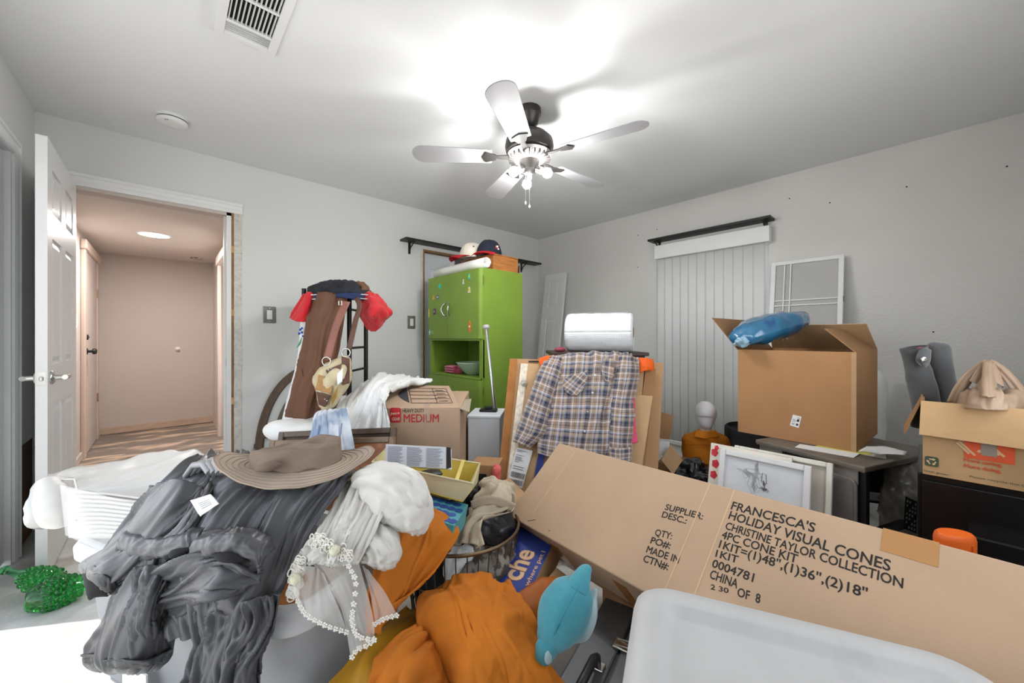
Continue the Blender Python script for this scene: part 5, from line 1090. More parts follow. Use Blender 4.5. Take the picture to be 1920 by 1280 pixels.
for k in range(3): MB(HFM @ Matrix.Translation((xg + .0155, yg + .0165, .0007)) @ Matrix.Rotation(k * 2.094, 4, 'Z')).prism([(-.006, .006), (.003, .006), (.003, .003), (.009, .008), (.003, .012), (.003, .0095), (-.006, .0095)], 0, .0004).build('badge_arrow', Mlw, gsq)
x, y = hpt(1732, 881); lettering('think green', HFM @ Matrix.Translation((x, y - .004, 0)), Mgr, hb, .006, .055); 
x, y = hpt(1818, 893); lettering('Please recycle this box', HFM @ Matrix.Translation((x, y - .002, 0)), Mgr, hb, .006, .12)

gr = thing('grey_suede_roll', 'grey suede boots standing upside down in the worn carton', 'boots', P(1738, 760, 1.42))
M_suede = mat('grey_suede', '#494a4a', .9, var=.12, vs=12, bump=.15, bs=200, sheen=.4)
rs = []
for j, (px, py, w, hgt) in enumerate(((1712, 651, .043, .03), (1716, 670, .040, .03), (1724, 710, .038, .032), (1733, 750, .04, .034), (1737, 800, .042, .036))): rs.append((P(px, py, 1.42), w, hgt))
loft('boot_shaft', rs, M_suede, gr, up=FWD, steps=24, n=30, caps=False, disp=lumps(14, .006), power=2.4)
loft('boot_shaft', [(P(1757, 641, 1.42), .006, .006), (P(1757, 644, 1.42), .024, .022), (P(1758, 655, 1.42), .034, .03), (P(1762, 690, 1.42), .036, .034), (P(1766, 740, 1.42), .034, .036), (P(1768, 800, 1.42), .034, .036)], M_suede, gr, up=FWD, steps=28, n=30, disp=lumps(12, .006, 4))
sheet('pull_tab', [[P(1722, 658, 1.375), P(1735, 652, 1.37), P(1745, 656, 1.38)], [P(1717, 672, 1.37), P(1730, 676, 1.355), P(1744, 672, 1.37)], [P(1722, 681, 1.375), P(1734, 688, 1.365), P(1742, 680, 1.375)]], M_suede, gr, 12, 12, solid=.004)
c = P(1732, 674, 1.345); MB(frame(c, RGT, UP)).lathe([(.010, -.002), (.010, .003), (.004, .004), (.004, .001)], 16).build('snap', M_chrome, gr, smooth=True)
blob('pink_lining', P(1728, 655, 1.42), (.02, .015, .01), mat('pink_lining', '#a84860', .8), gr)
pb_ = thing('carrier_bag', 'tan translucent plastic carrier bag with loop handles in the worn carton', 'plastic bag', P(1850, 760, 1.35))
M_pbag = translucent(mat('tan_film', '#b59a80', .35, var=.12, vs=9, spec=.5, alpha=.85), '#b59a80', .3)
def pb(px, py, d=1.3): return P(px, py, d)
sheet('bag_body', [[pb(1806, 730, 1.30), pb(1836, 728, 1.24), pb(1872, 730, 1.22), pb(1905, 735, 1.24)], [pb(1800, 740, 1.28), pb(1838, 736, 1.18), pb(1880, 738, 1.17), pb(1925, 742, 1.22)], [pb(1782, 765, 1.28), pb(1835, 768, 1.16), pb(1885, 770, 1.15), pb(1935, 775, 1.22)]], M_pbag, pb_, 50, 34, disp=plus(folds(8, .012, 4, 1.2), lumps(20, .008)), solid=.001)
for pts in ([(1786, 755, 1.28), (1798, 728, 1.27), (1818, 702, 1.27), (1838, 686, 1.27), (1846, 679, 1.27)], [(1826, 722, 1.24), (1836, 700, 1.25), (1844, 686, 1.26), (1848, 679, 1.27)],
            [(1868, 722, 1.22), (1862, 702, 1.24), (1855, 686, 1.26), (1850, 679, 1.27)], [(1925, 760, 1.22), (1902, 725, 1.23), (1880, 698, 1.25), (1862, 684, 1.27), (1850, 679, 1.27)]):
    pp = [P(*p) for p in pts]; rows = []
    for i, p in enumerate(pp):
        tg = (pp[min(i + 1, len(pp) - 1)] - pp[max(i - 1, 0)]).normalized(); s_ = tg.cross(FWD).normalized(); w = .022 * (1 - .6 * i / (len(pp) - 1)); rows.append([p - s_ * w, p - FWD * .012, p + s_ * w])
    sheet('loop_handle', rows, M_pbag, pb_, 14, 30, disp=folds(3, .007, len(pp), .6), solid=.001)
sheet('bag_front', [[pb(1844, 680, 1.26), pb(1850, 679, 1.24), pb(1857, 681, 1.26)], [pb(1840, 705, 1.24), pb(1850, 705, 1.2), pb(1862, 706, 1.23)], [pb(1826, 745, 1.2), pb(1850, 745, 1.14), pb(1872, 745, 1.18)]], M_pbag, pb_, 24, 30, disp=folds(7, .009, 14, .5), solid=.001)

# clear bag with black recycling print, between desk and filing cabinet
rb = thing('clear_refuse_bag', 'crumpled clear bag with black recycling marks beside the filing cabinet', 'bag', P(1700, 1000, 1.75))
M_clr = mat('cloudy_film', '#8d8981', .2, var=.35, vs=12, spec=.8, bump=.5, bs=25)
blob('bag_body', P(1698, 960, 1.78), (.085, .085, .26), M_clr, rb, disp=plus(lumps(14, .03, 3), lumps(40, .012, 7)), nu=40, nv=40)
cq = [P(1694, 990, 1.64), P(1718, 1000, 1.64), P(1720, 940, 1.65), P(1698, 930, 1.65)]
MB().slab(cq, .001).build('printed_panel', M_ink, rb); cq2 = [p - FWD * .002 for p in cq]
b = MB()
for k in range(4):
    for j in range(7):
        if (k * 3 + j * 5) % 4: u, v = .08 + k * .22, .05 + j * .13; b.add([q4(*cq2, u, v), q4(*cq2, u + .15, v + .02), q4(*cq2, u + .14, v + .09), q4(*cq2, u + .02, v + .08)], [(0, 1, 2, 3)])
b.build('printed_marks', M_clr, rb)
# orange plastic jug between the long carton and the cabinet
oj = thing('orange_container', 'orange plastic oval container in front of the filing cabinet', 'container', V((P(1790, 632, 1.06).x, P(1790, 632, 1.06).y, 0)))
M_orp2 = mat('orange_plastic', '#e0631a', .45, var=.04)
OM = axes(V((P(1790, 632, 1.06).x, P(1790, 632, 1.06).y, 0)), TH - math.pi / 2)
def ov(a, b_, z): return [(a * math.cos(2 * math.pi * k / 40), b_ * math.sin(2 * math.pi * k / 40), z) for k in range(40)]
MB(OM).rings([ov(.042, .028, 0), ov(.047, .031, .01), ov(.049, .033, .3), ov(.0495, .033, .555), ov(.047, .031, .566), ov(.042, .027, .571)]).build('body', M_orp2, oj, smooth=35)
MB(OM).box((.008, -.036, .1), (.012, -.028, .552)).build('seam', M_orp2, oj, bevel=.001)
# ------------------------------------------------------------------ long carton lying askew across the room
def C3(lat, up, dep): return EYE + FWD * dep + RGT * lat + UP * up
def D3(lat, up, dep): return FWD * dep + RGT * lat + UP * up
LX = -D3(-.607, -.036, .794).normalized(); LY = D3(.604, .627, .49); LY = (LY - LX * LY.dot(LX)).normalized()
LO = P(952, 965, 1.5); LM = frame(LO, LX, LY); LW, LH, LT = 1.5, .375, .215
lc = thing('long_carton', 'long tan shipping carton with stencilled black lettering lying askew', 'carton', LM @ V((LW / 2, 0, -LT)))
M_long = kraft('long_carton_board', '#b2977c', .05)
b = MB(LM); b.box((0, 0, -LT), (LW, LH, 0)); b.build('body', M_long, lc, bevel=.004)
LN = LM.to_3x3() @ V((0, 0, 1)); LI = LM.inverted()
def lpt(px, py): return LI @ PP(px, py, LO, LN)
def ltext(s, a, b_, cap, bold=.012):
    p, q = lpt(*a), lpt(*b_); d = (q - p); ang = math.atan2(d.y, d.x)
    return lettering(s, LM @ Matrix.Translation((p.x, p.y, 0)) @ Matrix.Rotation(ang, 4, 'Z'), M_ink, lc, cap, d.length, bold=bold)
for s, a, b_, c in (("FRANCESCA'S", (1370, 954), (1527, 998), .030), ('HOLIDAY VISUAL CONES', (1365, 972), (1669, 1071), .030), ('CHRISTINE TAYLOR COLLECTION', (1359, 991), (1693, 1103), .026), ('4PC CONE KIT', (1352, 1008), (1494, 1056), .026),
                    ("1KIT=(1)48'',(1)36'',(2)18''", (1347, 1026), (1626, 1122), .026), ('1KIT', (1341, 1043), (1383, 1056), .023), ('0004781', (1334, 1062), (1412, 1091), .025), ('CHINA', (1330, 1083), (1382, 1103), .026),
                    ('2 30', (1332, 1104), (1366, 1112), .014), ('OF  8', (1382, 1117), (1425, 1131), .024),
                    ('SUPPLIER:', (1246, 955), (1317, 974), .024), ('DESC.:', (1240, 969), (1286, 982), .024), ('QTY:', (1227, 1003), (1259, 1011), .024), ('PO#:', (1219, 1018), (1256, 1029), .024), ('MADE IN', (1211, 1035), (1272, 1056), .024), ('CTN#:', (1205, 1052), (1252, 1069), .024)):
    ltext(s, a, b_, c * .84)
for x0, w in ((lpt(1265, 1060).x, .004), (lpt(1250, 1085).x + .075, .004)):
    MB(LM).box((x0, 0.004, -.0004), (x0 + w, LH - .004, .0009)).build('crease', kraft('crease_light', '#c4a685'), lc)
x0 = lpt(1050, 905).x; MB(LM).box((x0 - .03, .05, -.0004), (x0 - .027, LH - .02, .0006)).build('crease', MATS['crease_light'], lc)
p = lpt(1690, 1012); MB(LM).slab([(p.x - .03, LH - .055, .0008), (p.x + .055, LH - .055, .0008), (p.x + .055, LH + .001, .0008), (p.x - .03, LH + .001, .0008)], .0006).build('tape_patch', mat('tan_tape', '#ab7d4d', .3, var=.1), lc)
for x in (.2, .48): MB(LM).box((x, -.0008, -LT + .02), (x + .05, .0, -.05)).build('tape_strip', M_btape, lc)
MB(LM).box((.02, -.0008, -LT), (LW - .02, .0002, -LT + .03)).build('tape_strip', M_btape, lc)
for (x, y, l_) in ((.11, .015, .03), (.22, .02, .006)): MB(LM).slab([(x, y, .0006), (x + l_, y + l_ * .6, .0006), (x + l_, y + l_ * .6 + .002, .0006), (x, y + .003, .0006)], .0004).build('scuff', M_ink, lc)
# what carries it: a closed carton under each end
for k, (xm, lab_) in enumerate(((.35, 'plain taped carton propping up the far end of the long carton'), (1.15, 'plain taped carton propping up the near end of the long carton'))):
    c = LM @ V((xm, LH * .62, -LT)); z = min((LM @ V((xm + s, LH * .45, -LT))).z for s in (-.12, .12)) - .005
    st = thing('support_carton', lab_, 'carton', (c.x, c.y, 0), 'cartons under the long carton')
    M = axes((c.x, c.y, 0), math.atan2(LX.y, LX.x)); MB(M).box((-.12, -.02, 0), (.12, .17, z)).build('body', M_kraftd, st, bevel=.003); MB(M).box((-.02, -.021, 0), (.02, .171, z + .001)).build('tape_strip', M_btape, st)

# ------------------------------------------------------------------ white tote with lid, near right
TZ = .60; tc0 = PZ(1196, 1083, TZ); U1 = -D3(-1641, 0, 707).normalized(); U2 = -D3(304, 0, 707).normalized()
U2 = (U2 - U1 * U2.dot(U1)).normalized()
tw_, tl2 = .53, .66
TM = frame(V((tc0.x, tc0.y, 0)) + U2 * tl2, U1, -U2)     # x: to the right, y: away from the viewer
M_tote = mat('grey_white_plastic', '#b4b4b3', .45, var=.05, vs=7, col2='#a6a8a9', c2=(.6, .75), c2s=9)
tt = thing('storage_tote', 'grey-white lidded storage tote in the near right corner', 'tote', TM @ V((tw_ / 2, tl2 / 2, 0)))
def rr(x0, x1, y0, y1, r, z, n=7):
    return [(x, y, z) for x, y in rpoly(x0, x1, y0, y1, r, n)]
MB(TM).rings([rr(.05, tw_ - .05, .05, tl2 - .05, .05, 0), rr(.022, tw_ - .022, .022, tl2 - .022, .06, TZ - .055)]).build('body', mat('white_tote_body', '#d6d7d8', .4, var=.03), tt, smooth=40)
MB(TM).rings([rr(.012, tw_ - .012, .012, tl2 - .012, .062, TZ - .075), rr(.012, tw_ - .012, .012, tl2 - .012, .062, TZ - .05)]).build('rim', MATS['white_tote_body'], tt, smooth=40)
MB(TM).rings([rr(0, tw_, 0, tl2, .07, TZ - .045), rr(-.002, tw_ + .002, -.002, tl2 + .002, .072, TZ - .02), rr(.002, tw_ - .002, .002, tl2 - .002, .07, TZ - .006), rr(.010, tw_ - .010, .010, tl2 - .010, .066, TZ),
              rr(.046, tw_ - .046, .046, tl2 - .046, .04, TZ), rr(.052, tw_ - .052, .052, tl2 - .052, .036, TZ - .004), rr(.064, tw_ - .064, .064, tl2 - .064, .028, TZ - .018), rr(.070, tw_ - .070, .070, tl2 - .070, .025, TZ - .020)]).build('lid', M_tote, tt, smooth=38)

# ------------------------------------------------------------------ wide translucent tote, near left
LA, LC = V((-.236, 1.856, 0)), V((.197, .984, 0)); RZ = .47
QX = (LC - LA).normalized(); QY = V((-QX.y, QX.x, 0)); QM = frame(LA - QX * .02, QX, QY); qw, ql_ = (LC - LA).length + .04, .47
M_clear = translucent(mat('cloudy_plastic', '#c6c8cb', .3, var=.05, vs=4, alpha=.72, spec=.5), '#d5d8dc', .35)
ct = thing('clear_tote', 'wide cloudy plastic tote heaped with clothes, near left', 'tote', QM @ V((qw / 2, ql_ / 2, 0)))
def qr(i, r, z): return rr(i, qw - i, i, ql_ - i, r, z)
MB(QM).rings([qr(.075, .06, 0.0), qr(.062, .06, .02), qr(.05, .065, .2), qr(.046, .065, .215), qr(.03, .07, RZ - .07), qr(.028, .07, RZ - .05)], True, False).build('body', M_clear, ct, smooth=40, solid=.003)
MB(QM).rings([qr(.022, .07, RZ - .06), qr(.0, .085, RZ - .052), qr(-.002, .086, RZ - .02), qr(.006, .085, RZ - .004), qr(.014, .08, RZ), qr(.034, .07, RZ), qr(.036, .07, RZ - .05)], False, False).build('rim', mat('cloudy_rim', '#c4c6c8', .3, var=.04, alpha=.95), ct, smooth=50)
MB(QM).box((-.022, ql_ / 2 - .1, RZ - .1), (.004, ql_ / 2 + .1, RZ - .025)).build('handle', MATS['cloudy_rim'], ct, bevel=.01)
MB(QM).box((.30, .018, .06), (.42, .0225, .15)).build('paper_label', M_paper, ct)
# clothes packed inside
cl = thing('packed_clothes', 'dull brown and orange clothes packed inside the cloudy tote', 'clothes', QM @ V((qw / 2, ql_ / 2, .02)))
for k, (x, y, z, a, b_, c_, col) in enumerate(((.25, .27, .16, .20, .18, .14, '#8b8580'), (.62, .27, .15, .22, .18, .13, '#77624f'), (.80, .25, .28, .12, .17, .1, '#9a6230'), (.4, .25, .32, .2, .16, .1, '#a8a29a'), (.86, .2, .2, .1, .12, .12, '#5d4a3c'))):
    blob('garment', QM @ V((x, y, z)), (a, b_, c_), mat('packed_%d' % k, col, .9, var=.2, vs=10, bump=.2, bs=100), cl, disp=lumps(12, .03, k), M=Matrix.Rotation(math.atan2(QX.y, QX.x), 4, 'Z'))

# white bolster cover across the far side of the tote
M_vinyl = mat('white_vinyl_cover', '#c2c1bc', .42, var=.04, vs=4, bump=.04, bs=60, sheen=.1)
wc = thing('white_cushion_cover', 'white cushion cover draped over the back of the cloudy tote', 'cushion', P(230, 960, 1.4))
sheet('cover', [[P(90, 897, 1.52), P(160, 880, 1.62), P(250, 862, 1.66), P(330, 847, 1.62), P(400, 858, 1.5), P(450, 872, 1.4)],
                [P(76, 918, 1.38), P(150, 905, 1.44), P(240, 888, 1.47), P(325, 872, 1.45), P(390, 876, 1.38), P(440, 888, 1.3)],
                [P(66, 955, 1.32), P(135, 930, 1.33), P(215, 918, 1.35), P(300, 905, 1.33), P(370, 902, 1.28), P(425, 905, 1.22)],
                [P(60, 988, 1.32), P(110, 980, 1.28), P(165, 940, 1.30), P(270, 943, 1.25), P(340, 940, 1.2), P(410, 930, 1.15)]], M_vinyl, wc, 80, 40, disp=plus(folds(5, .012, 21, 1.6, slant=.6), lumps(6, .02, 3)), solid=.008)
loft('rolled_end', [(P(104, 900, 1.42), .008, .01), (P(102, 908, 1.40), .035, .05), (P(106, 940, 1.34), .055, .07), (P(108, 965, 1.31), .068, .07), (P(108, 978, 1.30), .058, .05), (P(108, 984, 1.3), .006, .006)], M_vinyl, wc, up=FWD, steps=24, n=24, disp=lumps(14, .01))
MB().tube([P(93, 899, 1.40), P(140, 898, 1.37), P(152, 940, 1.27), P(140, 978, 1.24)], .003, 6).build('piping', M_vinyl, wc)
# ribbed white panel and clear sheet standing in the tote
rp = thing('ribbed_panel', 'white ribbed plastic panel seen through the clear sheet', 'panel', P(190, 980, 1.25))
for k in range(11):
    y = 912 + k * 8.4; a, b_ = P(126 + k * 2.0, y + 8, 1.24 - .004 * k), P(282 - k * 4.5, y + 24 - 1.6 * k, 1.13 - .002 * k)
    MB().tube([a, a.lerp(b_, .5) + UP * .004, b_], .0036, 6).build('rib', mat('rib_plastic', '#b4b3ae', .5, var=.03), rp)
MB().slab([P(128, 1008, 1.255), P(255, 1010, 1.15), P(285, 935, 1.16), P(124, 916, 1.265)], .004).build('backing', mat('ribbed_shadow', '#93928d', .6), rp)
cs = [P(122, 1003, 1.185), P(300, 1080, 1.02), P(300, 955, 1.02), P(112, 909, 1.185)]
ac = MB().slab(cs, .0025).build('clear_sheet', mat('clear_acrylic', '#f4f6f7', .03, var=0, alpha=.16, spec=.9), label='clear acrylic sheet standing on the cloudy tote rim', cat='plastic sheet')

# ------------------------------------------------------------------ grey robe
M_robe = mat('grey_satin_jersey', '#4b4c4f', .34, var=.10, vs=7, bump=.04, bs=160, spec=.45)
M_cuff_shade = mat('cuff_shade', '#1d1d1f', .9)  # dark fill for the cuff openings, their shade put into the colour
rbx = thing('grey_robe', 'crumpled dark grey satin robe spilling over the cloudy tote', 'robe', P(330, 1250, .95))
RF = lambda k, a, s, sv=.8, sl=0: plus(folds(k, a, s, sv, ridge=.75, slant=sl), creases(k * 1.3, a * .55, s + 2, sv, slant=sl), folds(k * 2.6, a * .28, s + 5, sv * 1.7, slant=sl))
sheet('body', [[P(372, 866, 1.24), P(430, 862, 1.24), P(510, 866, 1.20), P(590, 878, 1.16), P(668, 890, 1.14)],
               [P(335, 890, 1.14), P(405, 890, 1.10), P(490, 895, 1.06), P(575, 902, 1.02), P(660, 900, 1.02)],
               [P(280, 940, 1.10), P(360, 935, 1.04), P(450, 938, .98), P(540, 940, .95), P(630, 935, .98)],
               [P(225, 1010, 1.06), P(310, 1005, .98), P(405, 1005, .93), P(495, 1010, .90), P(582, 1000, .93)],
               [P(195, 1065, 1.03), P(285, 1070, .955), P(380, 1075, .90), P(465, 1085, .87), P(545, 1075, .90)],
               [P(235, 1105, 1.0), P(310, 1120, .94), P(385, 1135, .885), P(455, 1150, .855), P(510, 1150, .87)],
               [P(300, 1160, .95), P(340, 1180, .92), P(395, 1190, .875), P(450, 1215, .85), P(495, 1220, .86)]], M_robe, rbx, 190, 150, disp=RF(6, .026, 31, .9), solid=.004)
sheet('hanging_panel', [[P(400, 1110, .875), P(440, 1115, .855), P(490, 1110, .85), P(522, 1100, .87)], [P(378, 1170, .87), P(425, 1175, .845), P(475, 1175, .84), P(503, 1165, .86)], [P(368, 1230, .865), P(412, 1235, .84), P(458, 1235, .835), P(486, 1230, .855)], [P(362, 1310, .86), P(405, 1310, .835), P(450, 1310, .83), P(480, 1310, .85)]], M_robe, rbx, 90, 100, disp=RF(4, .022, 41, .7), solid=.004)
# left sleeve: a flattened tube with a dark turned cuff
def tubecloth(nm, rows, m, seed, amp, k=4, nu=70, nv=70, sv=1.0, sl=0): return sheet(nm, [[P(*q) for q in r] for r in rows], m, rbx, nu, nv, disp=RF(k, amp, seed, sv, sl), solid=.004, calm=.75)
tubecloth('sleeve', [[(300, 915, 1.08), (345, 905, 1.03), (385, 918, 1.03), (392, 940, 1.04)], [(252, 965, 1.06), (295, 960, .98), (335, 985, .97), (345, 1000, .99)], [(205, 1020, 1.04), (245, 1020, .96), (280, 1045, .95), (290, 1060, .97)], [(168, 1055, 1.03), (195, 1065, .95), (222, 1085, .945), (232, 1100, .96)], [(154, 1070, 1.02), (175, 1088, .945), (196, 1105, .94), (207, 1112, .955)]], M_robe, 61, .018, 3)
tubecloth('cuff', [[(166, 1050, 1.015), (190, 1068, .935), (212, 1086, .93), (222, 1096, .945)], [(153, 1068, 1.01), (174, 1087, .93), (196, 1105, .925), (207, 1113, .94)]], mat('dark_grey_cuff', '#343537', .45, var=.08), 5, .004, 3, 40, 12)
loft('cuff_shade_fill', [(P(156, 1074, .99), .003, .003), (P(180, 1096, .955), .040, .014), (P(204, 1116, .955), .003, .003)], M_cuff_shade, rbx, up=FWD, steps=14, n=20)
# second sleeve hanging in front of the tote
tubecloth('sleeve', [[(262, 1045, .985), (285, 1035, .95), (315, 1040, .945), (338, 1060, .965)], [(232, 1090, .98), (265, 1085, .93), (305, 1090, .92), (335, 1105, .955)], [(200, 1150, .97), (238, 1145, .90), (295, 1150, .89), (330, 1155, .95)], [(166, 1210, .96), (215, 1205, .89), (280, 1205, .88), (322, 1200, .95)], [(160, 1238, .955), (205, 1245, .895), (270, 1245, .885), (315, 1228, .945)], [(176, 1254, .95), (215, 1258, .93), (265, 1258, .92), (300, 1250, .94)]], M_robe, 71, .016, 3, 100, 90)
tubecloth('hem_band', [[(160, 1222, .945), (210, 1232, .872), (275, 1232, .862), (320, 1214, .935)], [(166, 1243, .945), (210, 1250, .885), (270, 1250, .875), (310, 1238, .935)]], MATS['dark_grey_cuff'], 8, .006, 4, 60, 10)
tubecloth('inner_fold', [[(270, 1060, .93), (300, 1060, .91), (325, 1075, .92)], [(255, 1110, .91), (285, 1110, .88), (315, 1115, .90)], [(250, 1160, .90), (270, 1165, .865), (290, 1160, .89)], [(258, 1205, .89), (275, 1200, .875), (290, 1195, .885)]], M_robe, 75, .018, 3, 50, 60)
# swag in the middle: folds run round with the curve
sheet('swag', [[P(322, 1058, .93), P(365, 1040, .89), P(425, 1046, .855), P(486, 1050, .855)], [P(311, 1085, .925), P(352, 1072, .865), P(420, 1074, .828), P(492, 1066, .85)], [P(309, 1110, .925), P(352, 1106, .86), P(420, 1102, .825), P(488, 1082, .855)], [P(316, 1130, .925), P(355, 1135, .87), P(415, 1126, .84), P(475, 1102, .865)], [P(335, 1140, .93), P(362, 1152, .90), P(405, 1146, .875), P(450, 1125, .88)]], M_robe, rbx, 90, 90, disp=swap(RF(3.2, .024, 81, 1.0, .25)), solid=.005)
for nm, pts, ins in (('cuff_roll', [(372, 1022, .885), (410, 1016, .862), (455, 1014, .85), (490, 1030, .848), (500, 1050, .85)], [(398, 1034, .85), (440, 1038, .835), (480, 1046, .838)]), ('cuff_roll', [(238, 1008, .99), (268, 1020, .955), (310, 1022, .93), (350, 1014, .915), (382, 1010, .91)], [(322, 1030, .905), (346, 1031, .893), (372, 1022, .893)])):
    pp = [P(*q) for q in pts]; rows = [[p + UP * .016 + FWD * .02 for p in pp], [p + UP * .012 - FWD * .012 for p in pp], [p - UP * .012 - FWD * .018 for p in pp], [p - UP * .024 - FWD * .004 for p in pp]]
    sheet(nm, rows, M_robe, rbx, 60, 24, disp=plus(swap(folds(3, .006, 3, 1.5)), creases(6, .004, 8)), solid=.005)
    loft('cuff_shade_fill', [(P(*ins[0]), .003, .003), (P(*ins[1]), .030, .010), (P(*ins[2]), .003, .003)], M_cuff_shade, rbx, steps=16, n=20)
sheet('placket', [[P(395, 885, 1.085), P(412, 888, 1.075)], [P(370, 930, 1.0), P(390, 935, .99)], [P(335, 985, .945), P(358, 992, .935)], [P(275, 1030, .925), P(300, 1045, .915)]], mat('robe_band', '#5f6063', .42, var=.1), rbx, 14, 60, disp=plus(folds(3, .008, 50, 2), creases(3, .005, 6, 3)), solid=.006)
lb2 = sheet('care_label', [[P(358, 938, .942), P(396, 926, .935)], [P(376, 968, .915), P(412, 944, .915)]], M_paper, rbx, 8, 8, disp=folds(2, .003, 3), solid=.001, label='white care label')
qa = [P(376, 967, .911), P(411, 944, .911), P(396, 927, .931), P(359, 938, .937)]; b = MB()
for v in (.3, .42, .54, .66): b.add([q4(*qa, .2, v), q4(*qa, .75, v), q4(*qa, .75, v + .03), q4(*qa, .2, v + .03)], [(0, 1, 2, 3)])
b.build('printed_marks', mat('grey_ink', '#6b6b6b', .8), lb2)
for k in range(4): MB().tube([P(350 + k * 11, 892 - k * 5, 1.10), P(364 + k * 11, 872 - k * 3, 1.085), P(382 + k * 11, 870 - k, 1.06), P(394 + k * 9, 886, 1.04)], .010, 10).build('twisted_belt', mat('pale_grey_satin', '#8d8e90', .4, var=.1), rbx, smooth=True)

# ------------------------------------------------------------------ bucket hat
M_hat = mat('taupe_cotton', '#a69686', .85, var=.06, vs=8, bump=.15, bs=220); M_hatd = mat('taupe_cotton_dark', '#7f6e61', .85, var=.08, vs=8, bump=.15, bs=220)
ht = thing('sun_hat', 'taupe wide-brimmed sun hat lying on the grey robe', 'hat', P(556, 890, 1.05))
hc_ = P(556, 873, 1.04); HX = (RGT * .995 + FWD * .0 + UP * .02).normalized(); HY = (FWD * .99 + UP * .04).normalized(); HTM = frame(hc_, HX, HY)
rows = []
for j in range(19):
    t = j / 18; row = []
    for k in range(97):
        a = 2 * math.pi * k / 96; rx_ = .115 + (.212 - .115) * t; ry_ = .060 + (.112 - .060) * t
        z = .010 - .012 * t + .034 * t * t * max(0, -math.cos(a)) ** 2 + .028 * t * t * max(0, math.cos(a)) ** 2 + .012 * t * math.sin(2 * a + .5) + .006 * t * nz(3 * math.cos(a), 3 * math.sin(a), t)
        z -= .008 * t * t * max(0, -math.sin(a)) ** 3
        row.append(V((rx_ * math.cos(a), ry_ * math.sin(a), z)))
    rows.append(row)
brim = MB(HTM).grid(rows).build('brim', M_hat, ht, smooth=180, solid=.004)
for t in (.2, .36, .52, .68, .84, .97):
    j = t * 18; i0 = int(j); f = j - i0
    MB(HTM).tube([(rows[i0][k].lerp(rows[min(i0 + 1, 18)][k], f)) + V((0, 0, .0022)) for k in range(0, 96, 2)], .0011, 5, loop=True).build('stitch_line', mat('hat_stitch', '#8c7b6e', .9), brim)
rows = []
for j in range(21):
    t = j / 20; row = []
    for k in range(65):
        a = 2 * math.pi * k / 64; s = (1 - max(0, t - .55) / .45 * .995); s = max(s, .004)
        z = .01 + .050 * min(1, t / .55) - .026 * max(0, t - .55) / .45 * (1 + .6 * math.sin(3 * a))
        fl_ = 1 - .45 * min(1, t / .55) * max(0, -math.cos(a + .3)); q = V((.120 * s * math.cos(a) - .015 * t, .072 * s * math.sin(a) + .03 * t, z * fl_ + .010 * nz(2.2 * math.cos(a), 2.2 * math.sin(a), t * 4)))
        row.append(q)
    rows.append(row)
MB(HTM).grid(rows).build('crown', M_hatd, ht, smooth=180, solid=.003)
loft('crown_dent_shade', [(P(478, 882, .965), .002, .002), (P(492, 877, .95), .016, .010), (P(512, 872, .95), .02, .012), (P(530, 870, .96), .002, .002)], mat('hat_shadow', '#6c5b50', .9), ht, steps=18, n=18)  # dark lump on the crown; the dent's shade is put into its colour
# ------------------------------------------------------------------ white blouse with sheer lace-edged panels
M_satin = mat('ivory_satin', '#d2cfc8', .42, var=.04, vs=6, bump=.04, bs=140, sheen=.15); M_lace = mat('white_lace', '#e9e6de', .8, var=.06, bump=.3, bs=200)
M_sheer = mat('sheer_organza', '#e6e3dd', .5, var=.03, alpha=.38, spec=.3)
bw = thing('white_blouse', 'ivory satin blouse with sheer lace-trimmed panels over the tote end', 'blouse', P(660, 1230, .9))
sheet('body', [[P(650, 905, 1.04), P(690, 892, 1.05), P(745, 895, 1.06)], [P(632, 945, .98), P(678, 940, .97), P(735, 935, .99)], [P(600, 995, .93), P(650, 1000, .91), P(712, 985, .93)], [P(572, 1030, .90), P(618, 1045, .875), P(680, 1042, .89)], [P(568, 1042, .895), P(612, 1058, .87), P(672, 1058, .88)]], M_satin, bw, 60, 60, disp=plus(folds(5, .014, 51, .8), creases(6, .009, 52, 1), lumps(14, .006)), solid=.004)
def puff(sp, seed, amp=.009, nm='puffed_sleeve'): return loft(nm, sp, M_satin, bw, up=FWD, steps=60, n=48, disp=plus(lambda u, v, p=None: plus(folds(5, amp, seed, 1.4), creases(6, amp * .8, seed + 3, 1.6))(abs(2 * u - 1), v), lumps(16, amp * .6, seed)))
puff([(P(672, 918, 1.02), .01, .01), (P(688, 908, 1.01), .04, .035), (P(712, 912, 1.0), .055, .05), (P(738, 925, .99), .066, .055), (P(762, 948, .98), .062, .05), (P(772, 972, .97), .048, .04), (P(774, 990, .965), .03, .024), (P(773, 997, .965), .004, .004)], 61)
puff([(P(690, 985, .97), .01, .01), (P(700, 1005, .95), .035, .03), (P(712, 1030, .93), .045, .036), (P(712, 1052, .92), .04, .03), (P(708, 1066, .915), .005, .005)], 67)
puff([(P(712, 905, 1.0), .004, .004), (P(728, 900, 1.0), .03, .02), (P(752, 912, .98), .04, .022), (P(778, 935, .96), .03, .02), (P(790, 960, .96), .004, .004)], 71, .008)
sheet('sheer_panel', [[P(570, 1036, .89), P(615, 1050, .868), P(672, 1050, .875)], [P(600, 1070, .88), P(640, 1085, .86), P(682, 1085, .87)], [P(632, 1120, .87), P(660, 1135, .85), P(694, 1130, .86)], [P(648, 1165, .865), P(672, 1178, .845), P(702, 1170, .855)], [P(660, 1230, .86), P(680, 1212, .845), P(702, 1195, .85)]], M_sheer, bw, 30, 50, disp=folds(4, .006, 3, .7), solid=0)
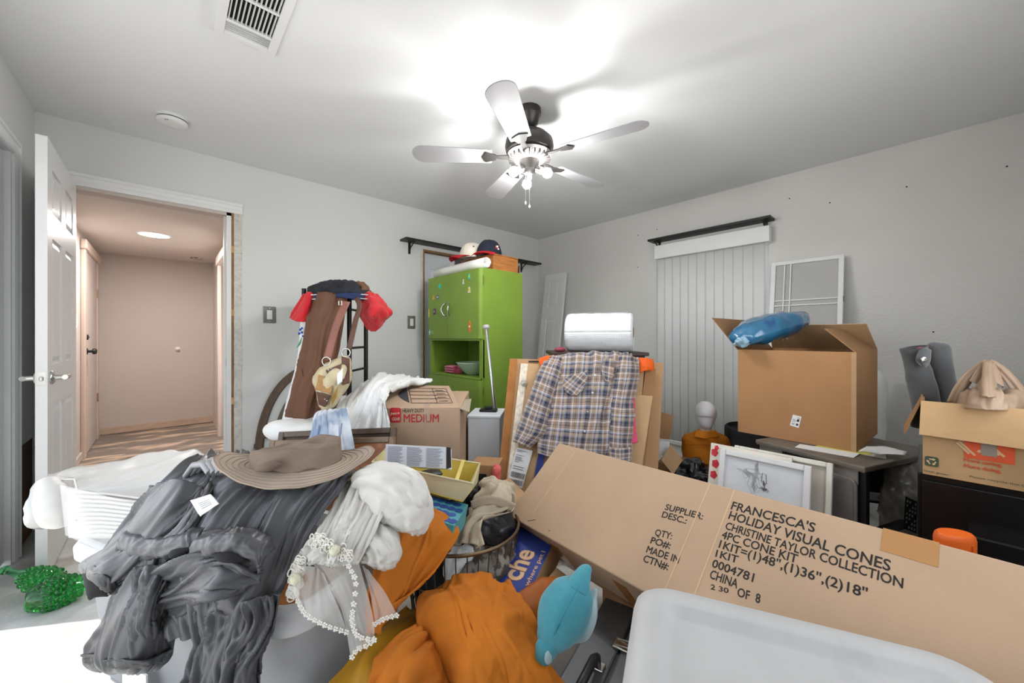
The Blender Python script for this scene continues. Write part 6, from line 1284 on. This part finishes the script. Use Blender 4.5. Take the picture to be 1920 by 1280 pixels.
sheet('sheer_panel', [[P(560, 1060, .875), P(590, 1062, .87), P(606, 1075, .872)], [P(552, 1100, .86), P(585, 1110, .852), P(625, 1115, .862)], [P(562, 1130, .85), P(590, 1150, .842), P(640, 1150, .856)], [P(575, 1152, .842), P(610, 1170, .84), P(650, 1182, .85)]], M_sheer, bw, 30, 36, disp=folds(4, .006, 5, .7), solid=0)
sheet('sheer_panel', [[P(680, 1060, .88), P(692, 1070, .88)], [P(694, 1110, .87), P(722, 1110, .88)], [P(704, 1168, .865), P(745, 1152, .88)]], M_sheer, bw, 16, 30, disp=folds(3, .005, 9, .7), solid=0)
# little flowers along the hems
fm = MB()
for k in range(5):
    a = 2 * math.pi * k / 5; fm.lathe([(.0001, -.0012), (.0026, 0), (.0001, .0014)], 7, (.0042 * math.cos(a), .0042 * math.sin(a), 0))
fm.lathe([(.0001, .0), (.002, .0012), (.0001, .0026)], 7)
f_me = None
def flowers(path, n):
    global f_me
    for i in range(n):
        p = crv(path, i / (n - 1)) - FWD * .003
        if f_me is None:
            f0 = MB(); f0.v = [v.copy() for v in fm.v]; f0.f = list(fm.f); o = f0.build('lace_flower', M_lace, bw); f_me = o.data
            for v in f_me.vertices: v.co += WL[bw.name]
        else: o = bpy.data.objects.new('lace_flower', f_me); COL.objects.link(o); o.parent = bw
        o.location = p - WL[bw.name]; o.rotation_euler = frame(p, RGT, UP).to_euler(); s = 1.05 + .25 * nz(i * 1.7, 3); o.rotation_euler.rotate_axis('Z', i * 1.3); o.scale = (s, s, s)
flowers([P(560, 1125, .855), P(575, 1150, .842), P(610, 1170, .84), P(650, 1183, .85)], 13)
flowers([P(655, 1060, .865), P(668, 1090, .855), P(663, 1140, .848), P(662, 1165, .848), P(672, 1190, .842), P(702, 1198, .845)], 15)
flowers([P(661, 1230, .858), P(672, 1215, .85), P(690, 1208, .845), P(702, 1196, .847)], 6)
flowers([P(704, 1168, .862), P(722, 1158, .868), P(744, 1152, .876)], 6)
def motif(c0_, c1_, w, n, seed):
    random.seed(seed); b = MB()
    for k in range(n):
        t = random.random(); c = c0_.lerp(c1_, t) + (RGT * random.uniform(-1, 1) + UP * random.uniform(-1, 1)) * w * (1 - .5 * abs(2 * t - 1)); r = random.uniform(.004, .008); ph = random.random() * 6
        b.tube([c + (RGT * math.cos(a) * r + UP * math.sin(a + ph * .1) * r * 1.2) - FWD * .002 * math.sin(2 * a) for a in [2 * math.pi * i / 10 for i in range(10)]], .0016, 5, loop=True)
    return b.build('lace_motif', M_lace, bw, smooth=True)
motif(P(588, 1008, .885), P(655, 1045, .86), .016, 70, 3); motif(P(562, 1052, .875), P(548, 1118, .86), .015, 70, 4)
for px, py, d in ((628, 1032, .86), (554, 1086, .85)): blob('fabric_rose', P(px, py, d), (.011, .011, .011), mat('rose_cream', '#d3d2b8', .6), bw, disp=lumps(120, .004), nu=16, nv=12)

# ------------------------------------------------------------------ orange velvet drapes, yellow cloth
M_vel = mat('orange_velvet', '#b3650c', .85, var=.2, vs=7, sheen=0, bump=.06, bs=140); M_vel2 = mat('orange_velvet_bright', '#bb6a0c', .85, var=.2, vs=6, sheen=0, bump=.06, bs=140)
sheet('orange_drape', [[P(660, 925, 1.22), P(725, 905, 1.26), P(765, 908, 1.28), P(785, 925, 1.28)], [P(690, 965, 1.12), P(740, 945, 1.15), P(785, 945, 1.17), P(812, 955, 1.19)], [P(705, 1010, 1.05), P(760, 1000, 1.06), P(820, 992, 1.09), P(861, 992, 1.12)], [P(700, 1075, .99), P(745, 1075, .99), P(792, 1062, 1.02), P(832, 1045, 1.06)], [P(688, 1130, .95), P(720, 1135, .95), P(752, 1122, .97), P(790, 1098, 1.0)], [P(690, 1192, .90), P(700, 1190, .90), P(708, 1182, .91), P(728, 1160, .93)]], M_vel, None, 80, 80, disp=plus(folds(3, .014, 81, .8, slant=.2), creases(3, .008, 83), lumps(7, .012, 4)), solid=.006, label='orange velvet drape sliding off the cloudy tote behind the blouse', cat='drape')
of = thing('orange_blanket', 'folded orange velvet blanket in the centre foreground', 'blanket', P(920, 1280, .9))
sheet('top_fold', [[P(800, 1112, 1.14), P(850, 1096, 1.16), P(888, 1083, 1.18), P(930, 1094, 1.18), P(957, 1093, 1.18)], [P(788, 1130, 1.04), P(840, 1118, 1.04), P(890, 1108, 1.05), P(935, 1112, 1.06), P(972, 1122, 1.08)], [P(793, 1155, .98), P(850, 1150, .94), P(905, 1146, .93), P(950, 1150, .95), P(990, 1155, 1.0)],
                   [P(812, 1205, .93), P(865, 1205, .87), P(920, 1200, .85), P(965, 1205, .87), P(1004, 1205, .93)], [P(826, 1250, .90), P(880, 1255, .83), P(940, 1255, .81), P(985, 1255, .83), P(1020, 1245, .88)], [P(845, 1310, .88), P(900, 1320, .81), P(960, 1320, .79), P(1020, 1320, .81), P(1075, 1300, .86)]], M_vel2, of, 80, 80, disp=plus(lumps(6, .02, 12), folds(3, .012, 85, 1.2), creases(3, .008, 88, 1.4, .08), lumps(22, .004, 3)), solid=.01)
sheet('left_fold', [[P(792, 1160, 1.0), P(806, 1170, .98), P(816, 1190, .96)], [P(770, 1180, .95), P(795, 1190, .92), P(818, 1215, .92)], [P(722, 1232, .90), P(770, 1222, .86), P(825, 1245, .88)], [P(700, 1262, .87), P(765, 1258, .83), P(838, 1285, .86)], [P(690, 1310, .85), P(770, 1310, .81), P(850, 1310, .85)]], M_vel, of, 50, 50, disp=plus(folds(4, .018, 91, 1, slant=.5), lumps(14, .01)), solid=.008)
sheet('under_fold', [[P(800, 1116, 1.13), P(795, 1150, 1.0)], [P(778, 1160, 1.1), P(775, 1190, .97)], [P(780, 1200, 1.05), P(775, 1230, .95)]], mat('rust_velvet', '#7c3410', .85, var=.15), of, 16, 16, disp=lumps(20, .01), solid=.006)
sheet('yellow_cloth', [[P(760, 1142, 1.12), P(810, 1150, 1.12), P(850, 1160, 1.1)], [P(690, 1185, .98), P(745, 1180, 1.0), P(800, 1180, 1.02)], [P(640, 1245, .90), P(690, 1235, .90), P(760, 1230, .92)], [P(600, 1300, .85), P(670, 1310, .84), P(740, 1310, .84)]], mat('yellow_nylon', '#b5841a', .45, var=.18, vs=5), None, 40, 40, disp=plus(folds(4, .012, 95, 1), lumps(10, .012)), solid=.004, label='golden yellow nylon cloth lying between tote and orange blanket', cat='cloth')
loft('orange_cushion', [(P(960, 1175, 1.08), .01, .01), (P(968, 1160, 1.1), .055, .04), (P(995, 1138, 1.14), .062, .042), (P(1025, 1115, 1.19), .05, .036), (P(1046, 1097, 1.23), .03, .024), (P(1054, 1090, 1.25), .004, .004)], mat('rust_orange_vinyl', '#9a520f', .6, var=.15, vs=10, bump=.1), None, up=FWD, steps=30, n=30, disp=lumps(14, .01), label='small rust orange cushion tucked behind the blue plush', cat='cushion')

# ------------------------------------------------------------------ blue plush dolphin
M_plush = mat('turquoise_plush', '#3d8b99', .85, var=.06, vs=12, bump=.15, bs=160, sheen=.3); M_plw = mat('white_plush', '#9db4b8', .85, var=.05, sheen=.3)
dp = thing('plush_dolphin', 'turquoise stuffed dolphin with white belly leaning on the metal case', 'plush toy', P(1050, 1240, .9))
sp = [(P(1026, 1212, .885), .016, .02), (P(1030, 1200, .885), .032, .034), (P(1041, 1178, .888), .050, .046), (P(1056, 1150, .895), .060, .052), (P(1070, 1124, .905), .056, .05), (P(1082, 1102, .915), .042, .042), (P(1088, 1090, .92), .024, .026), (P(1090, 1086, .922), .003, .003)]
loft('body', sp, M_plush, dp, up=FWD, steps=50, n=40, disp=lumps(22, .004))
loft('dorsal_fin', [(P(1082, 1108, .895), .030, .024), (P(1089, 1090, .905), .026, .020), (P(1096, 1074, .92), .019, .015), (P(1102, 1064, .93), .011, .010), (P(1104, 1060, .935), .002, .002)], M_plush, dp, up=FWD, steps=24, n=24, disp=lumps(30, .002))
loft('tail_fin', [(P(1036, 1192, .86), .008, .008), (P(1031, 1204, .86), .024, .016), (P(1024, 1220, .86), .026, .018), (P(1018, 1238, .86), .018, .014), (P(1015, 1250, .86), .003, .003)], M_plush, dp, up=FWD, steps=24, n=24, disp=lumps(30, .003))
loft('belly', [(P(1066, 1205, .905), .004, .004), (P(1088, 1182, .915), .02, .03), (P(1101, 1152, .925), .022, .032), (P(1110, 1122, .94), .012, .02), (P(1118, 1104, .94), .003, .003)], M_plw, dp, up=FWD, steps=24, n=24)
MB().tube([P(1034, 1200, .848), P(1046, 1172, .842), P(1060, 1146, .842), P(1074, 1120, .853), P(1086, 1098, .87)], .0014, 6).build('seam', mat('teal_thread', '#2f7f92', .8), dp)
blob('white_spot', P(1029, 1230, .845), (.013, .006, .017), M_plw, dp, nu=14, nv=10)

# ------------------------------------------------------------------ metal case, pet supply carton, wire basket
MZ = .27; mo = PZ(1135, 1118, MZ); me_ = PZ(1035, 1290, MZ); mX = (me_ - mo).normalized(); mY = V((-mX.y, mX.x, 0)); MCM = frame(V((mo.x, mo.y, 0)), mX, mY)
ms = thing('metal_case', 'grey metal tool case with black handle beside the white tote', 'case', MCM @ V((.2, .12, 0)))
M_alu = mat('scuffed_aluminium', '#5f6163', .5, .65, var=.2, vs=10)
for y0, y1 in ((0, .10), (.106, .22)): MB(MCM).box((0, y0, 0), (.46, y1, MZ)).build('half_shell', M_alu, ms, bevel=.006)
MB(MCM).box((.004, .098, .004), (.456, .108, MZ - .006)).build('hinge_gap', M_dark, ms)
hx = .27; b = MB(MCM); b.tube([(hx, .07, MZ), (hx, .07, MZ + .025), (hx + .02, .07, MZ + .036), (hx + .12, .07, MZ + .036), (hx + .14, .07, MZ + .025), (hx + .14, .07, MZ)], .011, 12); b.build('handle', M_dark, ms, smooth=50)
for x in (hx, hx + .14): MB(MCM).box((x - .014, .05, MZ), (x + .014, .09, MZ + .008)).build('handle_plate', M_chrome, ms, bevel=.002)
for x in (.17,): 
    l_ = MB(MCM).box((x - .02, .085, MZ), (x + .02, .135, MZ + .008)).build('latch', M_chrome, ms, bevel=.002); MB(MCM).tube([(x - .012, .09, MZ + .008), (x - .012, .13, MZ + .014), (x + .012, .13, MZ + .014), (x + .012, .09, MZ + .008)], .002, 6).build('latch_bail', M_chrome, l_)
    for y in (.150, .163): MB(MCM).lathe([(.004, MZ), (.004, MZ + .003), (.001, MZ + .004)], 10, (x + .005, y, 0)).build('rivet', M_chrome, ms)

cq0, cq1, cq3 = P(986, 1124, 1.17), P(1046, 1000, 1.42), P(926, 1098, 1.24)
PXM = frame(cq0, cq1 - cq0, cq3 - cq0); pl, pw_, pt = .29, .22, .10
pcx = thing('pet_supply_carton', 'blue printed carton wedged under the long carton', 'carton', PXM @ V((pl / 2, pw_ / 2, -pt)))
M_bluep = mat('royal_blue_print', '#243a86', .6, var=.08, vs=8); M_peach = mat('peach_ink', '#d9b08c', .7)
MB(PXM).box((0, 0, -pt), (pl, pw_, 0)).build('body', M_kraftl, pcx, bevel=.003)
MB(PXM).box((.0, .0, .0), (pl, pw_, .0008)).build('blue_panel', M_bluep, pcx)
lettering('che', PXM @ Matrix.Translation((.05, .048, .001)), M_peach, pcx, .075, .135, bold=.035)
lettering('where pet l', PXM @ Matrix.Translation((.045, .012, .001)), M_peach, pcx, .016, .15, bold=.012)
MB().slab([P(1004, 1112, 1.165), P(1050, 1128, 1.2), P(1078, 1090, 1.3), P(1044, 1064, 1.3)], .004).build('flap', M_kraftl, pcx)

M_wire = mat('aged_brass_wire', '#6f5c45', .4, .8, var=.15)
bc_ = V((C3(-.19, 0, 1.42).x, C3(-.19, 0, 1.42).y, 0)); br_ = .215
bk = thing('wire_basket', 'round brown wire basket stuffed with clothes', 'basket', bc_)
def circ(r, z, n=48): return [bc_ + V((r * math.cos(2 * math.pi * k / n), r * math.sin(2 * math.pi * k / n), z)) for k in range(n)]
MB().tube(circ(br_, .42), .006, 10, loop=True).build('rim', M_wire, bk, smooth=True)
for z, r in ((.28, .2), (.14, .18), (.012, .16)): MB().tube(circ(r, z), .003, 8, loop=True).build('hoop', M_wire, bk)
for k in range(36):
    a = 2 * math.pi * k / 36; MB().tube([bc_ + V((r * math.cos(a), r * math.sin(a), z)) for r, z in ((.16, .012), (.19, .22), (br_, .42))], .0022, 5).build('wire', M_wire, bk)
g = 'clothes in the wire basket'
def bl(nm, lab_, p, rad, m, amp, s, seed, rot=0, cat='clothes'): return blob(nm, p, rad, m, label=lab_, cat=cat, group=g, disp=plus(lumps(s, amp, seed), lumps(s * 2.4, amp * .4, seed + 3)), nu=48, nv=32, M=Matrix.Rotation(rot, 4, 'Z'))
M_bleather = mat('black_leather', '#15151a', .35, var=.2, vs=10, bump=.1, bs=60)
bl('patterned_cloth', 'grey and white patterned cloth in the wire basket', P(920, 1062, 1.36), (.13, .10, .12), mat('grey_pattern', '#8d867e', .9, col2='#4c453f', c2=(.48, .54), c2s=26, var=.1), .03, 12, 2)
bl('white_cloth', 'crumpled white cloth low in the wire basket', P(868, 1075, 1.33), (.06, .06, .1), M_wcot, .025, 20, 6)
bl('black_garment', 'black garment filling the left of the wire basket', P(835, 1055, 1.45), (.14, .12, .16), mat('black_cloth', '#121215', .8, var=.2), .03, 12, 8)
bl('black_leather_bag', 'black leather bag lying in the basket mouth', P(918, 985, 1.40), (.10, .09, .075), M_bleather, .02, 14, 4)
kh = thing('khaki_coat', 'khaki coat with wide belt heaped over the wire basket', 'coat', P(910, 1000, 1.4))
blob('coat_body', P(928, 930, 1.50), (.09, .07, .06), M_gold, kh, disp=plus(lumps(16, .03, 5), lumps(40, .01, 3)), nu=48, nv=32)
sheet('coat_front', [[P(905, 920, 1.46), P(935, 912, 1.46), P(960, 930, 1.46)], [P(880, 950, 1.40), P(925, 945, 1.38), P(958, 958, 1.42)], [P(862, 990, 1.34), P(885, 985, 1.30), P(905, 980, 1.31)], [P(855, 1025, 1.29), P(880, 1020, 1.26), P(897, 1030, 1.27)]], M_gold, kh, 40, 40, disp=plus(folds(4, .03, 101, 1.3, slant=.4), lumps(18, .012)), solid=.006)
for pts in ([(888, 950, 1.36), (888, 972, 1.32), (893, 1000, 1.28), (900, 1025, 1.25)], [(885, 948, 1.35), (912, 938, 1.35), (940, 942, 1.37), (962, 952, 1.4)]): strap([P(*p) for p in pts], .035, M_gold, 'belt', kh)

# ------------------------------------------------------------------ cream tray with printed box, dotted box beneath
ty = thing('cream_tray', 'cream plastic tray with yellow inside behind the blouse', 'tray', P(800, 935, 1.3))
M_trayp = mat('cream_plastic', '#cfc7a0', .4, var=.06, alpha=1); M_trayy = mat('yellow_plastic', '#c9b24e', .4, var=.08)
tbm = [P(704, 893, 1.36), P(868, 939, 1.24), P(895, 905, 1.52), P(735, 878, 1.64)]; ttp = [P(698, 866, 1.36), P(887, 907, 1.235), P(900, 869, 1.54), P(722, 842, 1.66)]
def wall4(a, b_, c, d, t, m, nm): return MB().slab([a, b_, c, d], t).build(nm, m, ty)
wall4(tbm[0], tbm[1], ttp[1], ttp[0], .004, M_trayp, 'front_wall'); wall4(tbm[1], tbm[2], ttp[2], ttp[1], .004, M_trayp, 'end_wall'); wall4(tbm[3], tbm[2], ttp[2], ttp[3], .004, M_trayy, 'back_wall'); wall4(tbm[0], tbm[3], ttp[3], ttp[0], .004, M_trayp, 'end_wall'); wall4(*tbm, .004, M_trayy, 'floor_panel')
MB().tube([p + V((0, 0, .001)) for p in ttp], .0035, 8, loop=True).build('rim', M_trayp, ty)
MB().slab([P(851, 903, 1.30), P(858, 905, 1.30), P(872, 862, 1.45), P(866, 861, 1.45)], .003).build('divider', M_trayy, ty)
loft('black_disc', [(P(786, 886, 1.44), .002, .002), (P(790, 886, 1.44), .012, .006), (P(808, 887, 1.43), .05, .012), (P(826, 888, 1.42), .012, .006), (P(830, 888, 1.42), .002, .002)], M_dark, None, n=18, steps=20, label='flat round black case inside the cream tray', cat='case')
pbx = thing('printed_box', 'white box covered in fine print resting on the cream tray', 'box', P(785, 878, 1.33))
qf = [P(722, 872, 1.335), P(838, 879, 1.30), P(838, 838, 1.33), P(723, 832, 1.365)]
M_pbx = mat('pale_grey_card', '#c7c9cf', .5, var=.03); MB().slab(qf, .06).build('body', M_pbx, pbx, bevel=.002)
qz = [p - (qf[1] - qf[0]).cross(qf[3] - qf[0]).normalized() * -.001 for p in qf]; random.seed(9); b = MB()
for col in range(3):
    for r in range(15):
        u0 = .04 + col * .315; v0 = .06 + r * .058; l_ = .27 * random.uniform(.72, 1)
        b.add([q4(*qz, u0, v0), q4(*qz, u0 + l_, v0), q4(*qz, u0 + l_, v0 + .026), q4(*qz, u0, v0 + .026)], [(0, 1, 2, 3)])
b.build('printed_marks', mat('fine_print', '#7c7f88', .7), pbx)
q5 = qf[1] + RGT * .001; MB().slab([P(838, 879, 1.299), P(846, 876, 1.33), P(845, 839, 1.355), P(838, 838, 1.329)], .003).build('dark_end', M_dark, pbx)
db = thing('dotted_box', 'turquoise box with blue polka dots under the cream tray', 'box', P(825, 970, 1.25))
dq = [P(782, 962, 1.14), P(852, 985, 1.10), P(878, 945, 1.28), P(785, 922, 1.32)]; MB().slab(dq, .07).build('body', mat('turquoise_card', '#4b98a0', .5, var=.06), db, bevel=.002)
dn = (dq[1] - dq[0]).cross(dq[3] - dq[0]).normalized(); Mdot = mat('navy_dot', '#27488f', .5)
for i in range(6):
    for j in range(4):
        c = q4(*dq, .08 + i * .165 + (j % 2) * .07, .12 + j * .24)
        if .02 < .08 + i * .165 + (j % 2) * .07 < .97: MB(frame(c + dn * .0008, dq[1] - dq[0], dq[3] - dq[0])).prism([(.0135 * math.cos(2 * math.pi * k / 16), .016 * math.sin(2 * math.pi * k / 16)) for k in range(16)], 0, .0006).build('dot', Mdot, db)
st = thing('support_carton', 'plain carton under the cream tray', 'carton', C3(-.56, -1.12, 1.64)); M = frame(C3(-.60, -1.12, 1.48), RGT, FWD)
MB(M).box((0, 0, 0), (.13, .07, .5)).build('body', M_kraftd, st, bevel=.003); MB(M).box((.045, -.001, 0), (.085, .071, .501)).build('tape_strip', M_btape, st)
sb = thing('small_carton', 'small brown carton with black panel behind the cream tray', 'carton', V((C3(-.1, 0, 1.8).x, C3(-.1, 0, 1.8).y, 0)))
M = frame(C3(-.19, -1.12, 1.72), RGT * .97 + FWD * -.15, FWD); MB(M).box((0, 0, 0), (.13, .12, .54)).build('body', M_kraftd, sb, bevel=.003); MB(M).box((.0, -.001, .44), (.075, .0, .50)).build('black_panel', M_dark, sb)
blob('coral_cloth', P(931, 888, 1.70), (.02, .02, .05), mat('coral_nylon', '#d4605c', .6), label='coral pink cloth bit beside the leaning cartons', cat='cloth', disp=lumps(30, .01))
bl('black_satchel', 'black leather satchel strap behind the basket', P(885, 945, 1.52), (.06, .05, .09), M_bleather, .02, 16, 14, cat='bag')
MB().slab([P(925, 912, 1.72), P(962, 950, 1.55), P(985, 925, 1.66), P(955, 895, 1.8)], .004).build('loose_flap', M_kraftl, label='loose tan carton flap between basket and leaning cartons', cat='cardboard')

# ------------------------------------------------------------------ green glass bottles on the floor
M_gg = mat('green_glass', '#6fdc8e', .03, var=0, trans=1, ior=1.5, spec=.6)
def bottle(a, b_, label, L, rmax, seed):
    root = thing('grape_bottle', label, 'bottle', (a + b_) / 2 - V((0, 0, rmax)), 'green glass bottles'); d = (b_ - a).normalized(); x = d.cross(UP).normalized(); M = frame(a, x, x.cross(d) * -1) if False else frame(a, x, d.cross(x)); 
    if (M.to_3x3() @ V((0, 0, 1))).dot(d) < 0: M = frame(a, x, -d.cross(x))
    pr = [(.012, 0), (.017, .002), (.017, .012), (.012, .016), (.013, .06), (.02, .1), (rmax * .8, .15), (rmax, .2), (rmax * .98, .26), (rmax * .8, L - .01), (rmax * .6, L), (.002, L)]
    pr = [(r, z * L / .31 if z < .3 else z) for r, z in pr[:9]] + pr[9:]
    body = MB(M).lathe(pr, 32).build('glass_body', M_gg, root, smooth=50)
    b = MB(M)
    for j in range(6):
        z = (.13 + j * .023) * L / .31; r = crv([float(q[0]) for q in pr], 0) ; 
        for i in range(len(pr) - 1):
            if pr[i][1] <= z <= pr[i + 1][1]: r = pr[i][0] + (pr[i + 1][0] - pr[i][0]) * (z - pr[i][1]) / max(1e-6, pr[i + 1][1] - pr[i][1])
        n = max(8, int(2 * math.pi * r / .024))
        for k in range(n):
            an = 2 * math.pi * (k + .5 * (j % 2)) / n; c = V((r * math.cos(an), r * math.sin(an), z)); s = .0105
            b.rings([[c + V((s * math.sin(ph) * math.cos(t), s * math.sin(ph) * math.sin(t), s * math.cos(ph))) for t in [2 * math.pi * q / 8 for q in range(8)]] for ph in (.05, .6, 1.1, 1.57, 2.04, 2.54, 3.09)])
    b.build('grape_relief', M_gg, body, smooth=180, kind='stuff')
    return root
a = PZ(6, 1068, .11); b_ = PZ(118, 1098, .055); bottle(a, b_, 'green glass grape bottle with its neck at the left edge', (b_ - a).length, .048, 1)
a = PZ(48, 1128, .055); b_ = PZ(140, 1100, .055); dd = (b_ - a).normalized(); bottle(b_ + dd * .12, a, 'green glass grape bottle lying against the cloudy tote', (a - b_ - dd * .12).length, .058, 2)
